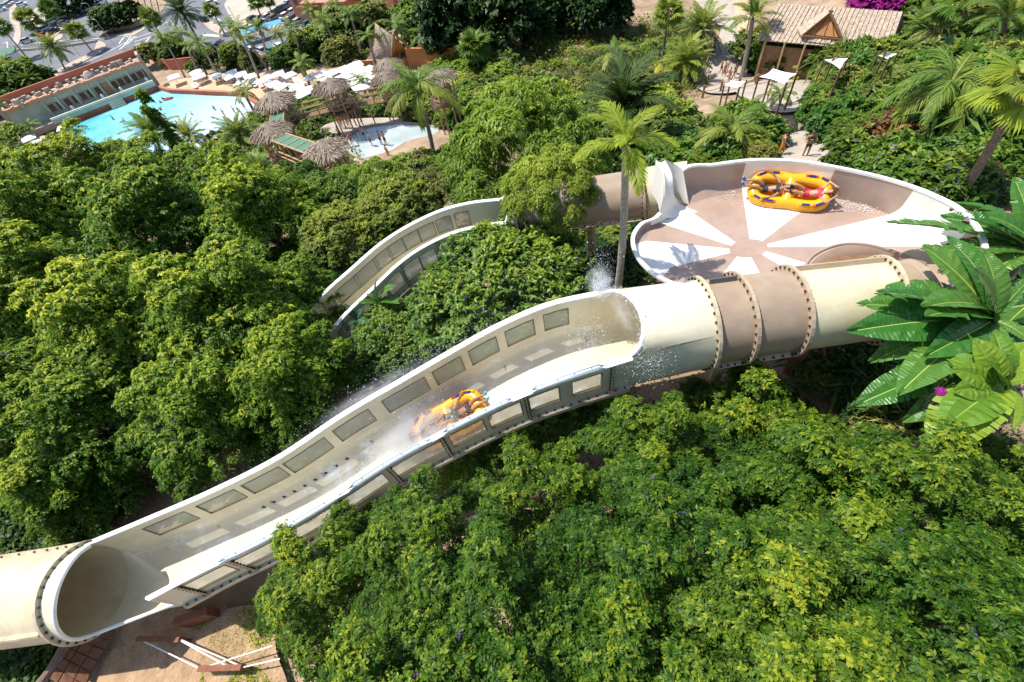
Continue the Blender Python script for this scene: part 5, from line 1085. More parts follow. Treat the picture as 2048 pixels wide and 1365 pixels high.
broad_plant(1985, 640, -10.8, [(1720, 672, .2), (1742, 622, .5), (1768, 556, .7), (1830, 510, 1.0), (1905, 478, 1.3), (1715, 640, -.1), (1800, 722, -.3), (1790, 790, -.5), (1965, 510, 1.4), (2060, 560, .8), (2075, 690, .2), (1890, 770, -.5), (1850, 600, 1.3), (1900, 570, 1.6), (1762, 706, -.2), (1835, 648, .9), (1870, 715, .4), (1940, 825, -.4), (1848, 745, 0)], 'large broad-leaved plant with long glossy paddle leaves beside the tan tube', 'banana', seed=1)
broad_plant(2070, 505, -10.8, [(1770, 490, .1), (1935, 385, .7), (2010, 372, 1.0), (1890, 440, .5), (1920, 470, .7), (1960, 545, .2), (1870, 520, .1), (1975, 430, 1.0), (2040, 400, 1.1)], 'broad-leaved plant with torn leaves over the right end of the bowl', 'banana', seed=2)
broad_plant(1960, 720, -11.2, [(1840, 790, -.2), (1720, 815, -.8), (1905, 830, -.4), (1860, 680, .5), (2070, 670, .5), (1780, 760, -.4), (1830, 850, -.6)], 'lower broad-leaved plant in shade under the paddle leaves', 'banana', seed=3)
broad_plant(2005, 772, -10.6, [(1905, 715, .3), (1932, 690, .5), (1985, 668, .7), (2050, 680, .6), (1900, 790, .0), (1915, 825, -.1), (1856, 880, -.4), (1882, 862, -.3), (1962, 855, -.2), (2045, 850, 0), (1950, 735, .7), (2010, 715, .9), (2070, 750, .5), (1895, 750, .2)], 'bright plant with wide wavy leaves at the right edge', 'banana_light', seed=4, meshes=BLW)
broad_plant(1880, 120, -20.5, [(1850, 92, 1), (1878, 75, 1.6), (1905, 70, 1.8), (1915, 95, 1), (1865, 110, .6), (1895, 85, 1.6), (1830, 145, 0)], 'blue-green banana plant with upright leaves right of the thatched hall', 'banana_blue', seed=5)
broad_plant(1790, 148, -21, [(1760, 150, .4), (1800, 160, .2), (1830, 140, .6), (1780, 130, .9)], 'pale banana plant drooping below the thatched hall', 'banana_blue', seed=6)
broad_plant(760, 605, -14.2, [(735, 588, .6), (760, 560, 1.2), (785, 575, 1.2), (720, 610, .3), (790, 600, .8)], 'banana plant at the lower end of the rear flume', 'banana', seed=7)
broad_plant(715, 640, -14.8, [(690, 610, .7), (725, 620, .6), (700, 655, .3), (740, 650, .4)], 'small banana plant under the rear flume', 'banana_blue', seed=8)
for x, y in ((1630, 105), (1660, 95), (1590, 108), (1720, 120)): broad_plant(x, y, onray(x, y, 2.0)[2], 7, 'leafy banana plant in front of the thatched hall', 'banana', seed=x, R=1.9, group='banana plants before the thatched hall')
# magenta bougainvillea behind the hall, small pink blooms on the right
P = onray(1780, -2, 1.6); plant('bougainvillea', 'far0', 'petal_magenta', P, 60/scale_at(P), 'mass of magenta bougainvillea behind the thatched hall', 'bougainvillea', trunk=False, zs=.7)
P = onray(1830, 8, 1.2); plant('bougainvillea', 'far1', 'petal_magenta', P, 40/scale_at(P), 'smaller magenta bougainvillea at the end of the hall roof', 'bougainvillea', trunk=False, zs=.7)
for x, y, z, r in ((1950, 660, -10.6, 9), (1880, 785, -10.8, 8)): plant_px('flowering_twig', 'shrub0', 'petal_magenta', x, y, z, r, 'small cluster of pink blooms among the paddle leaves', 'flowers', group='pink blooms among the paddle leaves', trunk=True)

# ================================================================== BUILDINGS BY THE POOL
def frame_at(A, B):                                          # local frame: x along A->B, y away from the camera, z up
    A = Vector(A); B = Vector(B); u = (B-A); u.z = 0; L = u.length; u.normalize(); n = Vector((-u.y, u.x, 0)); return A, u, n, L
A, u_, n_, LB = frame_at(at(120, 258, ZW+.4), at(318, 181, ZW+.4))
tb = empty('temple_facade', tuple(A), math.atan2(u_.y, u_.x)); tag(tb, 'long temple-like pool building with square windows and terracotta parapet', 'building')
x0, x1 = -6.0, LB+.3
mb = MB(); mb.box(((LB)/2, .6, .2), (LB, 1.2, 1.5)); mb.build('base_wall', M['terracotta'], tb)
mb = MB(); mb.box((LB/2, .45, 1.35), (LB+.2, 1.3, .8)); mb.box((LB/2, .25, 1.82), (LB+.3, .5, .14)); mb.build('balustrade', M['stone_green'], tb)
mb = MB(); mb.box(((x0+x1)/2, 2.5, .55), (x1-x0, 3.6, 1.1)); mb.build('terrace_floor', M['stone'], tb)
WXS = [1.0+i*1.42 for i in range(7)]+[12.6+i*1.28 for i in range(6)]; DX = 11.2
FZ0, FZ1, FY = 1.1, 4.3, 3.4
mb = MB(); cuts = sorted([(x-.48, x+.48, 1.9, 3.2) for x in WXS]+[(DX-.75, DX+.75, 1.12, 3.5)]); px_ = x0
for a, b, z0, z1 in cuts:
    mb.box(((px_+a)/2, FY+.2, (FZ0+FZ1)/2), (a-px_, .4, FZ1-FZ0)); 
    if z0 > 1.2: mb.box(((a+b)/2, FY+.2, (FZ0+z0)/2), (b-a, .4, z0-FZ0))
    mb.box(((a+b)/2, FY+.2, (z1+FZ1)/2), (b-a, .4, FZ1-z1)); px_ = b
mb.box(((px_+x1)/2, FY+.2, (FZ0+FZ1)/2), (x1-px_, .4, FZ1-FZ0)); mb.build('facade_wall', M['stone_green'], tb)
pm = MB(); pm.box((0, .12, 0), (.98, .1, 1.32)); pm = pm.mesh('window'); pm.materials.append(M['darkwin'])
fmb = MB()
for s_ in (-1, 1): fmb.box((s_*.55, -.06, 0), (.14, .16, 1.6)); fmb.box((0, -.06, s_*.73), (1.24, .15, .14))
fme = fmb.mesh('window_surround'); fme.materials.append(M['stone'])
for x in WXS:
    w_ = link('window', pm, tb); w_.location = (x, FY+.2, 2.55); f_ = link('window_surround', fme, w_); f_.location = (0, -.2, 0)
mb = MB(); mb.box((DX, FY+.3, 2.3), (1.4, .1, 2.3)); mb.build('door', M['ledge'], tb)
for i in range(8):
    x = (0.25, 2.6, 5.6, 8.4, 10.2, 12.0, 15.8, 19.0)[i]; mb = MB(); mb.box((x, FY-.15, 2.6), (.42, .34, 3.2)); mb.box((x, FY-.15, 4.0), (.6, .5, .3)); mb.build('pilaster', M['stone_green'], tb)
mb = MB(); rnd = random.Random(3); N_ = 60
for i in range(N_):
    xa = x0+(x1-x0)*i/N_; xb = x0+(x1-x0)*(i+1)/N_; mb.box(((xa+xb)/2, FY-.1+rnd.uniform(-.06, .06), 4.55+rnd.uniform(-.08, .08)), ((xb-xa)*1.05, 1.15+rnd.uniform(-.1, .1), .55+rnd.uniform(-.1, .1)))
mb.build('ledge', M['ledge'], tb)
mb = MB(); mb.box(((x0+x1)/2, FY+1.0, 4.6), (x1-x0-.2, 1.7, .5)); mb.build('roof_slab', M['stone'], tb)
blk = MB()
for i in range(34):
    x = rnd.uniform(x0+.5, x1-.5); h = rnd.uniform(.2, .9); blk.box((x, FY+rnd.uniform(.5, 1.2), 4.85+h/2), (rnd.uniform(.3, 1.1), .5, h), rnd.uniform(-.3, .3))
tag(blk.build('crumbled_blocks', M['stone'], tb), kind='stuff')
mb = MB(); mb.lathe([(.0, 5.9), (.5, 5.7), (.9, 5.2), (1.1, 4.8)], (DX-1.4, FY+.9, 0), 10); mb.build('carved_dome', M['stone'], tb)
mb = MB(); mb.box(((x0+x1)/2-.5, FY+2.6, 3.4), (x1-x0+1.4, .4, 5.6)); mb.build('rear_wall', M['terracotta'], tb)
mb = MB(); mb.box((x0-.2, FY+1.0, 2.4), (.4, 2.8, 5.2)); mb.build('end_wall', M['stone'], tb); mb = MB(); mb.box((x1+.1, FY+1.0, 2.8), (.5, 2.8, 6.0)); mb.build('end_wall', M['stone'], tb)
mb = MB(); mb.box((x0+3.2, FY-.5, 4.9), (.5, 1.6, 1.7), .5); mb.build('broken_slab', M['stone'], tb)
for k in range(6): 
    mb = MB(); mb.box((DX, -.15-.32*(5-k)*.6, -.2+.3*k), (2.6, .34, .5)); mb.build('step', M['stone_green'], tb)
for i, x in enumerate((4.0, 13.2, 18.2, 9.6)):
    mb = MB(); mb.lathe([(.3, 1.1), (.35, 1.5), (.22, 1.9), (.26, 2.1), (.12, 2.3), (.0, 2.4)], (x, 1.7, 0), 8); mb.build('guardian_statue', M['white'], tb, True)

# kiosk with green roof by the road
P = onray(28, 128); o = empty('kiosk', tuple(P), .5); tag(o, 'small white kiosk with green roof beside the road', 'kiosk')
mb = MB(); mb.box((0, 0, 1.4), (6, 4, 2.9)); mb.build('wall', M['white'], o); mb = MB(); mb.add([(-3.3, -2.4, 2.86), (3.3, -2.4, 2.86), (3.3, 2.4, 2.86), (-3.3, 2.4, 2.86), (-3.3, -2.4, 3.0), (3.3, -2.4, 3.0), (3.3, 2.4, 3.6), (-3.3, 2.4, 3.6)], [(0, 3, 2, 1), (4, 5, 6, 7), (0, 1, 5, 4), (1, 2, 6, 5), (2, 3, 7, 6), (3, 0, 4, 7)]); mb.build('roof', M['net'], o)
mb = MB(); mb.box((0, -2.03, 1.7), (2.2, .06, 1.0)); mb.build('window', M['darkwin'], o)

# salmon building at the top
A, u_, n_, L_ = frame_at(at(596, 42, -41.5), at(872, 34, -41.5)); rb = empty('salmon_building', tuple(A), math.atan2(u_.y, u_.x)); tag(rb, 'salmon red building with pink tiled roofs at the top edge', 'building')
for i, (xa, xb, ya, yb, h) in enumerate(((0, L_*.32, 0, 14, 8.5), (L_*.3, L_*.72, 3, 15, 7.2), (L_*.55, L_, -1, 10, 6.2), (L_*.14, L_*.45, -2.5, 3.2, 5.0))):
    mb = MB(); mb.box(((xa+xb)/2, (ya+yb)/2, h/2-.5), (xb-xa, yb-ya, h+1)); w_ = mb.build('wall', M['salmon'], rb)
    mb = MB(); e = .5; z = h; mb.add([(xa-e, ya-e, z+.003), (xb+e, ya-e, z+.003), (xb+e, yb+e, z+.003), (xa-e, yb+e, z+.003), (xa+2.5, (ya+yb)/2, z+1.8), (xb-2.5, (ya+yb)/2, z+1.8)], [(0, 1, 5, 4), (1, 2, 5), (2, 3, 4, 5), (3, 0, 4), (3, 2, 1, 0)]); mb.build('roof', M['roof_tile'], rb)
    for k in range(int((xb-xa)/4)):
        mb = MB(); mb.box((xa+2+k*4, ya-.02, h*.55), (1.2, .12, 1.6)); mb.build('window', M['darkwin'], rb)

# ---- thatched roofs
def straw_cone(R, H, seed, n=900):
    r = np.random.default_rng(seed); t = np.sqrt(r.uniform(.02, 1, n)); a = r.uniform(0, 6.283, n); P = np.stack([R*t*np.cos(a), R*t*np.sin(a), H*(1-t**.8)+r.uniform(.0, .06, n)], 1)
    D = np.stack([np.cos(a), np.sin(a), np.full(n, -H/R*.8)], 1)+r.normal(0, .18, (n, 3)); N = np.stack([np.cos(a)*.6, np.sin(a)*.6, np.ones(n)], 1)
    L = r.uniform(.5, .95, n)*R/2.4; return flat_mesh('straw', leaf_quads(P, D, N, L, L*.16, .1, .1), 4, np.clip(r.normal(.5, .25, n), 0, 1))
ST_ = [straw_cone(2.5, 1.25, i) for i in range(3)]
for m_ in ST_: m_.materials.append(M['thatch_edge'])
def hut(px, py, rpx, roofh, label, post=6, i=0, deck=True, group='thatched lookout huts'):
    P = onray(px, py, roofh+.6); k = rpx/scale_at(P)/2.5; g0 = float(gz(P[0], P[1])); o = empty('thatched_hut', (P[0], P[1], g0)); tag(o, label, 'hut', group); e = P[2]-g0-.6*k
    mb = MB(); mb.lathe([(2.4, -.02), (1.9, .28), (1.2, .62), (.5, 1.0), (.05, 1.3)], (0, 0, 0), 18); mb.lathe([(2.38, -.06), (.05, .95)], (0, 0, 0), 18); r = smoothmesh(mb, 'roof', M['thatch'], o); r.location = (0, 0, e); r.scale = (k,)*3
    s_ = link('straw', ST_[i % 3], r); s_['kind'] = 'stuff'
    pm = MB(); pm.tube([(0, 0, -.3), (0, 0, e+.3)], .09, 6); pm = pm.mesh('post'); pm.materials.append(M['bamboo'])
    for j in range(post): q_ = link('post', pm, o); q_.location = (1.75*k*math.cos(6.283*j/post), 1.75*k*math.sin(6.283*j/post), 0)
    if deck:
        zf = max(e-2.6, .3); mb = MB(); mb.lathe([(0, zf), (2.0*k, zf), (2.0*k, zf-.2), (0, zf-.2)], (0, 0, 0), 12); mb.build('platform', M['wood'], o)
        mb = MB(); mb.tube([(2*k*math.cos(a), 2*k*math.sin(a), zf+1.0) for a in np.linspace(0, 6.283, 13)[:-1]], .06, 5, closed=True); mb.tube([(2*k*math.cos(a), 2*k*math.sin(a), zf+.5) for a in np.linspace(0, 6.283, 13)[:-1]], .05, 5, closed=True); mb.build('railing', M['bamboo'], o)
    return o, Vector((P[0], P[1], g0+e)), k
H1, h1, _ = hut(543, 194, 38, 6.5, 'thatched hut at the right corner of the wave pool', i=0)
H2, h2, _ = hut(536, 254, 38, 6.0, 'thatched hut nearest the left grove', i=1)
H3, h3, _ = hut(646, 290, 42, 5.5, 'round thatched hut with bamboo posts left of the wading pool', i=2, post=9)
H4, h4, _ = hut(659, 165, 34, 6.5, 'thatched hut on the rock tower between the bridges', i=1)
H5, h5, _ = hut(879, 145, 30, 6.0, 'thatched hut with long straw fringe right of the king palm', i=2)
H6, h6, _ = hut(772, 124, 28, 4.0, 'thatched hut in front of the steep shingled roof', i=0)
H7, h7, _ = hut(768, 150, 26, 5.5, 'thatched hut above the white parasols', i=1)
def bridge(a, b, za, label, roofed=False):
    a = Vector((a.x, a.y, a.z+za)); b = Vector((b.x, b.y, b.z+za)); d = (b-a); L = d.length; d.normalize(); s_ = d.cross(Vector((0, 0, 1))).normalized()*.8
    o = empty('bamboo_bridge', tuple(a)); tag(o, label, 'bridge', 'bamboo bridges between the huts'); Z = Vector((0, 0, 1)); n = max(3, int(L/2.0))
    for sg in (-1, 1):
        mb = MB()
        for h in (.55, 1.05): mb.tube([s_*sg+Z*h, b-a+s_*sg+Z*h], .075, 6)
        mb.build('handrail', M['bamboo'], o)
        for k in range(n+1): mb = MB(); p = d*L*k/n+s_*sg; mb.tube([p-Z*.1, p+Z*(2.2 if roofed else 1.1)], .07, 6); mb.build('post', M['bamboo'], o)
    np_ = int(L/.35); pm = MB(); pm.box((0, 0, 0), (.3, 1.7, .08)); pm = pm.mesh('plank'); pm.materials.append(M['wood'])
    for k in range(np_): q_ = link('plank', pm, o); q_.location = d*(L*(k+.5)/np_); q_.rotation_euler = (0, 0, math.atan2(d.y, d.x))
    if roofed:
        for k in range(n):
            p = d*L*(k+.08)/n; q2 = d*L*(k+.92)/n; mb = MB(); mb.add([p+s_+Z*2.2, q2+s_+Z*2.2, q2-s_+Z*2.2, p-s_+Z*2.2], [(0, 1, 2, 3)]); mb.build('green_panel', M['net'], o)
        mb = MB()
        for sg in (-1, 1): mb.tube([s_*sg+Z*2.2, b-a+s_*sg+Z*2.2], .07, 6)
        for k in range(n+1): mb.tube([d*L*k/n+s_+Z*2.2, d*L*k/n-s_+Z*2.2], .06, 6)
        mb.build('roof_frame', M['bamboo'], o)
    return o
bridge(h1, h4, -2.3, 'open bamboo bridge between pool corner hut and rock tower hut')
bridge(h4, h7, -2.3, 'bamboo bridge running over the white parasols')
bridge(h1, h2, -3.0, 'bamboo walkway with green panels between the two pool huts', True)
bridge(h2, h3, -2.6, 'bamboo walkway with green panels down to the round hut', True)
# rock towers
def rock(px, py, hgt, rpx, label, seed, squash=1.0):
    P = onray(px, py, hgt*.5); R = rpx/scale_at(P); g0 = float(gz(P[0], P[1])); bm = bmesh.new(); bmesh.ops.create_icosphere(bm, subdivisions=4, radius=1); r = random.Random(seed)
    from mathutils import noise
    for v in bm.verts:
        k = 1+.28*noise.noise(v.co*1.7+Vector((seed, 0, 0)))+.12*noise.noise(v.co*4.5+Vector((0, seed, 0))); v.co = Vector((v.co.x*R*k, v.co.y*R*k, v.co.z*hgt*.5*k*squash))
    me = bpy.data.meshes.new('rock'); bm.to_mesh(me); bm.free(); o = link('rock', me, None, M['rock']); o.location = (P[0], P[1], g0+hgt*.42); tag(o, label, 'rock'); return o
rock(690, 215, 5, 26, 'dark brown rock tower under the bridge hut', 1); rock(885, 195, 5, 24, 'dark brown rock under the fringed hut', 2)
o = rock(1240, 172, 2.6, 30, 'tan boulder on the slope behind the dark palm', 3); o.data.materials.clear(); o.data.materials.append(M['path'])
# pink-red slide end by the wading pool
P = onray(912, 235, .8); mb = MB(); mb.loft([[(math.cos(a)*1.1, t*2.5, math.sin(a)*1.0-.2*t) for a in np.linspace(0, math.pi, 12)] for t in np.linspace(0, 1, 5)], False); o = smoothmesh(mb, 'red_slide_end', M['crimson'], None); o.location = tuple(P); o.rotation_euler = (0, 0, .5); tag(o, 'small crimson slide hood right of the wading pool', 'slide')
# steep shingled hall: gable front, curved left slope, low side roofs
ah = empty('shingled_hall', tuple(onray(775, 120))); tag(ah, 'steep pointed hall with shingled roof and orange gable', 'building'); off = Vector(ah.location)
rbk, rfr = Vector(at(750, 46, -25.2)), Vector(at(788, 74, -25.6)); elb, elf = Vector(at(735, 118, -30)), Vector(at(783, 118, -30.2)); erf = Vector(at(832, 106, -30.2)); erb = erf+(elb-elf)
def slope(name, top_a, top_b, bot_a, bot_b, rows, cols_, m, parent, off, bow=.35, th=.06):
    nrm = (top_b-top_a).cross(bot_a-top_a).normalized(); nrm = nrm if nrm.z > 0 else -nrm; r = random.Random(rows)
    def pt(s_, t): p = top_a.lerp(top_b, s_).lerp(bot_a.lerp(bot_b, s_), t); return p-nrm*bow*math.sin(math.pi*t)
    mb = MB(); base = [[pt(s_, t)-nrm*.03-off for s_ in np.linspace(0, 1, 6)] for t in np.linspace(0, 1, 8)]; mb.loft(base, False); rf = mb.build(name, m, parent)
    sh_ = MB()
    for i in range(rows):
        for j in range(cols_):
            s0 = (j+(.5 if i % 2 else 0))/cols_; s1 = min(1, s0+.94/cols_); t0 = i/rows; t1 = min(1, (i+1.25)/rows); h = th*r.uniform(.8, 1.6)
            a, b, c, d = pt(s0, t0), pt(s1, t0), pt(s1, t1)+nrm*h, pt(s0, t1)+nrm*h; sh_.add([p-off for p in (a, b, c, d)], [(0, 1, 2, 3)]); sh_.add([p-off for p in (d, c, c-nrm*h, d-nrm*h)], [(0, 1, 2, 3)])
    tag(sh_.build('shingles', m, rf), kind='stuff'); return rf
slope('roof_slope', rbk, rfr, elb, elf, 26, 16, M['shingle'], ah, off); slope('roof_slope', rbk, rfr, erb, erf, 26, 16, M['shingle'], ah, off)
ins = (rbk-rfr)*.06; mb = MB(); mb.add([rfr+ins-off-Vector((0, 0, .3)), elf+ins-off, erf+ins-off], [(0, 1, 2)]); mb.add([rbk-off, elb-off, erb-off], [(0, 2, 1)]); mb.build('gable', M['orange'], ah)
mb = MB(); mb.beam(rfr+Vector((0, 0, .5))-off, elf-off, .2, .3); mb.beam(rfr+Vector((0, 0, .5))-off, erf-off, .2, .3); mb.build('barge_board', M['bamboo'], ah)
lo = Vector((0, 0, -1.2)); out_ = (elf-erf).normalized()*3.2; slope('low_roof', elb, elf, elb+out_+lo, elf+out_+lo, 9, 14, M['shingle'], ah, off, .05)
fw_ = (rfr-rbk).normalized(); fw_.z = 0; fw_ = fw_*2.8+lo; slope('porch_roof', elf, erf, elf+fw_, erf+fw_, 9, 18, M['shingle'], ah, off, .05)
for a, b in ((elb+out_*.8, elf+out_*.8), (elf+fw_*.8, erf+fw_*.8), (erf, erb)):
    a = a.copy(); b = b.copy(); a.z = b.z = off.z+.8; mb = MB(); mb.beam(a-off, b-off, .25, 3.4); mb.build('wall', M['orange'], ah)
P = onray(865, 118, .8); mb = MB(); mb.box((0, 0, .9), (9, .5, 3)); mb.box((-3, 1.4, .7), (.5, 3, 2.6)); o = mb.build('orange_wall', M['orange']); o.location = tuple(P-np.array([0, 0, .8])); o.rotation_euler = (0, 0, -.5); tag(o, 'orange garden wall beside the pointed hall', 'wall')
P = [onray(x, y) for x, y in ((315, 132), (345, 140), (395, 135), (450, 130))]; mb = MB()
for a, b in zip(P[:-1], P[1:]): mb.beam(a+np.array([0, 0, 1.2]), b+np.array([0, 0, 1.2]), .4, 2.6)
tag(mb.build('orange_wall', M['terracotta']), 'terracotta wall behind the deck at the end of the temple facade', 'wall')

# ---- thatched hall, upper right
th = empty('thatched_hall', tuple(onray(1660, 70))); off = Vector(th.location); tag(th, 'long hall with pale thatched roof and triangular dormer at upper right', 'building')
tl, tr, bl, br = Vector(at(1556, 8, -21.0)), Vector(at(1806, 24, -21.0)), Vector(at(1512, 80, -23.3)), Vector(at(1778, 104, -23.3))
nrm = (tr-tl).cross(bl-tl).normalized(); nrm = nrm if nrm.z > 0 else -nrm
mb = MB(); mb.add([p-nrm*.12-off for p in (tl, tr, br, bl)], [(0, 1, 2, 3)]); mb.build('roof_base', M['thatch'], th)
NP = 28; rr = random.Random(5)
for i in range(NP):
    s0, s1 = i/NP+.002, (i+1)/NP-.002; h0, h1_ = .02*rr.random(), .07+.03*rr.random(); mb = MB(); k = 7
    rows = []
    for t in np.linspace(0, 1, k): rows.append([tl.lerp(tr, s0).lerp(bl.lerp(br, s0), t)+nrm*h0-off, tl.lerp(tr, s1).lerp(bl.lerp(br, s1), t)+nrm*h1_-off, tl.lerp(tr, s1).lerp(bl.lerp(br, s1), t)+nrm*(h1_-.12)-off, tl.lerp(tr, s0).lerp(bl.lerp(br, s0), t)+nrm*(h0-.1)-off])
    mb.loft(rows, True, 0, True); mb.build('thatch_panel', M['shingle'], th)
back = (tl-bl); back = Vector((back.x, back.y, 0)); cb0, cb1 = tl+back-Vector((0, 0, 2.3)), tr+back-Vector((0, 0, 2.3))
mb = MB(); mb.add([p-off for p in (tr, tl, cb0, cb1)], [(0, 1, 2, 3)]); mb.build('rear_roof', M['shingle'], th)
hip = br+(tr-br)*.0+back*.55+Vector((0, 0, -.2)); mb = MB(); mb.add([p-off for p in (tr, br, cb1)], [(0, 2, 1)]); mb.build('hip_end', M['thatch'], th)
mb = MB(); 
for a, b in ((bl, br), (br, cb1), (cb0, bl)):
    a2 = a.lerp((bl+br+cb0+cb1)/4, .12); b2 = b.lerp((bl+br+cb0+cb1)/4, .12); a2.z = b2.z = off.z+1.4; mb.beam(a2-off, b2-off, .2, 3.0)
mb.build('wall', M['wood'], th)
for k in range(6): p = bl.lerp(br, .08+k*.16); mb = MB(); mb.tube([Vector((p.x, p.y, float(gz(p.x, p.y))-.2))-off, p-off], .11, 7); mb.build('post', M['bamboo'], th)
da, dl, dr = Vector(at(1661, 26, -20.75)), Vector(at(1604, 72, -22.6)), Vector(at(1686, 81, -22.65)); rb_ = tl.lerp(tr, .44)+Vector((0, 0, -.05)); Z_ = Vector((0, 0, -.14))
ll_, lr_ = tl.lerp(bl, .62).lerp(tr.lerp(br, .62), .27)+nrm*.1, tl.lerp(bl, .62).lerp(tr.lerp(br, .62), .62)+nrm*.1
for nm_, q_ in (('dormer_roof', (da, dl, ll_, rb_)), ('dormer_roof', (da, rb_, lr_, dr))):
    mb = MB(); mb.add([p-off for p in q_]+[p+Z_-off for p in q_], [(0, 1, 2, 3), (7, 6, 5, 4), (0, 4, 5, 1), (1, 5, 6, 2), (2, 6, 7, 3), (3, 7, 4, 0)]); mb.build(nm_, M['shingle'], th)
dd = back.normalized()*.35; cen = (da+dl+dr)/3; mb = MB(); mb.add([p.lerp(cen, .08)+dd-off for p in (da, dl, dr)], [(0, 1, 2)]); mb.build('dormer_gable', M['orange'], th)
mb = MB()
for a, b in ((da+(da-dr)*.09, dr), (da+(da-dl)*.09, dl), (dl, dr)): mb.beam(a-off, b-off, .12, .16)
for t in (.25, .5, .75): mb.beam(dl.lerp(dr, t)+dd*.9-off, da.lerp(dl.lerp(dr, t), .3)+dd*.9-off, .06, .06)
mb.build('dormer_frame', M['wood'], th)

for i, (x, y) in enumerate(((1530, 118), (1565, 122), (1600, 118), (1640, 122), (1680, 128), (1720, 128), (1760, 132), (1545, 100))):
    P = onray(x, y, 1.6); plant('hall_bush', 'far%d' % (i % 3), ('leaf_mid', 'leaf_olive', 'leaf_bush')[i % 3], P, 1.9, '%s bush from the left along the front wall of the thatched hall' % ('first', 'second', 'third', 'fourth', 'fifth', 'sixth', 'seventh', 'last')[i] if i < 7 else 'bush hugging the left corner of the thatched hall', 'bush', 'bushes along the hall front', trunk=False, zs=1.1)
# ---- shade sails
for pts, lab in (([(1518, 154, 3.0), (1546, 137, 3.6), (1594, 148, 3.0), (1572, 170, 3.8)], 'white shade sail over the terrace below the thatched hall'), ([(1648, 120, 3.2), (1668, 115, 3.6), (1696, 117, 3.2), (1682, 140, 3.6)], 'small white shade sail beside the yellow fan palm'), ([(1755, 112, 3.2), (1772, 104, 3.8), (1795, 108, 3.2), (1778, 120, 3.6)], 'white shade sail at the right corner of the thatched hall'), ([(1448, 172, 2.6), (1462, 160, 3), (1492, 164, 2.6), (1478, 178, 3)], 'little white canopy at the edge of the footpath'), ([(1700, 100, 2.6), (1716, 92, 3), (1740, 100, 2.6), (1724, 110, 3)], 'white canopy tucked under the thatched eave')):
    V4 = [Vector(onray(*p)) for p in pts]; c0 = sum(V4, Vector())/4; g0 = float(gz(c0.x, c0.y)); o = empty('shade_sail', (c0.x, c0.y, g0)); tag(o, lab, 'shade sail'); mb = MB(); n = 8
    def sp(s_, t): p = V4[0].lerp(V4[1], s_).lerp(V4[3].lerp(V4[2], s_), t); q_ = p-c0; return c0+q_*(1-.18*(math.sin(math.pi*s_)*(abs(t-.5)*2)**2+math.sin(math.pi*t)*(abs(s_-.5)*2)**2))
    mb.loft([[sp(s_, t)-o.location for s_ in np.linspace(0, 1, n)] for t in np.linspace(0, 1, n)], False); mb.build('canopy', M['canvas'], o, True)
    for p in V4: mb = MB(); mb.tube([Vector((p.x, p.y, float(gz(p.x, p.y))-.3))-o.location, p+Vector((0, 0, .15))-o.location], .07, 6); mb.build('post', M['wood'], o)
# rope fences along the terrace and the footpath
def fence(pts, label):
    P = [Vector(onray(x, y)) for x, y in pts]; o = empty('wooden_fence', tuple(P[0])); tag(o, label, 'fence')
    for p in P: mb = MB(); mb.tube([p-P[0]-Vector((0, 0, .3)), p-P[0]+Vector((0, 0, 1.25))], .12, 7); mb.build('post', M['wood'], o)
    mb = MB()
    for a, b in zip(P[:-1], P[1:]):
        for h in (.6, 1.1): mb.tube([a-P[0]+Vector((0, 0, h)), (a+b)/2-P[0]+Vector((0, 0, h-.1)), b-P[0]+Vector((0, 0, h))], .04, 5)
    mb.build('rope', M['bamboo'], o)
fence([(1405, 195), (1440, 186), (1475, 180), (1510, 172), (1550, 165)], 'wooden post and rope fence below the footpath'); fence([(1425, 112), (1415, 130), (1405, 150), (1398, 170)], 'wooden post fence along the left side of the footpath'); fence([(1580, 150), (1610, 140), (1640, 132), (1680, 128)], 'wooden fence behind the white shade sail'); fence([(640, 262), (665, 256), (690, 250), (712, 250), (735, 246), (760, 240)], 'bamboo fence along the back of the wading pool')

# ---- parasols and loungers
pk = MB(); pk.add([(-1.15, -1.15, 2.3), (1.15, -1.15, 2.3), (1.15, 1.15, 2.3), (-1.15, 1.15, 2.3), (0, 0, 2.75)], [(0, 1, 4), (1, 2, 4), (2, 3, 4), (3, 0, 4)]); pk.add([(a*1.15, b*1.15, z) for (a, b), z in [((-1, -1), 2.3), ((1, -1), 2.3), ((1, -1), 2.15), ((-1, -1), 2.15)]], [(0, 1, 2, 3)]); pk.add([(1.15, -1.15, 2.3), (1.15, 1.15, 2.3), (1.15, 1.15, 2.15), (1.15, -1.15, 2.15)], [(0, 1, 2, 3)])
pcan = pk.mesh('canopy'); pcan.materials.append(M['canvas']); pk = MB(); pk.tube([(0, 0, -.2), (0, 0, 2.7)], .05, 6); ppole = pk.mesh('pole'); ppole.materials.append(M['white'])
PAR = [(461, 144), (499, 151), (555, 146), (577, 148), (545, 166), (562, 171), (592, 171), (602, 186), (661, 144), (710, 127), (686, 136), (702, 142), (684, 152), (735, 136), (726, 146), (707, 160), (735, 156), (620, 151), (720, 172), (696, 148), (715, 136), (390, 143), (346, 152), (397, 151), (457, 152), (610, 178), (580, 183), (522, 160), (430, 150), (67, 285), (55, 275), (60, 317), (125, 252), (640, 146), (690, 164), (570, 190), (536, 152), (480, 147), (650, 158), (30, 300)]
for i, (x, y) in enumerate(PAR):
    P = onray(x, y, 2.5); g0 = max(float(gz(P[0], P[1])), -42); o = empty('parasol', (P[0], P[1], P[2]-2.5), random.uniform(.3, .7)); tag(o, 'white square parasol on the sandy deck beside the wave pool' if x > 200 else 'white square parasol on the left corner of the pool deck', 'parasol', 'parasols around the wave pool' if x > 200 else 'parasols at the deck corner'); link('canopy', pcan, o); link('pole', ppole, o)
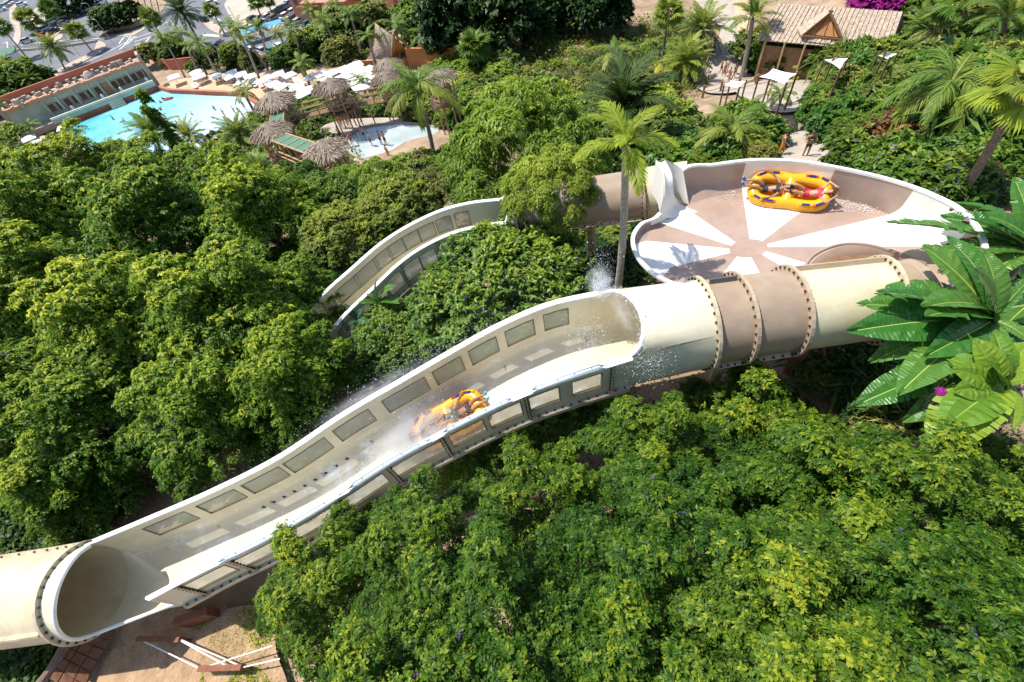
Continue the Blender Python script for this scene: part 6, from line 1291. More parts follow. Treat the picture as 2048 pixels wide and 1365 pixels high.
lm = MB(); lm.box((0, 0, .32), (.65, 1.3, .06)); lm.add([(-.32, .65, .3), (.32, .65, .3), (.32, 1.2, .7), (-.32, 1.2, .7), (-.32, .65, .36), (.32, .65, .36), (.32, 1.2, .76), (-.32, 1.2, .76)], [(0, 3, 2, 1), (4, 5, 6, 7), (0, 1, 5, 4), (2, 3, 7, 6), (1, 2, 6, 5), (3, 0, 4, 7)])
for a in (-.28, .28):
    for b in (-.55, .55): lm.box((a, b, .15), (.05, .05, .3))
lme = lm.mesh('lounger'); lme.materials.append(M['canvas']); rl_ = random.Random(4)
for k in range(44):
    x, y = rl_.choice(((rl_.uniform(380, 540), rl_.uniform(158, 178)), (rl_.uniform(540, 620), rl_.uniform(165, 192)), (rl_.uniform(470, 540), rl_.uniform(160, 176)))); P = at(x, y, ZW+.36) if inpoly(x, y, deck_pts) and not inpoly(x, y, pool_pts) else onray(x, y)
    o = link('sun_lounger', lme); o.location = tuple(P); o.rotation_euler = (0, 0, rl_.choice((.4, .6, 2.0))+rl_.uniform(-.2, .2)); tag(o, 'white sun lounger on the sandy deck by the wave pool', 'sun lounger', 'sun loungers on the deck')

# ================================================================== CARS
def car_meshes():
    sec = [(-2.1, .45, .72, .62), (-2.0, .32, .82, .8), (-1.2, .28, .92, .86), (0, .28, .95, .88), (1.0, .28, .93, .86), (1.9, .3, .80, .8), (2.1, .42, .66, .62)]
    mb = MB(); mb.loft([[(x, -w, zb), (x, w, zb), (x, w*1.02, (zb+zt)/2), (x, w*.94, zt), (x, -w*.94, zt), (x, -w*1.02, (zb+zt)/2)] for x, zb, zt, w in sec], True, 0, True)
    mb.loft([[(x, -w, 1.38), (x, w, 1.38), (x, w*.9, 1.44), (x, -w*.9, 1.44)] for x, w in ((-1.35, .62), (.45, .62))], True, 0, True); body = mb.mesh('body', False)
    mb = MB(); mb.loft([[(-1.95, -.78, .9), (1.15, -.78, .9), (1.15, .78, .9), (-1.95, .78, .9)], [(-1.4, -.63, 1.39), (.5, -.63, 1.39), (.5, .63, 1.39), (-1.4, .63, 1.39)]], True); gl = mb.mesh('windows'); gl.materials.append(M['carglass'])
    mb = MB(); mb.tube([(0, -.1, 0), (0, .1, 0)], .31, 10); wh = mb.mesh('wheel'); wh.materials.append(M['tyre']); return body, gl, wh
cb, cg, cw = car_meshes(); cb.materials.append(M['white'])
CP = [mat('car_paint_'+n, c, .25) for n, c in (('white', (.75, .75, .75)), ('silver', (.42, .43, .45)), ('grey', (.16, .17, .18)), ('black', (.02, .02, .025)), ('navy', (.02, .04, .10)), ('red', (.35, .03, .03)), ('teal', (.03, .16, .17)), ('blue', (.05, .14, .32)))]; CN = ['white', 'silver', 'grey', 'black', 'navy', 'red', 'teal', 'blue']
CARS = [(581, 10, 1, 0), (574, 17, 2, 0), (566, 21, 4, 0), (557, 28, 3, 0), (588, 27, 0, 0), (573, 36, 0, 0), (578, 46, 1, 0), (537, 38, 0, 0), (518, 46, 6, 0), (605, 41, 0, 0), (598, 48, 1, 0), (618, 52, 6, 0), (632, 50, 1, 0), (495, 60, 0, 0), (506, 104, 0, 1), (525, 106, 1, 1), (543, 106, 6, 1), (472, 110, 6, 1), (560, 98, 0, 1), (425, 10, 0, 2), (508, 42, 3, 0), (100, 50, 3, 0), (108, 47, 1, 0), (118, 52, 4, 0), (130, 50, 2, 0), (75, 63, 0, 0), (92, 74, 5, 0), (110, 65, 3, 0), (57, 85, 1, 2), (40, 31, 3, 2), (50, 22, 2, 2), (15, 14, 1, 2), (20, 10, 0, 2), (4, 22, 0, 2), (175, 10, 0, 0), (181, 21, 1, 0), (190, 15, 2, 0), (128, 36, 0, 0), (95, 60, 1, 0), (302, 60, 7, 1), (410, 42, 3, 1), (505, 62, 0, 0), (500, 98, 7, 1), (645, 48, 0, 0), (590, 40, 3, 0), (550, 40, 2, 0), (205, 8, 0, 0), (165, 28, 4, 0), (430, 98, 1, 1), (450, 104, 3, 1), (486, 108, 1, 1), (30, 6, 1, 2), (46, 12, 0, 2)]
for x, y, c, o_ in CARS:
    P = at(x, y, ZR+.16); o = empty('parked_car', tuple(P), (.95, 2.2, .3)[o_]+random.uniform(-.06, .06)); lab = CN[c]+(' car parked in the rows of the car park at the top' if x > 400 else ' car beside the palms at the upper left'); tag(o, lab, 'car', 'cars around the car park')
    b = link('body', cb, o); objmat(b, CP[c]); link('windows', cg, o)
    for sx in (-1.3, 1.3):
        for sy in (-.78, .78): w_ = link('wheel', cw, o); w_.location = (sx, sy, .31)
# blue car-port canopy
P = at(530, 78, ZR); o = empty('car_port', tuple(P), .25); tag(o, 'bright blue canopy over a bay of the car park', 'canopy')
mb = MB(); mb.loft([[(x, y, 2.7+.5*math.cos(y*.8)) for y in np.linspace(-1.8, 1.8, 7)] for x in (-6, 6)], False); mb.build('canopy', mat('blue_canvas', (.04, .32, .55), .6), o, True)
for a in (-5.6, 0, 5.6):
    for b in (-1.5, 1.5): mb = MB(); mb.tube([(a, b, 0), (a, b, 2.9)], .06, 6); mb.build('post', M['white'], o)
# street lamps
lmb = MB(); lmb.tube([(0, 0, 0), (0, 0, 7.5), (.2, 0, 7.9), (1.3, 0, 8.0)], .07, 6); lmp = lmb.mesh('pole'); lmp.materials.append(M['metal_rail']); lmb = MB(); lmb.box((1.5, 0, 7.97), (.7, .25, .12)); lmh = lmb.mesh('lamp_head'); lmh.materials.append(M['metal_rail'])
for x, y in ((160, 112), (236, 100), (215, 62), (60, 60), (300, 30), (345, 70), (490, 76)):
    o = empty('street_lamp', tuple(at(x, y, ZR)), random.uniform(0, 6)); tag(o, 'thin grey street lamp beside the upper left roads', 'street lamp', 'street lamps by the roads'); link('pole', lmp, o); link('lamp_head', lmh, o)

# ================================================================== PEOPLE
def skinned(name, joints, edges, root='pelvis', sub=1):
    """one continuous body: joints {name: ((x, y, z), radius or (rx, ry))}"""
    names = list(joints); me = bpy.data.meshes.new(name); me.from_pydata([joints[n][0] for n in names], [(names.index(a), names.index(b)) for a, b in edges], [])
    o = bpy.data.objects.new('tmp', me); COL.objects.link(o); md = o.modifiers.new('skin', 'SKIN'); md.use_smooth_shade = True; md.branch_smoothing = .6
    sv = me.skin_vertices[0].data
    for i, n in enumerate(names): r = joints[n][1]; sv[i].radius = r if isinstance(r, tuple) else (r, r); sv[i].use_root = (n == root)
    ss = o.modifiers.new('sub', 'SUBSURF'); ss.levels = sub; ss.render_levels = sub
    dg = bpy.context.evaluated_depsgraph_get(); m2 = bpy.data.meshes.new_from_object(o.evaluated_get(dg)); m2.name = name
    bpy.data.objects.remove(o); m2.materials.clear(); return m2
def body_mesh(J, fingers=False):
    """J: joint positions; adds radii, head, hands, feet"""
    V = {k: Vector(v) for k, v in J.items()}; R = dict(pelvis=(.125, .15), waist=(.10, .125), chest=(.125, .155), neck=.05, jaw=.072, crown=.085, top=.06, hipL=.088, hipR=.088, kneeL=.056, kneeR=.056, calfL=.054, calfR=.054, ankL=.036, ankR=.036, toeL=.03, toeR=.03, shL=.062, shR=.062, elL=.04, elR=.04, wrL=.027, wrR=.027, palmL=.034, palmR=.034)
    for s_ in 'LR':
        V['calf'+s_] = V['knee'+s_].lerp(V['ank'+s_], .3); d = (V['wr'+s_]-V['el'+s_]).normalized(); V['palm'+s_] = V['wr'+s_]+d*.07
    V['jaw'] = V['neck'].lerp(V['top'], .38); V['crown'] = V['neck'].lerp(V['top'], .75)
    E_ = [('pelvis', 'waist'), ('waist', 'chest'), ('chest', 'neck'), ('neck', 'jaw'), ('jaw', 'crown'), ('crown', 'top')]
    for s_ in 'LR':
        E_ += [('pelvis', 'hip'+s_), ('hip'+s_, 'knee'+s_), ('knee'+s_, 'calf'+s_), ('calf'+s_, 'ank'+s_), ('ank'+s_, 'toe'+s_), ('chest', 'sh'+s_), ('sh'+s_, 'el'+s_), ('el'+s_, 'wr'+s_), ('wr'+s_, 'palm'+s_)]
        if fingers:
            d = (V['palm'+s_]-V['wr'+s_]).normalized(); sd_ = d.cross(Vector((0, 0, 1))); sd_ = sd_.normalized() if sd_.length > .05 else Vector((1, 0, 0)); dn = Vector((0, 0, -1))
            for k, (o_, L) in enumerate(((-.033, .07), (-.011, .085), (.011, .08), (.033, .062))):
                a, b = 'f%d%sa' % (k, s_), 'f%d%sb' % (k, s_); V[a] = V['palm'+s_]+d*.045+sd_*o_; V[b] = V[a]+d*L*.8+dn*L*.5; R[a] = .011; R[b] = .008; E_ += [('palm'+s_, a), (a, b)]
            V['th'+s_] = V['wr'+s_]+d*.06+sd_*.055+dn*.02; R['th'+s_] = .011; E_ += [('wr'+s_, 'th'+s_)]
    return skinned('body', {k: (tuple(v), R[k]) for k, v in V.items()}, E_), V
def garment(body, pred, off, name):
    bm = bmesh.new(); bm.from_mesh(body); bm.normal_update(); kill = [f for f in bm.faces if not pred(f.calc_center_median())]; bmesh.ops.delete(bm, geom=kill, context='FACES')
    for v in bm.verts: v.co += v.normal*off
    me = bpy.data.meshes.new(name); bm.to_mesh(me); bm.free(); me.materials.clear(); return me
STAND = dict(pelvis=(0, 0, .95), waist=(0, .0, 1.1), chest=(0, .0, 1.33), neck=(0, -.01, 1.5), top=(0, .02, 1.72), hipL=(-.09, 0, .86), hipR=(.09, 0, .86), kneeL=(-.1, .03, .48), kneeR=(.1, .02, .48), ankL=(-.11, -.02, .08), ankR=(.11, -.03, .08), toeL=(-.12, .13, .03), toeR=(.13, .12, .03), shL=(-.18, 0, 1.42), shR=(.18, 0, 1.42), elL=(-.25, -.04, 1.15), elR=(.25, -.03, 1.15), wrL=(-.24, .08, .92), wrR=(.26, .06, .91))
WALK = dict(STAND, kneeL=(-.1, .18, .5), ankL=(-.11, .12, .1), toeL=(-.11, .27, .06), kneeR=(.1, -.02, .48), ankR=(.1, -.25, .14), toeR=(.11, -.12, .04), elL=(-.24, -.14, 1.16), wrL=(-.22, -.06, .94), elR=(.24, .08, 1.16), wrR=(.2, .26, 1.02))
HANDS = dict(STAND, elL=(-.3, .1, 1.2), wrL=(-.12, .24, 1.3), elR=(.3, .1, 1.2), wrR=(.1, .25, 1.32))
PEOPLE = {}
for nm, J in (('stand', STAND), ('walk', WALK), ('hands', HANDS)):
    b, V = body_mesh(J, True); b.materials.append(M['skin']); t = garment(b, lambda c: .62 < c.z < 1.0 and abs(c.x) < .24 and abs(c.y) < .2, .012, 'swim_shorts'); t.materials.append(M['shorts_navy'])
    t2 = garment(b, lambda c: .80 < c.z < .98 and abs(c.x) < .2, .01, 'bikini_bottom'); t2.materials.append(M['shorts_navy']); t3 = garment(b, lambda c: 1.24 < c.z < 1.36 and abs(c.x) < .19, .01, 'bikini_top'); t3.materials.append(M['shorts_navy'])
    h = garment(b, lambda c: c.z > 1.6 and (c.y < .045 or c.z > 1.68) and abs(c.x) < .14, .014, 'hair'); h.materials.append(M['hair']); PEOPLE[nm] = (b, t, t2, t3, h)
def person(P, pose, rz, label, group=None, suit='shorts_navy', female=False, skin='skin', hair='hair', k=1.0):
    o = empty('person', tuple(P), rz); o.scale = (k,)*3; tag(o, label, 'person', group); b, t, t2, t3, h = PEOPLE[pose]
    x = link('body', b, o); objmat(x, M[skin])
    for g_ in ([t2, t3] if female else [t]): q_ = link(g_.name.split('.')[0], g_, o); objmat(q_, M[suit])
    q_ = link('hair', h, o); objmat(q_, M[hair]); return o
SUITS = ['shorts_navy', 'shorts_red', 'shorts_black', 'shorts_teal', 'shorts_orange', 'shorts_white']; SN = dict(shorts_navy='navy', shorts_red='red', shorts_black='black', shorts_teal='teal', shorts_orange='orange', shorts_white='white')
rp_ = random.Random(9)
# on the path behind the bowl
person(onray(1607, 318), 'hands', 2.6, 'person in black bikini walking away on the path behind the bowl', suit='shorts_black', female=True, skin='skin_tan', k=1.05)
person(onray(1556, 316), 'walk', -2.2, 'person in orange shorts on the path left of the bikini walker', suit='shorts_orange', k=1.05); person(onray(1556, 290), 'stand', 2.2, 'person carrying a towel at the bend of the path behind the bowl', suit='shorts_red', k=1.05)
person(onray(1670, 322), 'stand', .4, 'person in dark clothes at the right side of the path behind the bowl', suit='shorts_black'); person(onray(1533, 205), 'stand', 1, 'person in dark swimwear on the terrace by the small palm', suit='shorts_black', skin='skin_tan')
for x, y, su in ((1440, 150, 'shorts_black'), (1452, 148, 'shorts_white'), (1446, 156, 'shorts_red'), (1470, 152, 'shorts_black'), (1398, 172, 'shorts_white'), (1415, 174, 'shorts_teal'), (1466, 160, 'shorts_navy'), (1456, 166, 'shorts_orange'), (1640, 165, 'shorts_red'), (1652, 160, 'shorts_white'), (1660, 168, 'shorts_navy')):
    person(onray(x, y), rp_.choice(('stand', 'walk')), rp_.uniform(0, 6.28), 'visitor in %s swimwear walking on the terraces below the thatched hall' % SN[su], 'visitors on the terraces', su, rp_.random() < .5, rp_.choice(('skin', 'skin_tan')))
# wading pool
for x, y, su in ((731, 280, 'shorts_navy'), (745, 292, 'shorts_black'), (764, 290, 'shorts_navy'), (773, 291, 'shorts_black'), (707, 292, 'shorts_red'), (684, 280, 'shorts_black'), (728, 254, 'shorts_black'), (752, 250, 'shorts_red'), (779, 318, 'shorts_orange')):
    person(at(x, y, ZP+.02), rp_.choice(('stand', 'walk', 'hands')), rp_.uniform(0, 6.28), 'bather in %s swimwear standing in or beside the round wading pool' % SN[su], 'bathers at the wading pool', su, rp_.random() < .4, rp_.choice(('skin', 'skin_tan')))
for x in (686, 692, 699, 706): person(at(x, 256, ZP+.02), 'stand', rp_.uniform(0, 6.28), 'bather lined up at the fence behind the wading pool', 'bathers at the fence', rp_.choice(SUITS), rp_.random() < .4)
# wave pool
for i, (x, y, d) in enumerate(((228, 240, .8), (248, 241, 1.2), (268, 236, 1.2), (277, 233, 1.2), (285, 230, 1.0), (310, 220, 1.1), (316, 228, 1.2), (322, 220, 1.2), (334, 240, .6), (322, 206, 1.2), (328, 201, 1.0), (354, 246, 1.2), (430, 220, .9), (452, 236, .1), (470, 226, .6), (478, 224, .8), (490, 239, .05), (492, 220, .1), (300, 245, 1.2), (260, 262, 1.2), (385, 230, 1.0))):
    person(at(x, y, ZW+.42)-np.array([0, 0, d]), rp_.choice(('stand', 'walk', 'hands')), rp_.uniform(0, 6.28), 'swimmer standing shoulder deep in the turquoise wave pool' if d > .5 else 'bather standing at the shallow right end of the wave pool', 'swimmers in the wave pool' if d > .5 else 'bathers in the shallow end', rp_.choice(SUITS), rp_.random() < .4, rp_.choice(('skin', 'skin_tan')))
mb = MB(); mb.tube([(math.cos(a)*.9, math.sin(a)*.4, 0) for a in np.linspace(0, 6.283, 17)[:-1]], .16, 8, closed=True); o = smoothmesh(mb, 'swim_ring', M['crimson'], None); o.location = tuple(at(336, 198, ZW+.5)); tag(o, 'pink swim ring floating near the temple steps', 'swim ring')
for i, (x, y) in enumerate(((420, 165), (450, 168), (470, 170), (515, 172), (508, 176), (400, 168), (440, 172), (90, 300), (560, 180))): person(onray(x, y, .15), rp_.choice(('stand', 'walk')), rp_.uniform(0, 6.28), 'visitor strolling among the loungers on the sandy deck', 'visitors on the deck', rp_.choice(SUITS), rp_.random() < .5, rp_.choice(('skin', 'skin_tan')))

# ---- rafts with riders
def raft_mesh():
    n = 72; out = []
    for i in range(n):
        a = 2*math.pi*i/n; x = 1.16*math.cos(a); wv = .57+.07*math.cos(2*a); y = wv*math.copysign(abs(math.sin(a))**.62, math.sin(a)); x = 1.16*math.copysign(abs(math.cos(a))**.8, math.cos(a)); y *= 1-.10*math.exp(-(x/.25)**2); out.append(Vector((x, y, .26)))
    return out
RPATH = raft_mesh()
def raft(C, ux, up, label):
    ux = Vector(ux).normalized(); up = Vector(up); uy = up.cross(ux).normalized(); uz = ux.cross(uy)
    o = empty('raft', tuple(C)); o.rotation_euler = Matrix((ux, uy, uz)).transposed().to_euler(); tag(o, label, 'raft')
    mb = MB(); mb.tube(RPATH, .21, 14, closed=True); smoothmesh(mb, 'outer_tube', M['raft'], o)
    mb = MB(); mb.tube([(-.02, -.42, .28), (.02, 0, .27), (-.02, .42, .28)], .2, 12); smoothmesh(mb, 'cross_tube', M['raft'], o)
    mb = MB(); mb.add([(p.x*.98, p.y*.98, .08) for p in RPATH], [tuple(range(len(RPATH)))]); mb.build('raft_floor', M['raft'], o)
    for i in (7, 13, 23, 29, 43, 49, 59, 65):
        p = RPATH[i]; q_ = RPATH[(i+1) % 72]; d = (q_-p).normalized(); outw = Vector((p.x*.2, p.y, 0)).normalized(); c = p+Vector((0, 0, .195))+outw*.05
        mb = MB(); mb.tube([c-d*.14, c-d*.10+Vector((0, 0, .035)), c+d*.10+Vector((0, 0, .035)), c+d*.14], [.03, .045, .045, .03], 8); smoothmesh(mb, 'handle', M['navy'], o)
        mb = MB(); mb.tube([c-d*.20-Vector((0, 0, .012)), c+d*.20-Vector((0, 0, .012))], [.06, .06], 8); h = smoothmesh(mb, 'handle_patch', mat_red if i in (13, 29, 49, 65) else M['raft'], o)
    return o
mat_red = mat('red_patch', (0.55, 0.07, 0.015), .5)
def recline(x0, armup=False, kneebend=.12):
    """rider lying along raft x: feet towards -x, head towards +x, x0 = hips"""
    J = dict(pelvis=(x0, 0, .26), waist=(x0+.14, 0, .30), chest=(x0+.36, 0, .40), neck=(x0+.53, 0, .50), top=(x0+.72, 0, .62), hipL=(x0-.07, .10, .27), hipR=(x0-.07, -.10, .27), kneeL=(x0-.44, .13, .44+kneebend), kneeR=(x0-.44, -.11, .46+kneebend*.6), ankL=(x0-.82, .11, .50), ankR=(x0-.84, -.08, .52), toeL=(x0-.88, .12, .64), toeR=(x0-.90, -.08, .66), shL=(x0+.42, .18, .42), shR=(x0+.42, -.18, .42))
    if armup: J.update(elL=(x0+.58, .40, .46), wrL=(x0+.74, .22, .60), elR=(x0+.60, -.38, .48), wrR=(x0+.78, -.2, .62))
    else: J.update(elL=(x0+.22, .38, .42), wrL=(x0-.02, .52, .54), elR=(x0+.20, -.38, .42), wrR=(x0-.03, -.50, .54))
    return J
def rider(raft_, x0, label, suit, skin, hair, shoe, armup=False, mirror=False):
    J = recline(x0, armup); b, V = body_mesh(J, True); b.materials.append(M[skin]); o = empty('person', raft_.location); o.rotation_euler = raft_.rotation_euler; tag(o, label, 'person'); link('body', b, o)
    g1 = garment(b, lambda c: x0-.13 < c.x < x0+.06 and abs(c.y) < .2, .009, 'bikini_bottom'); link('bikini_bottom', g1, o, M[suit]); g2 = garment(b, lambda c: x0+.24 < c.x < x0+.40 and abs(c.y) < .19, .009, 'bikini_top'); link('bikini_top', g2, o, M[suit])
    hd = garment(b, lambda c: c.x > x0+.60 and (c.z < .60 or c.x > x0+.69) and abs(c.y) < .13, .016, 'hair'); hr = link('hair', hd, o, M[hair])
    V, S_ = [], []
    rg_ = np.random.default_rng(int(abs(x0)*100)+3); n = 130; a = rg_.uniform(-1.2, 1.2, n); P_ = np.stack([np.full(n, x0+.69)+rg_.normal(0, .03, n), rg_.normal(0, .06, n), .56+rg_.normal(0, .03, n)], 1); D = np.stack([np.cos(a), np.sin(a), -.35*np.ones(n)], 1); me = flat_mesh('hair_strands', leaf_quads(P_, D, np.tile([0, 0, 1.], (n, 1)), rg_.uniform(.12, .26, n), np.full(n, .025)), 4, rg_.uniform(0, 1, n)); link('hair_strands', me, hr, M[hair])
    if shoe:
        for s_, yy in (('L', .12), ('R', -.08)): mb = MB(); mb.tube([(x0-.80, yy, .50), (x0-.85, yy, .56), (x0-.89, yy, .66), (x0-.90, yy, .70)], [.045, .058, .05, .03], 8); smoothmesh(mb, 'water_shoe', M[shoe], o)
    return o
a_, b_ = at(1497, 365, -10.75), at(1668, 384, -10.75); c_ = (a_+b_)/2; rc = Vector((c_[0], c_[1], ZF+.0))
# climbing the back wall: tilt the raft towards the bowl centre
r1 = raft(rc+Vector((0, 0, .12)), b_-a_, Vector((-.16, -.55, 1)), 'yellow two-person raft with blue handles banking high in the round bowl'); k1 = (np.linalg.norm(b_-a_)/2)/1.40; r1.scale = (k1,)*3
p1 = rider(r1, -.74, 'rider in black bikini and blue shoes lying in front half of bowl raft', 'black', 'skin_tan', 'hair', 'blue'); p2 = rider(r1, .60, 'rider in red bikini lying in back half of bowl raft, hands at head', 'crimson', 'skin', 'hair_b', None, True)
for q_ in (p1, p2): q_.scale = (k1,)*3
u = F1.u_of_x(905, .0, F1.WALL+.3); ca = Vector(F1.pt(u, -.08, F1.WALL+F1.ARC)); dv = Vector(F1.pt(u+.05, 0, F1.WALL+F1.ARC))-Vector(F1.pt(u-.05, 0, F1.WALL+F1.ARC))
r2 = raft(ca+Vector((0, .05, .12)), dv, Vector((0, -.18, 1)), 'orange-yellow two-person raft rushing through spray down the open flume'); p3 = rider(r2, -.74, 'rider with cyan shoes raised in the spray-covered flume raft', 'black', 'skin_tan', 'hair', 'cyan'); p4 = rider(r2, .60, 'rider hidden in spray at lower end of flume raft', 'black', 'skin_tan', 'hair_b', 'cyan')

# ================================================================== SPRAY AND WHITE WATER
M['spray'] = mat('water_droplets', (.92, .94, .95), .25); 
_b = M['spray'].node_tree.nodes['Principled BSDF']; _b.inputs['Subsurface Weight'].default_value = 0.0
def droplets(P, size, seed):
    r = np.random.default_rng(seed); n = len(P); T = np.array([(1, 1, 1), (1, -1, -1), (-1, 1, -1), (-1, -1, 1)], float)/1.7; s_ = size*r.lognormal(0, .45, n)
    V = P[:, None, :]+T[None]*s_[:, None, None]*r.uniform(.6, 1.4, (n, 1, 3)); F = np.array([(0, 1, 2), (0, 3, 1), (0, 2, 3), (1, 3, 2)]); return V[:, F].reshape(-1, 3)
r = np.random.default_rng(77); DP = []
def upts(u0, u1, a0, a1, d0, d1, n, jit=.05, pw=1.0):
    uu = r.uniform(u0, u1, n); aa = r.uniform(a0, a1, n); dd = d0+(d1-d0)*r.uniform(0, 1, n)**pw; return np.array([F1.pt(a, b, c) for a, b, c in zip(uu, aa, dd)])+r.normal(0, jit, (n, 3))
uR = F1.u_of_x(905, 0, 1.5)
def floor_d(a): return F1.WALL+F1.ARC*np.sqrt(np.maximum(0, 1-a*a))
# around and behind the raft: fan of droplets thrown up and down-slope
n = 34000; uu = np.clip(uR+.055+r.normal(0, .07, n)+r.exponential(.035, n), 0, 1); aa = np.clip(r.normal(-.05, .48, n), -.97, .97); hh = np.abs(r.exponential(.30, n))
DP.append(np.array([F1.pt(a, b, max(floor_d(b)-c, -.5)) for a, b, c in zip(uu, aa, hh)])+r.normal(0, .04, (n, 3)))
# over the far rim
n = 4500; uu = np.clip(r.normal(uR+.04, .13, n), .02, .75); out_ = np.abs(r.exponential(.28, n)); DP.append(np.array([F1.pt(a, -1, .15-c*1.0+.9*c*c, c) for a, c in zip(uu, out_)])+r.normal(0, .09, (n, 3)))
# sheet of white water on the floor below the raft
n = 22000; uu = uR+.02+r.uniform(0, 1, n)**1.4*.42; aa = np.clip(r.normal(.25, .4, n), -.9, .95); DP.append(np.array([F1.pt(a, b, floor_d(b)-abs(c)) for a, b, c in zip(uu, aa, r.exponential(.05, n))]))
# splash at the upper mouth
A, B = F1.frame(0); A = Vector(A); B = Vector(B); c_ = (A+B)/2; l_ = (B-A)/2; sw = ax0.normalized()*.62
n = 5000; tt = r.beta(.7, 1.3, n); DP.append(np.array([c_-l_*math.cos(math.pi*t)+Vector((0, 0, l_.length*.45*math.sin(math.pi*t)))+sw*math.sin(math.pi*t) for t in tt])+r.normal(0, .07, (n, 3))*np.array([1.4, 1, 1]))
n = 5000; k = r.exponential(.35, n); DP.append(np.array(A)+np.stack([r.normal(.0, .12, n)*(1+k)+.1*k, r.normal(.05, .12, n)*(1+k)+.35*k, k*.9], 1))
n = 1500; k = r.exponential(.55, n); DP.append(np.array(B)+np.stack([r.normal(.35, .4, n)+.3*k, -abs(r.normal(.25, .2, n)), .15-k], 1))
n = 3500; DP.append(upts(0, .10, -.95, .6, .3, 1.9, n))
o = link('water_spray', flat_mesh('water_spray', droplets(np.concatenate(DP), .0062, 5), 3), None, M['spray']); tag(o, 'white water spray flying around the flume raft and tube mouth', 'spray', kind='stuff')
# wake in the bowl
n = 3500; cx = np.array([at(1700+i, 395, ZF) for i in (0,)])[0]; th_ = r.normal(0, 1, (n, 2)); W_ = []
for cxp, cyp, sx, sy, m_ in ((1735, 405, 26, 10, 1500), (1455, 380, 22, 7, 900), (1560, 408, 40, 5, 900), (1640, 406, 25, 6, 500)):
    for _ in range(m_): p = at(cxp+r.normal(0, sx), cyp+r.normal(0, sy), ZF+.012); W_.append(p+np.array([0, 0, abs(r.normal(0, .03))]))
o = link('bowl_wake', flat_mesh('bowl_wake', droplets(np.array(W_), .010, 6), 3), None, M['spray']); tag(o, 'white foamy wake trailing the raft in the bowl', 'spray', kind='stuff')

# ================================================================== LOWER LEFT CORNER
# rock-edged tiled wall under the lower tube
w0 = Vector(onray(200, 1262, 1.2)); base = [Vector(onray(x, y, .5)) for x, y in ((232, 1262), (210, 1300), (182, 1345), (160, 1400))]
o = empty('tiled_wall', tuple(base[0])); tag(o, 'rust brown tiled wall with a rough rock edge under the lower tube', 'wall'); off = Vector(base[0])
lip = [Vector(onray(x, y, 1.25)) for x, y in ((168, 1252), (142, 1275), (120, 1312), (92, 1352), (60, 1400))]
mb = MB(); rk = random.Random(2); mb.tube([p-off+Vector((rk.uniform(-.05, .05),)*3) for q_ in [[lip[i].lerp(lip[i+1], t) for t in (0, .33, .66)] for i in range(4)] for p in q_], [.16+rk.uniform(-.04, .05) for _ in range(12)], 8); smoothmesh(mb, 'rock_edge', M['rock'], o)
for i in range(6):
    for j in range(3):
        def wp(s_, t): k = min(int(s_*3), 2); f = s_*3-k; a = lip[k].lerp(lip[k+1], f); b = base[k].lerp(base[k+1], f); return a.lerp(b, t)-off
        s0, s1, t0, t1 = (i+.04)/6, (i+.96)/6, (j+.04)/3, (j+.96)/3; q_ = [wp(s0, t0), wp(s1, t0), wp(s1, t1), wp(s0, t1)]; nn = (q_[1]-q_[0]).cross(q_[3]-q_[0]).normalized(); nn = nn if nn.z > 0 else -nn; h = nn*rk.uniform(.015, .04)
        mb = MB(); mb.add([p+h for p in q_]+[p-nn*.05 for p in q_], [(0, 1, 2, 3), (0, 4, 5, 1), (1, 5, 6, 2), (2, 6, 7, 3), (3, 7, 4, 0)]); mb.build('wall_tile', M['brick'], o)
mb = MB(); mb.loft([[p-off-Vector((0, 0, .03)) for p in lip[:4]], [p-off-Vector((0, 0, .03)) for p in base]], False); mb.build('mortar_bed', M['rock'], o)
# steel frame with white tie rods
A0, A1, B0, B1 = [Vector(onray(x, y, h)) for x, y, h in ((278, 1278, .7), (362, 1280, .7), (400, 1338, .7), (486, 1335, .7))]; o = empty('steel_frame', tuple(A0)); tag(o, 'rust red steel beams tied by crossed white rods on the earth bank', 'frame')
for a, b in ((A0, A1), (B0, B1)): mb = MB(); mb.beam(a-A0, b-A0, .16, .22); mb.build('beam', M['rust'], o)
for a, b in ((A0, B0), (A1, B1), (A0.lerp(A1, .95), B0.lerp(B1, .7)), (B0, Vector(onray(545, 1292, .8))), (B1, Vector(onray(560, 1318, .8)))): mb = MB(); mb.tube([a-A0, b-A0], .02, 6); mb.build('tie_rod', M['white'], o)
for a in (A0, A1, B0, B1): mb = MB(); mb.tube([a-A0, Vector((a.x, a.y, float(gz(a.x, a.y))-.3))-A0], .06, 6); mb.build('leg', M['rust'], o)
P = onray(400, 1236, .5); mb = MB(); mb.box((0, 0, 0), (1.1, .25, 1.0)); o = mb.build('rust_box', M['rust']); o.location = tuple(P); o.rotation_euler = (0, 0, .1); tag(o, 'dark rust brown steel box in the shade under the flume', 'box')

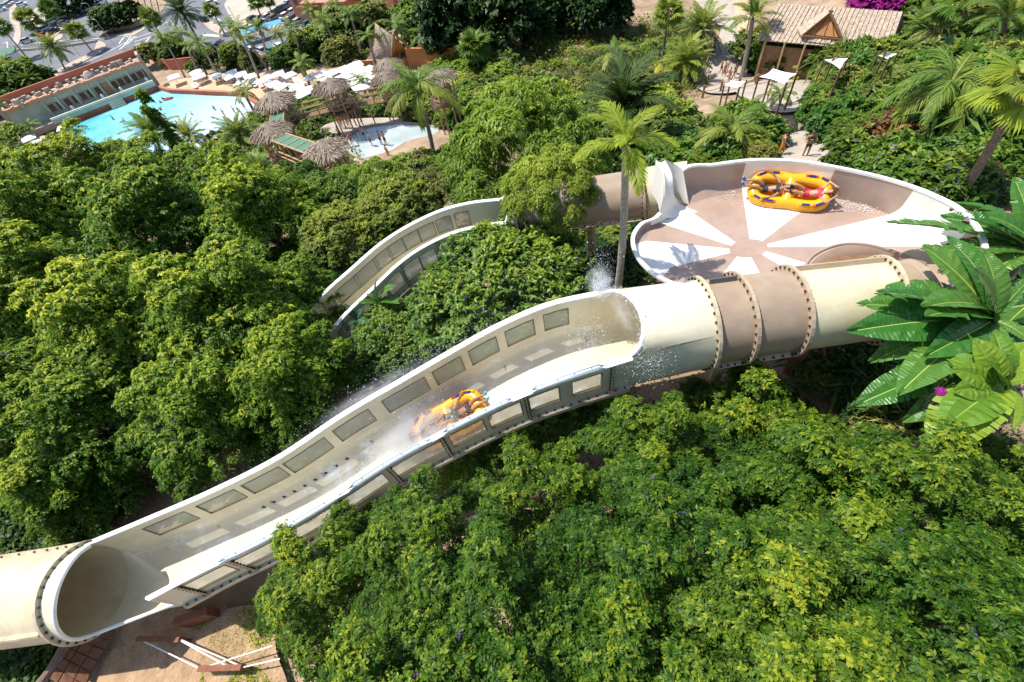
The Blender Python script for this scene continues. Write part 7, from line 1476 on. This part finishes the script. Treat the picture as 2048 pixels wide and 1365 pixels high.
# loose stones and dry leaves on the earth bank and under the slide
def scatter_px(poly, n, seed):
    r = np.random.default_rng(seed); out = []; xs = [p[0] for p in poly]; ys = [p[1] for p in poly]
    while len(out) < n:
        x, y = r.uniform(min(xs), max(xs)), r.uniform(min(ys), max(ys))
        if inpoly(x, y, poly): out.append((x, y))
    px = np.array(out); d = (CM @ np.stack([px[:, 0]-CX, -(px[:, 1]-CY), np.full(len(px), -FPX)])).T; d /= -d[:, 2:3]; z = np.full(len(px), -17.0)
    for _ in range(30): Q = d*(-z)[:, None]; z = z*.5+.5*gz(Q[:, 0], Q[:, 1])
    Q = d*(-z)[:, None]; Q[:, 2] = gz(Q[:, 0], Q[:, 1])+.22; return Q
Q = scatter_px([(210, 1262), (340, 1215), (560, 1215), (560, 1400), (180, 1400)], 1500, 21)
o = link('loose_stones', flat_mesh('loose_stones', droplets(Q, .02, 22), 3), None, M['path']); tag(o, 'loose stones and clods on the dry earth bank', 'stones', kind='stuff')
r = np.random.default_rng(23); Q = scatter_px([(380, 1240), (560, 1215), (560, 1400), (400, 1400), (430, 1290)], 5000, 24); n = len(Q); nz_ = np.sin(Q[:, 0]*2.3)+np.cos(Q[:, 1]*2.9+Q[:, 0]); Q = Q[nz_ > .2]; n = len(Q)
o = link('bank_weeds', flat_mesh('bank_weeds', leaf_quads(Q, rand_dirs(n, r, .1), np.tile([0, 0, 1.], (n, 1))+r.normal(0, .4, (n, 3)), r.uniform(.06, .16, n), r.uniform(.03, .07, n)), 4, r.uniform(.2, 1, n)), None, M['leaf_light']); tag(o, 'bright weeds creeping over the earth bank', 'weeds', kind='stuff')
for i, (x, y) in enumerate(((1985, 590), (2040, 650), (1930, 560), (2050, 560))):
    P = onray(x, y, .9); plant('shade_bush', 'shrub%d' % (i % 4), 'leaf_bush' if i % 2 else 'leaf_dark', P, 1.1, 'bush on the ground at the right edge behind the paddle leaves', 'bush', 'bushes at the right edge behind paddle leaves', trunk=False)
broad_plant(2060, 610, -11.6, [(1960, 560, .4), (2010, 530, .8), (1950, 620, .1), (1980, 680, 0), (1900, 650, 0), (2090, 540, .8)], 'dark broad-leaved plant behind the big paddle leaves at the right edge', 'banana', seed=9)

# mist: small closed puffs of fine droplets hanging over the white water
def mistmat(name, dens):
    m = bpy.data.materials.new(name); m.use_nodes = True; t = m.node_tree; t.nodes.remove(t.nodes['Principled BSDF']); v = t.nodes.new('ShaderNodeVolumePrincipled'); v.inputs['Color'].default_value = (.97, .98, 1, 1); v.inputs['Anisotropy'].default_value = .2
    tc = t.nodes.new('ShaderNodeTexCoord'); ln = t.nodes.new('ShaderNodeVectorMath'); ln.operation = 'LENGTH'; t.links.new(tc.outputs['Object'], ln.inputs[0]); mr = t.nodes.new('ShaderNodeMapRange'); mr.interpolation_type = 'SMOOTHSTEP'; mr.inputs['From Min'].default_value = .98; mr.inputs['From Max'].default_value = .1; t.links.new(ln.outputs['Value'], mr.inputs['Value'])
    nz = t.nodes.new('ShaderNodeTexNoise'); nz.inputs['Scale'].default_value = 2.6; nz.inputs['Detail'].default_value = 4; nz.inputs['Roughness'].default_value = .6; t.links.new(tc.outputs['Object'], nz.inputs['Vector']); m2 = t.nodes.new('ShaderNodeMapRange'); m2.inputs['From Min'].default_value = .38; m2.inputs['From Max'].default_value = .72; t.links.new(nz.outputs['Fac'], m2.inputs['Value'])
    mu = t.nodes.new('ShaderNodeMath'); mu.operation = 'MULTIPLY'; t.links.new(mr.outputs['Result'], mu.inputs[0]); t.links.new(m2.outputs['Result'], mu.inputs[1]); mu2 = t.nodes.new('ShaderNodeMath'); mu2.operation = 'MULTIPLY'; mu2.inputs[1].default_value = dens; t.links.new(mu.outputs[0], mu2.inputs[0]); t.links.new(mu2.outputs[0], v.inputs['Density']); t.links.new(v.outputs[0], t.nodes['Material Output'].inputs['Volume']); return m
bm = bmesh.new(); bmesh.ops.create_icosphere(bm, subdivisions=3, radius=1); ms = bpy.data.meshes.new('water_mist'); bm.to_mesh(ms); bm.free(); ms.materials.append(mistmat('mist', 3.2)); M['mist_dense'] = mistmat('mist_dense', 7.5)
def mist(C, ux, dims, label):
    ux = Vector(ux).normalized(); uy = Vector((0, 0, 1)).cross(ux).normalized(); uz = ux.cross(uy); o = link('water_mist', ms); o.location = tuple(C); o.rotation_euler = Matrix((ux, uy, uz)).transposed().to_euler(); o.scale = dims; tag(o, label, 'mist', kind='stuff'); return o
um = F1.u_of_x(840, .0, F1.WALL+.3); objmat(mist(Vector(F1.pt(um, -.05, F1.WALL+.05)), dv, (2.2, 1.0, .8), 'soft white mist trailing behind the flume raft'), M['mist_dense'])
um = F1.u_of_x(700, .0, F1.WALL+.3); mist(Vector(F1.pt(um, .1, F1.WALL+.35)), dv, (2.6, .9, .35), 'thin white mist on the flume floor below the raft')
um = F1.u_of_x(760, -1, .2); mist(Vector(F1.pt(um, -1, .2, .3)), dv, (3.0, .5, .5), 'faint mist drifting over the far rim of the flume')
mist(A+Vector((.0, .25, .35)), (1, 0, 0), (.5, .5, .75), 'small plume of mist above the upper tube mouth')
mist((A+B)/2+Vector((.2, .1, .35)), B-A, (1.1, .35, .35), 'mist along the lip of the upper tube mouth')
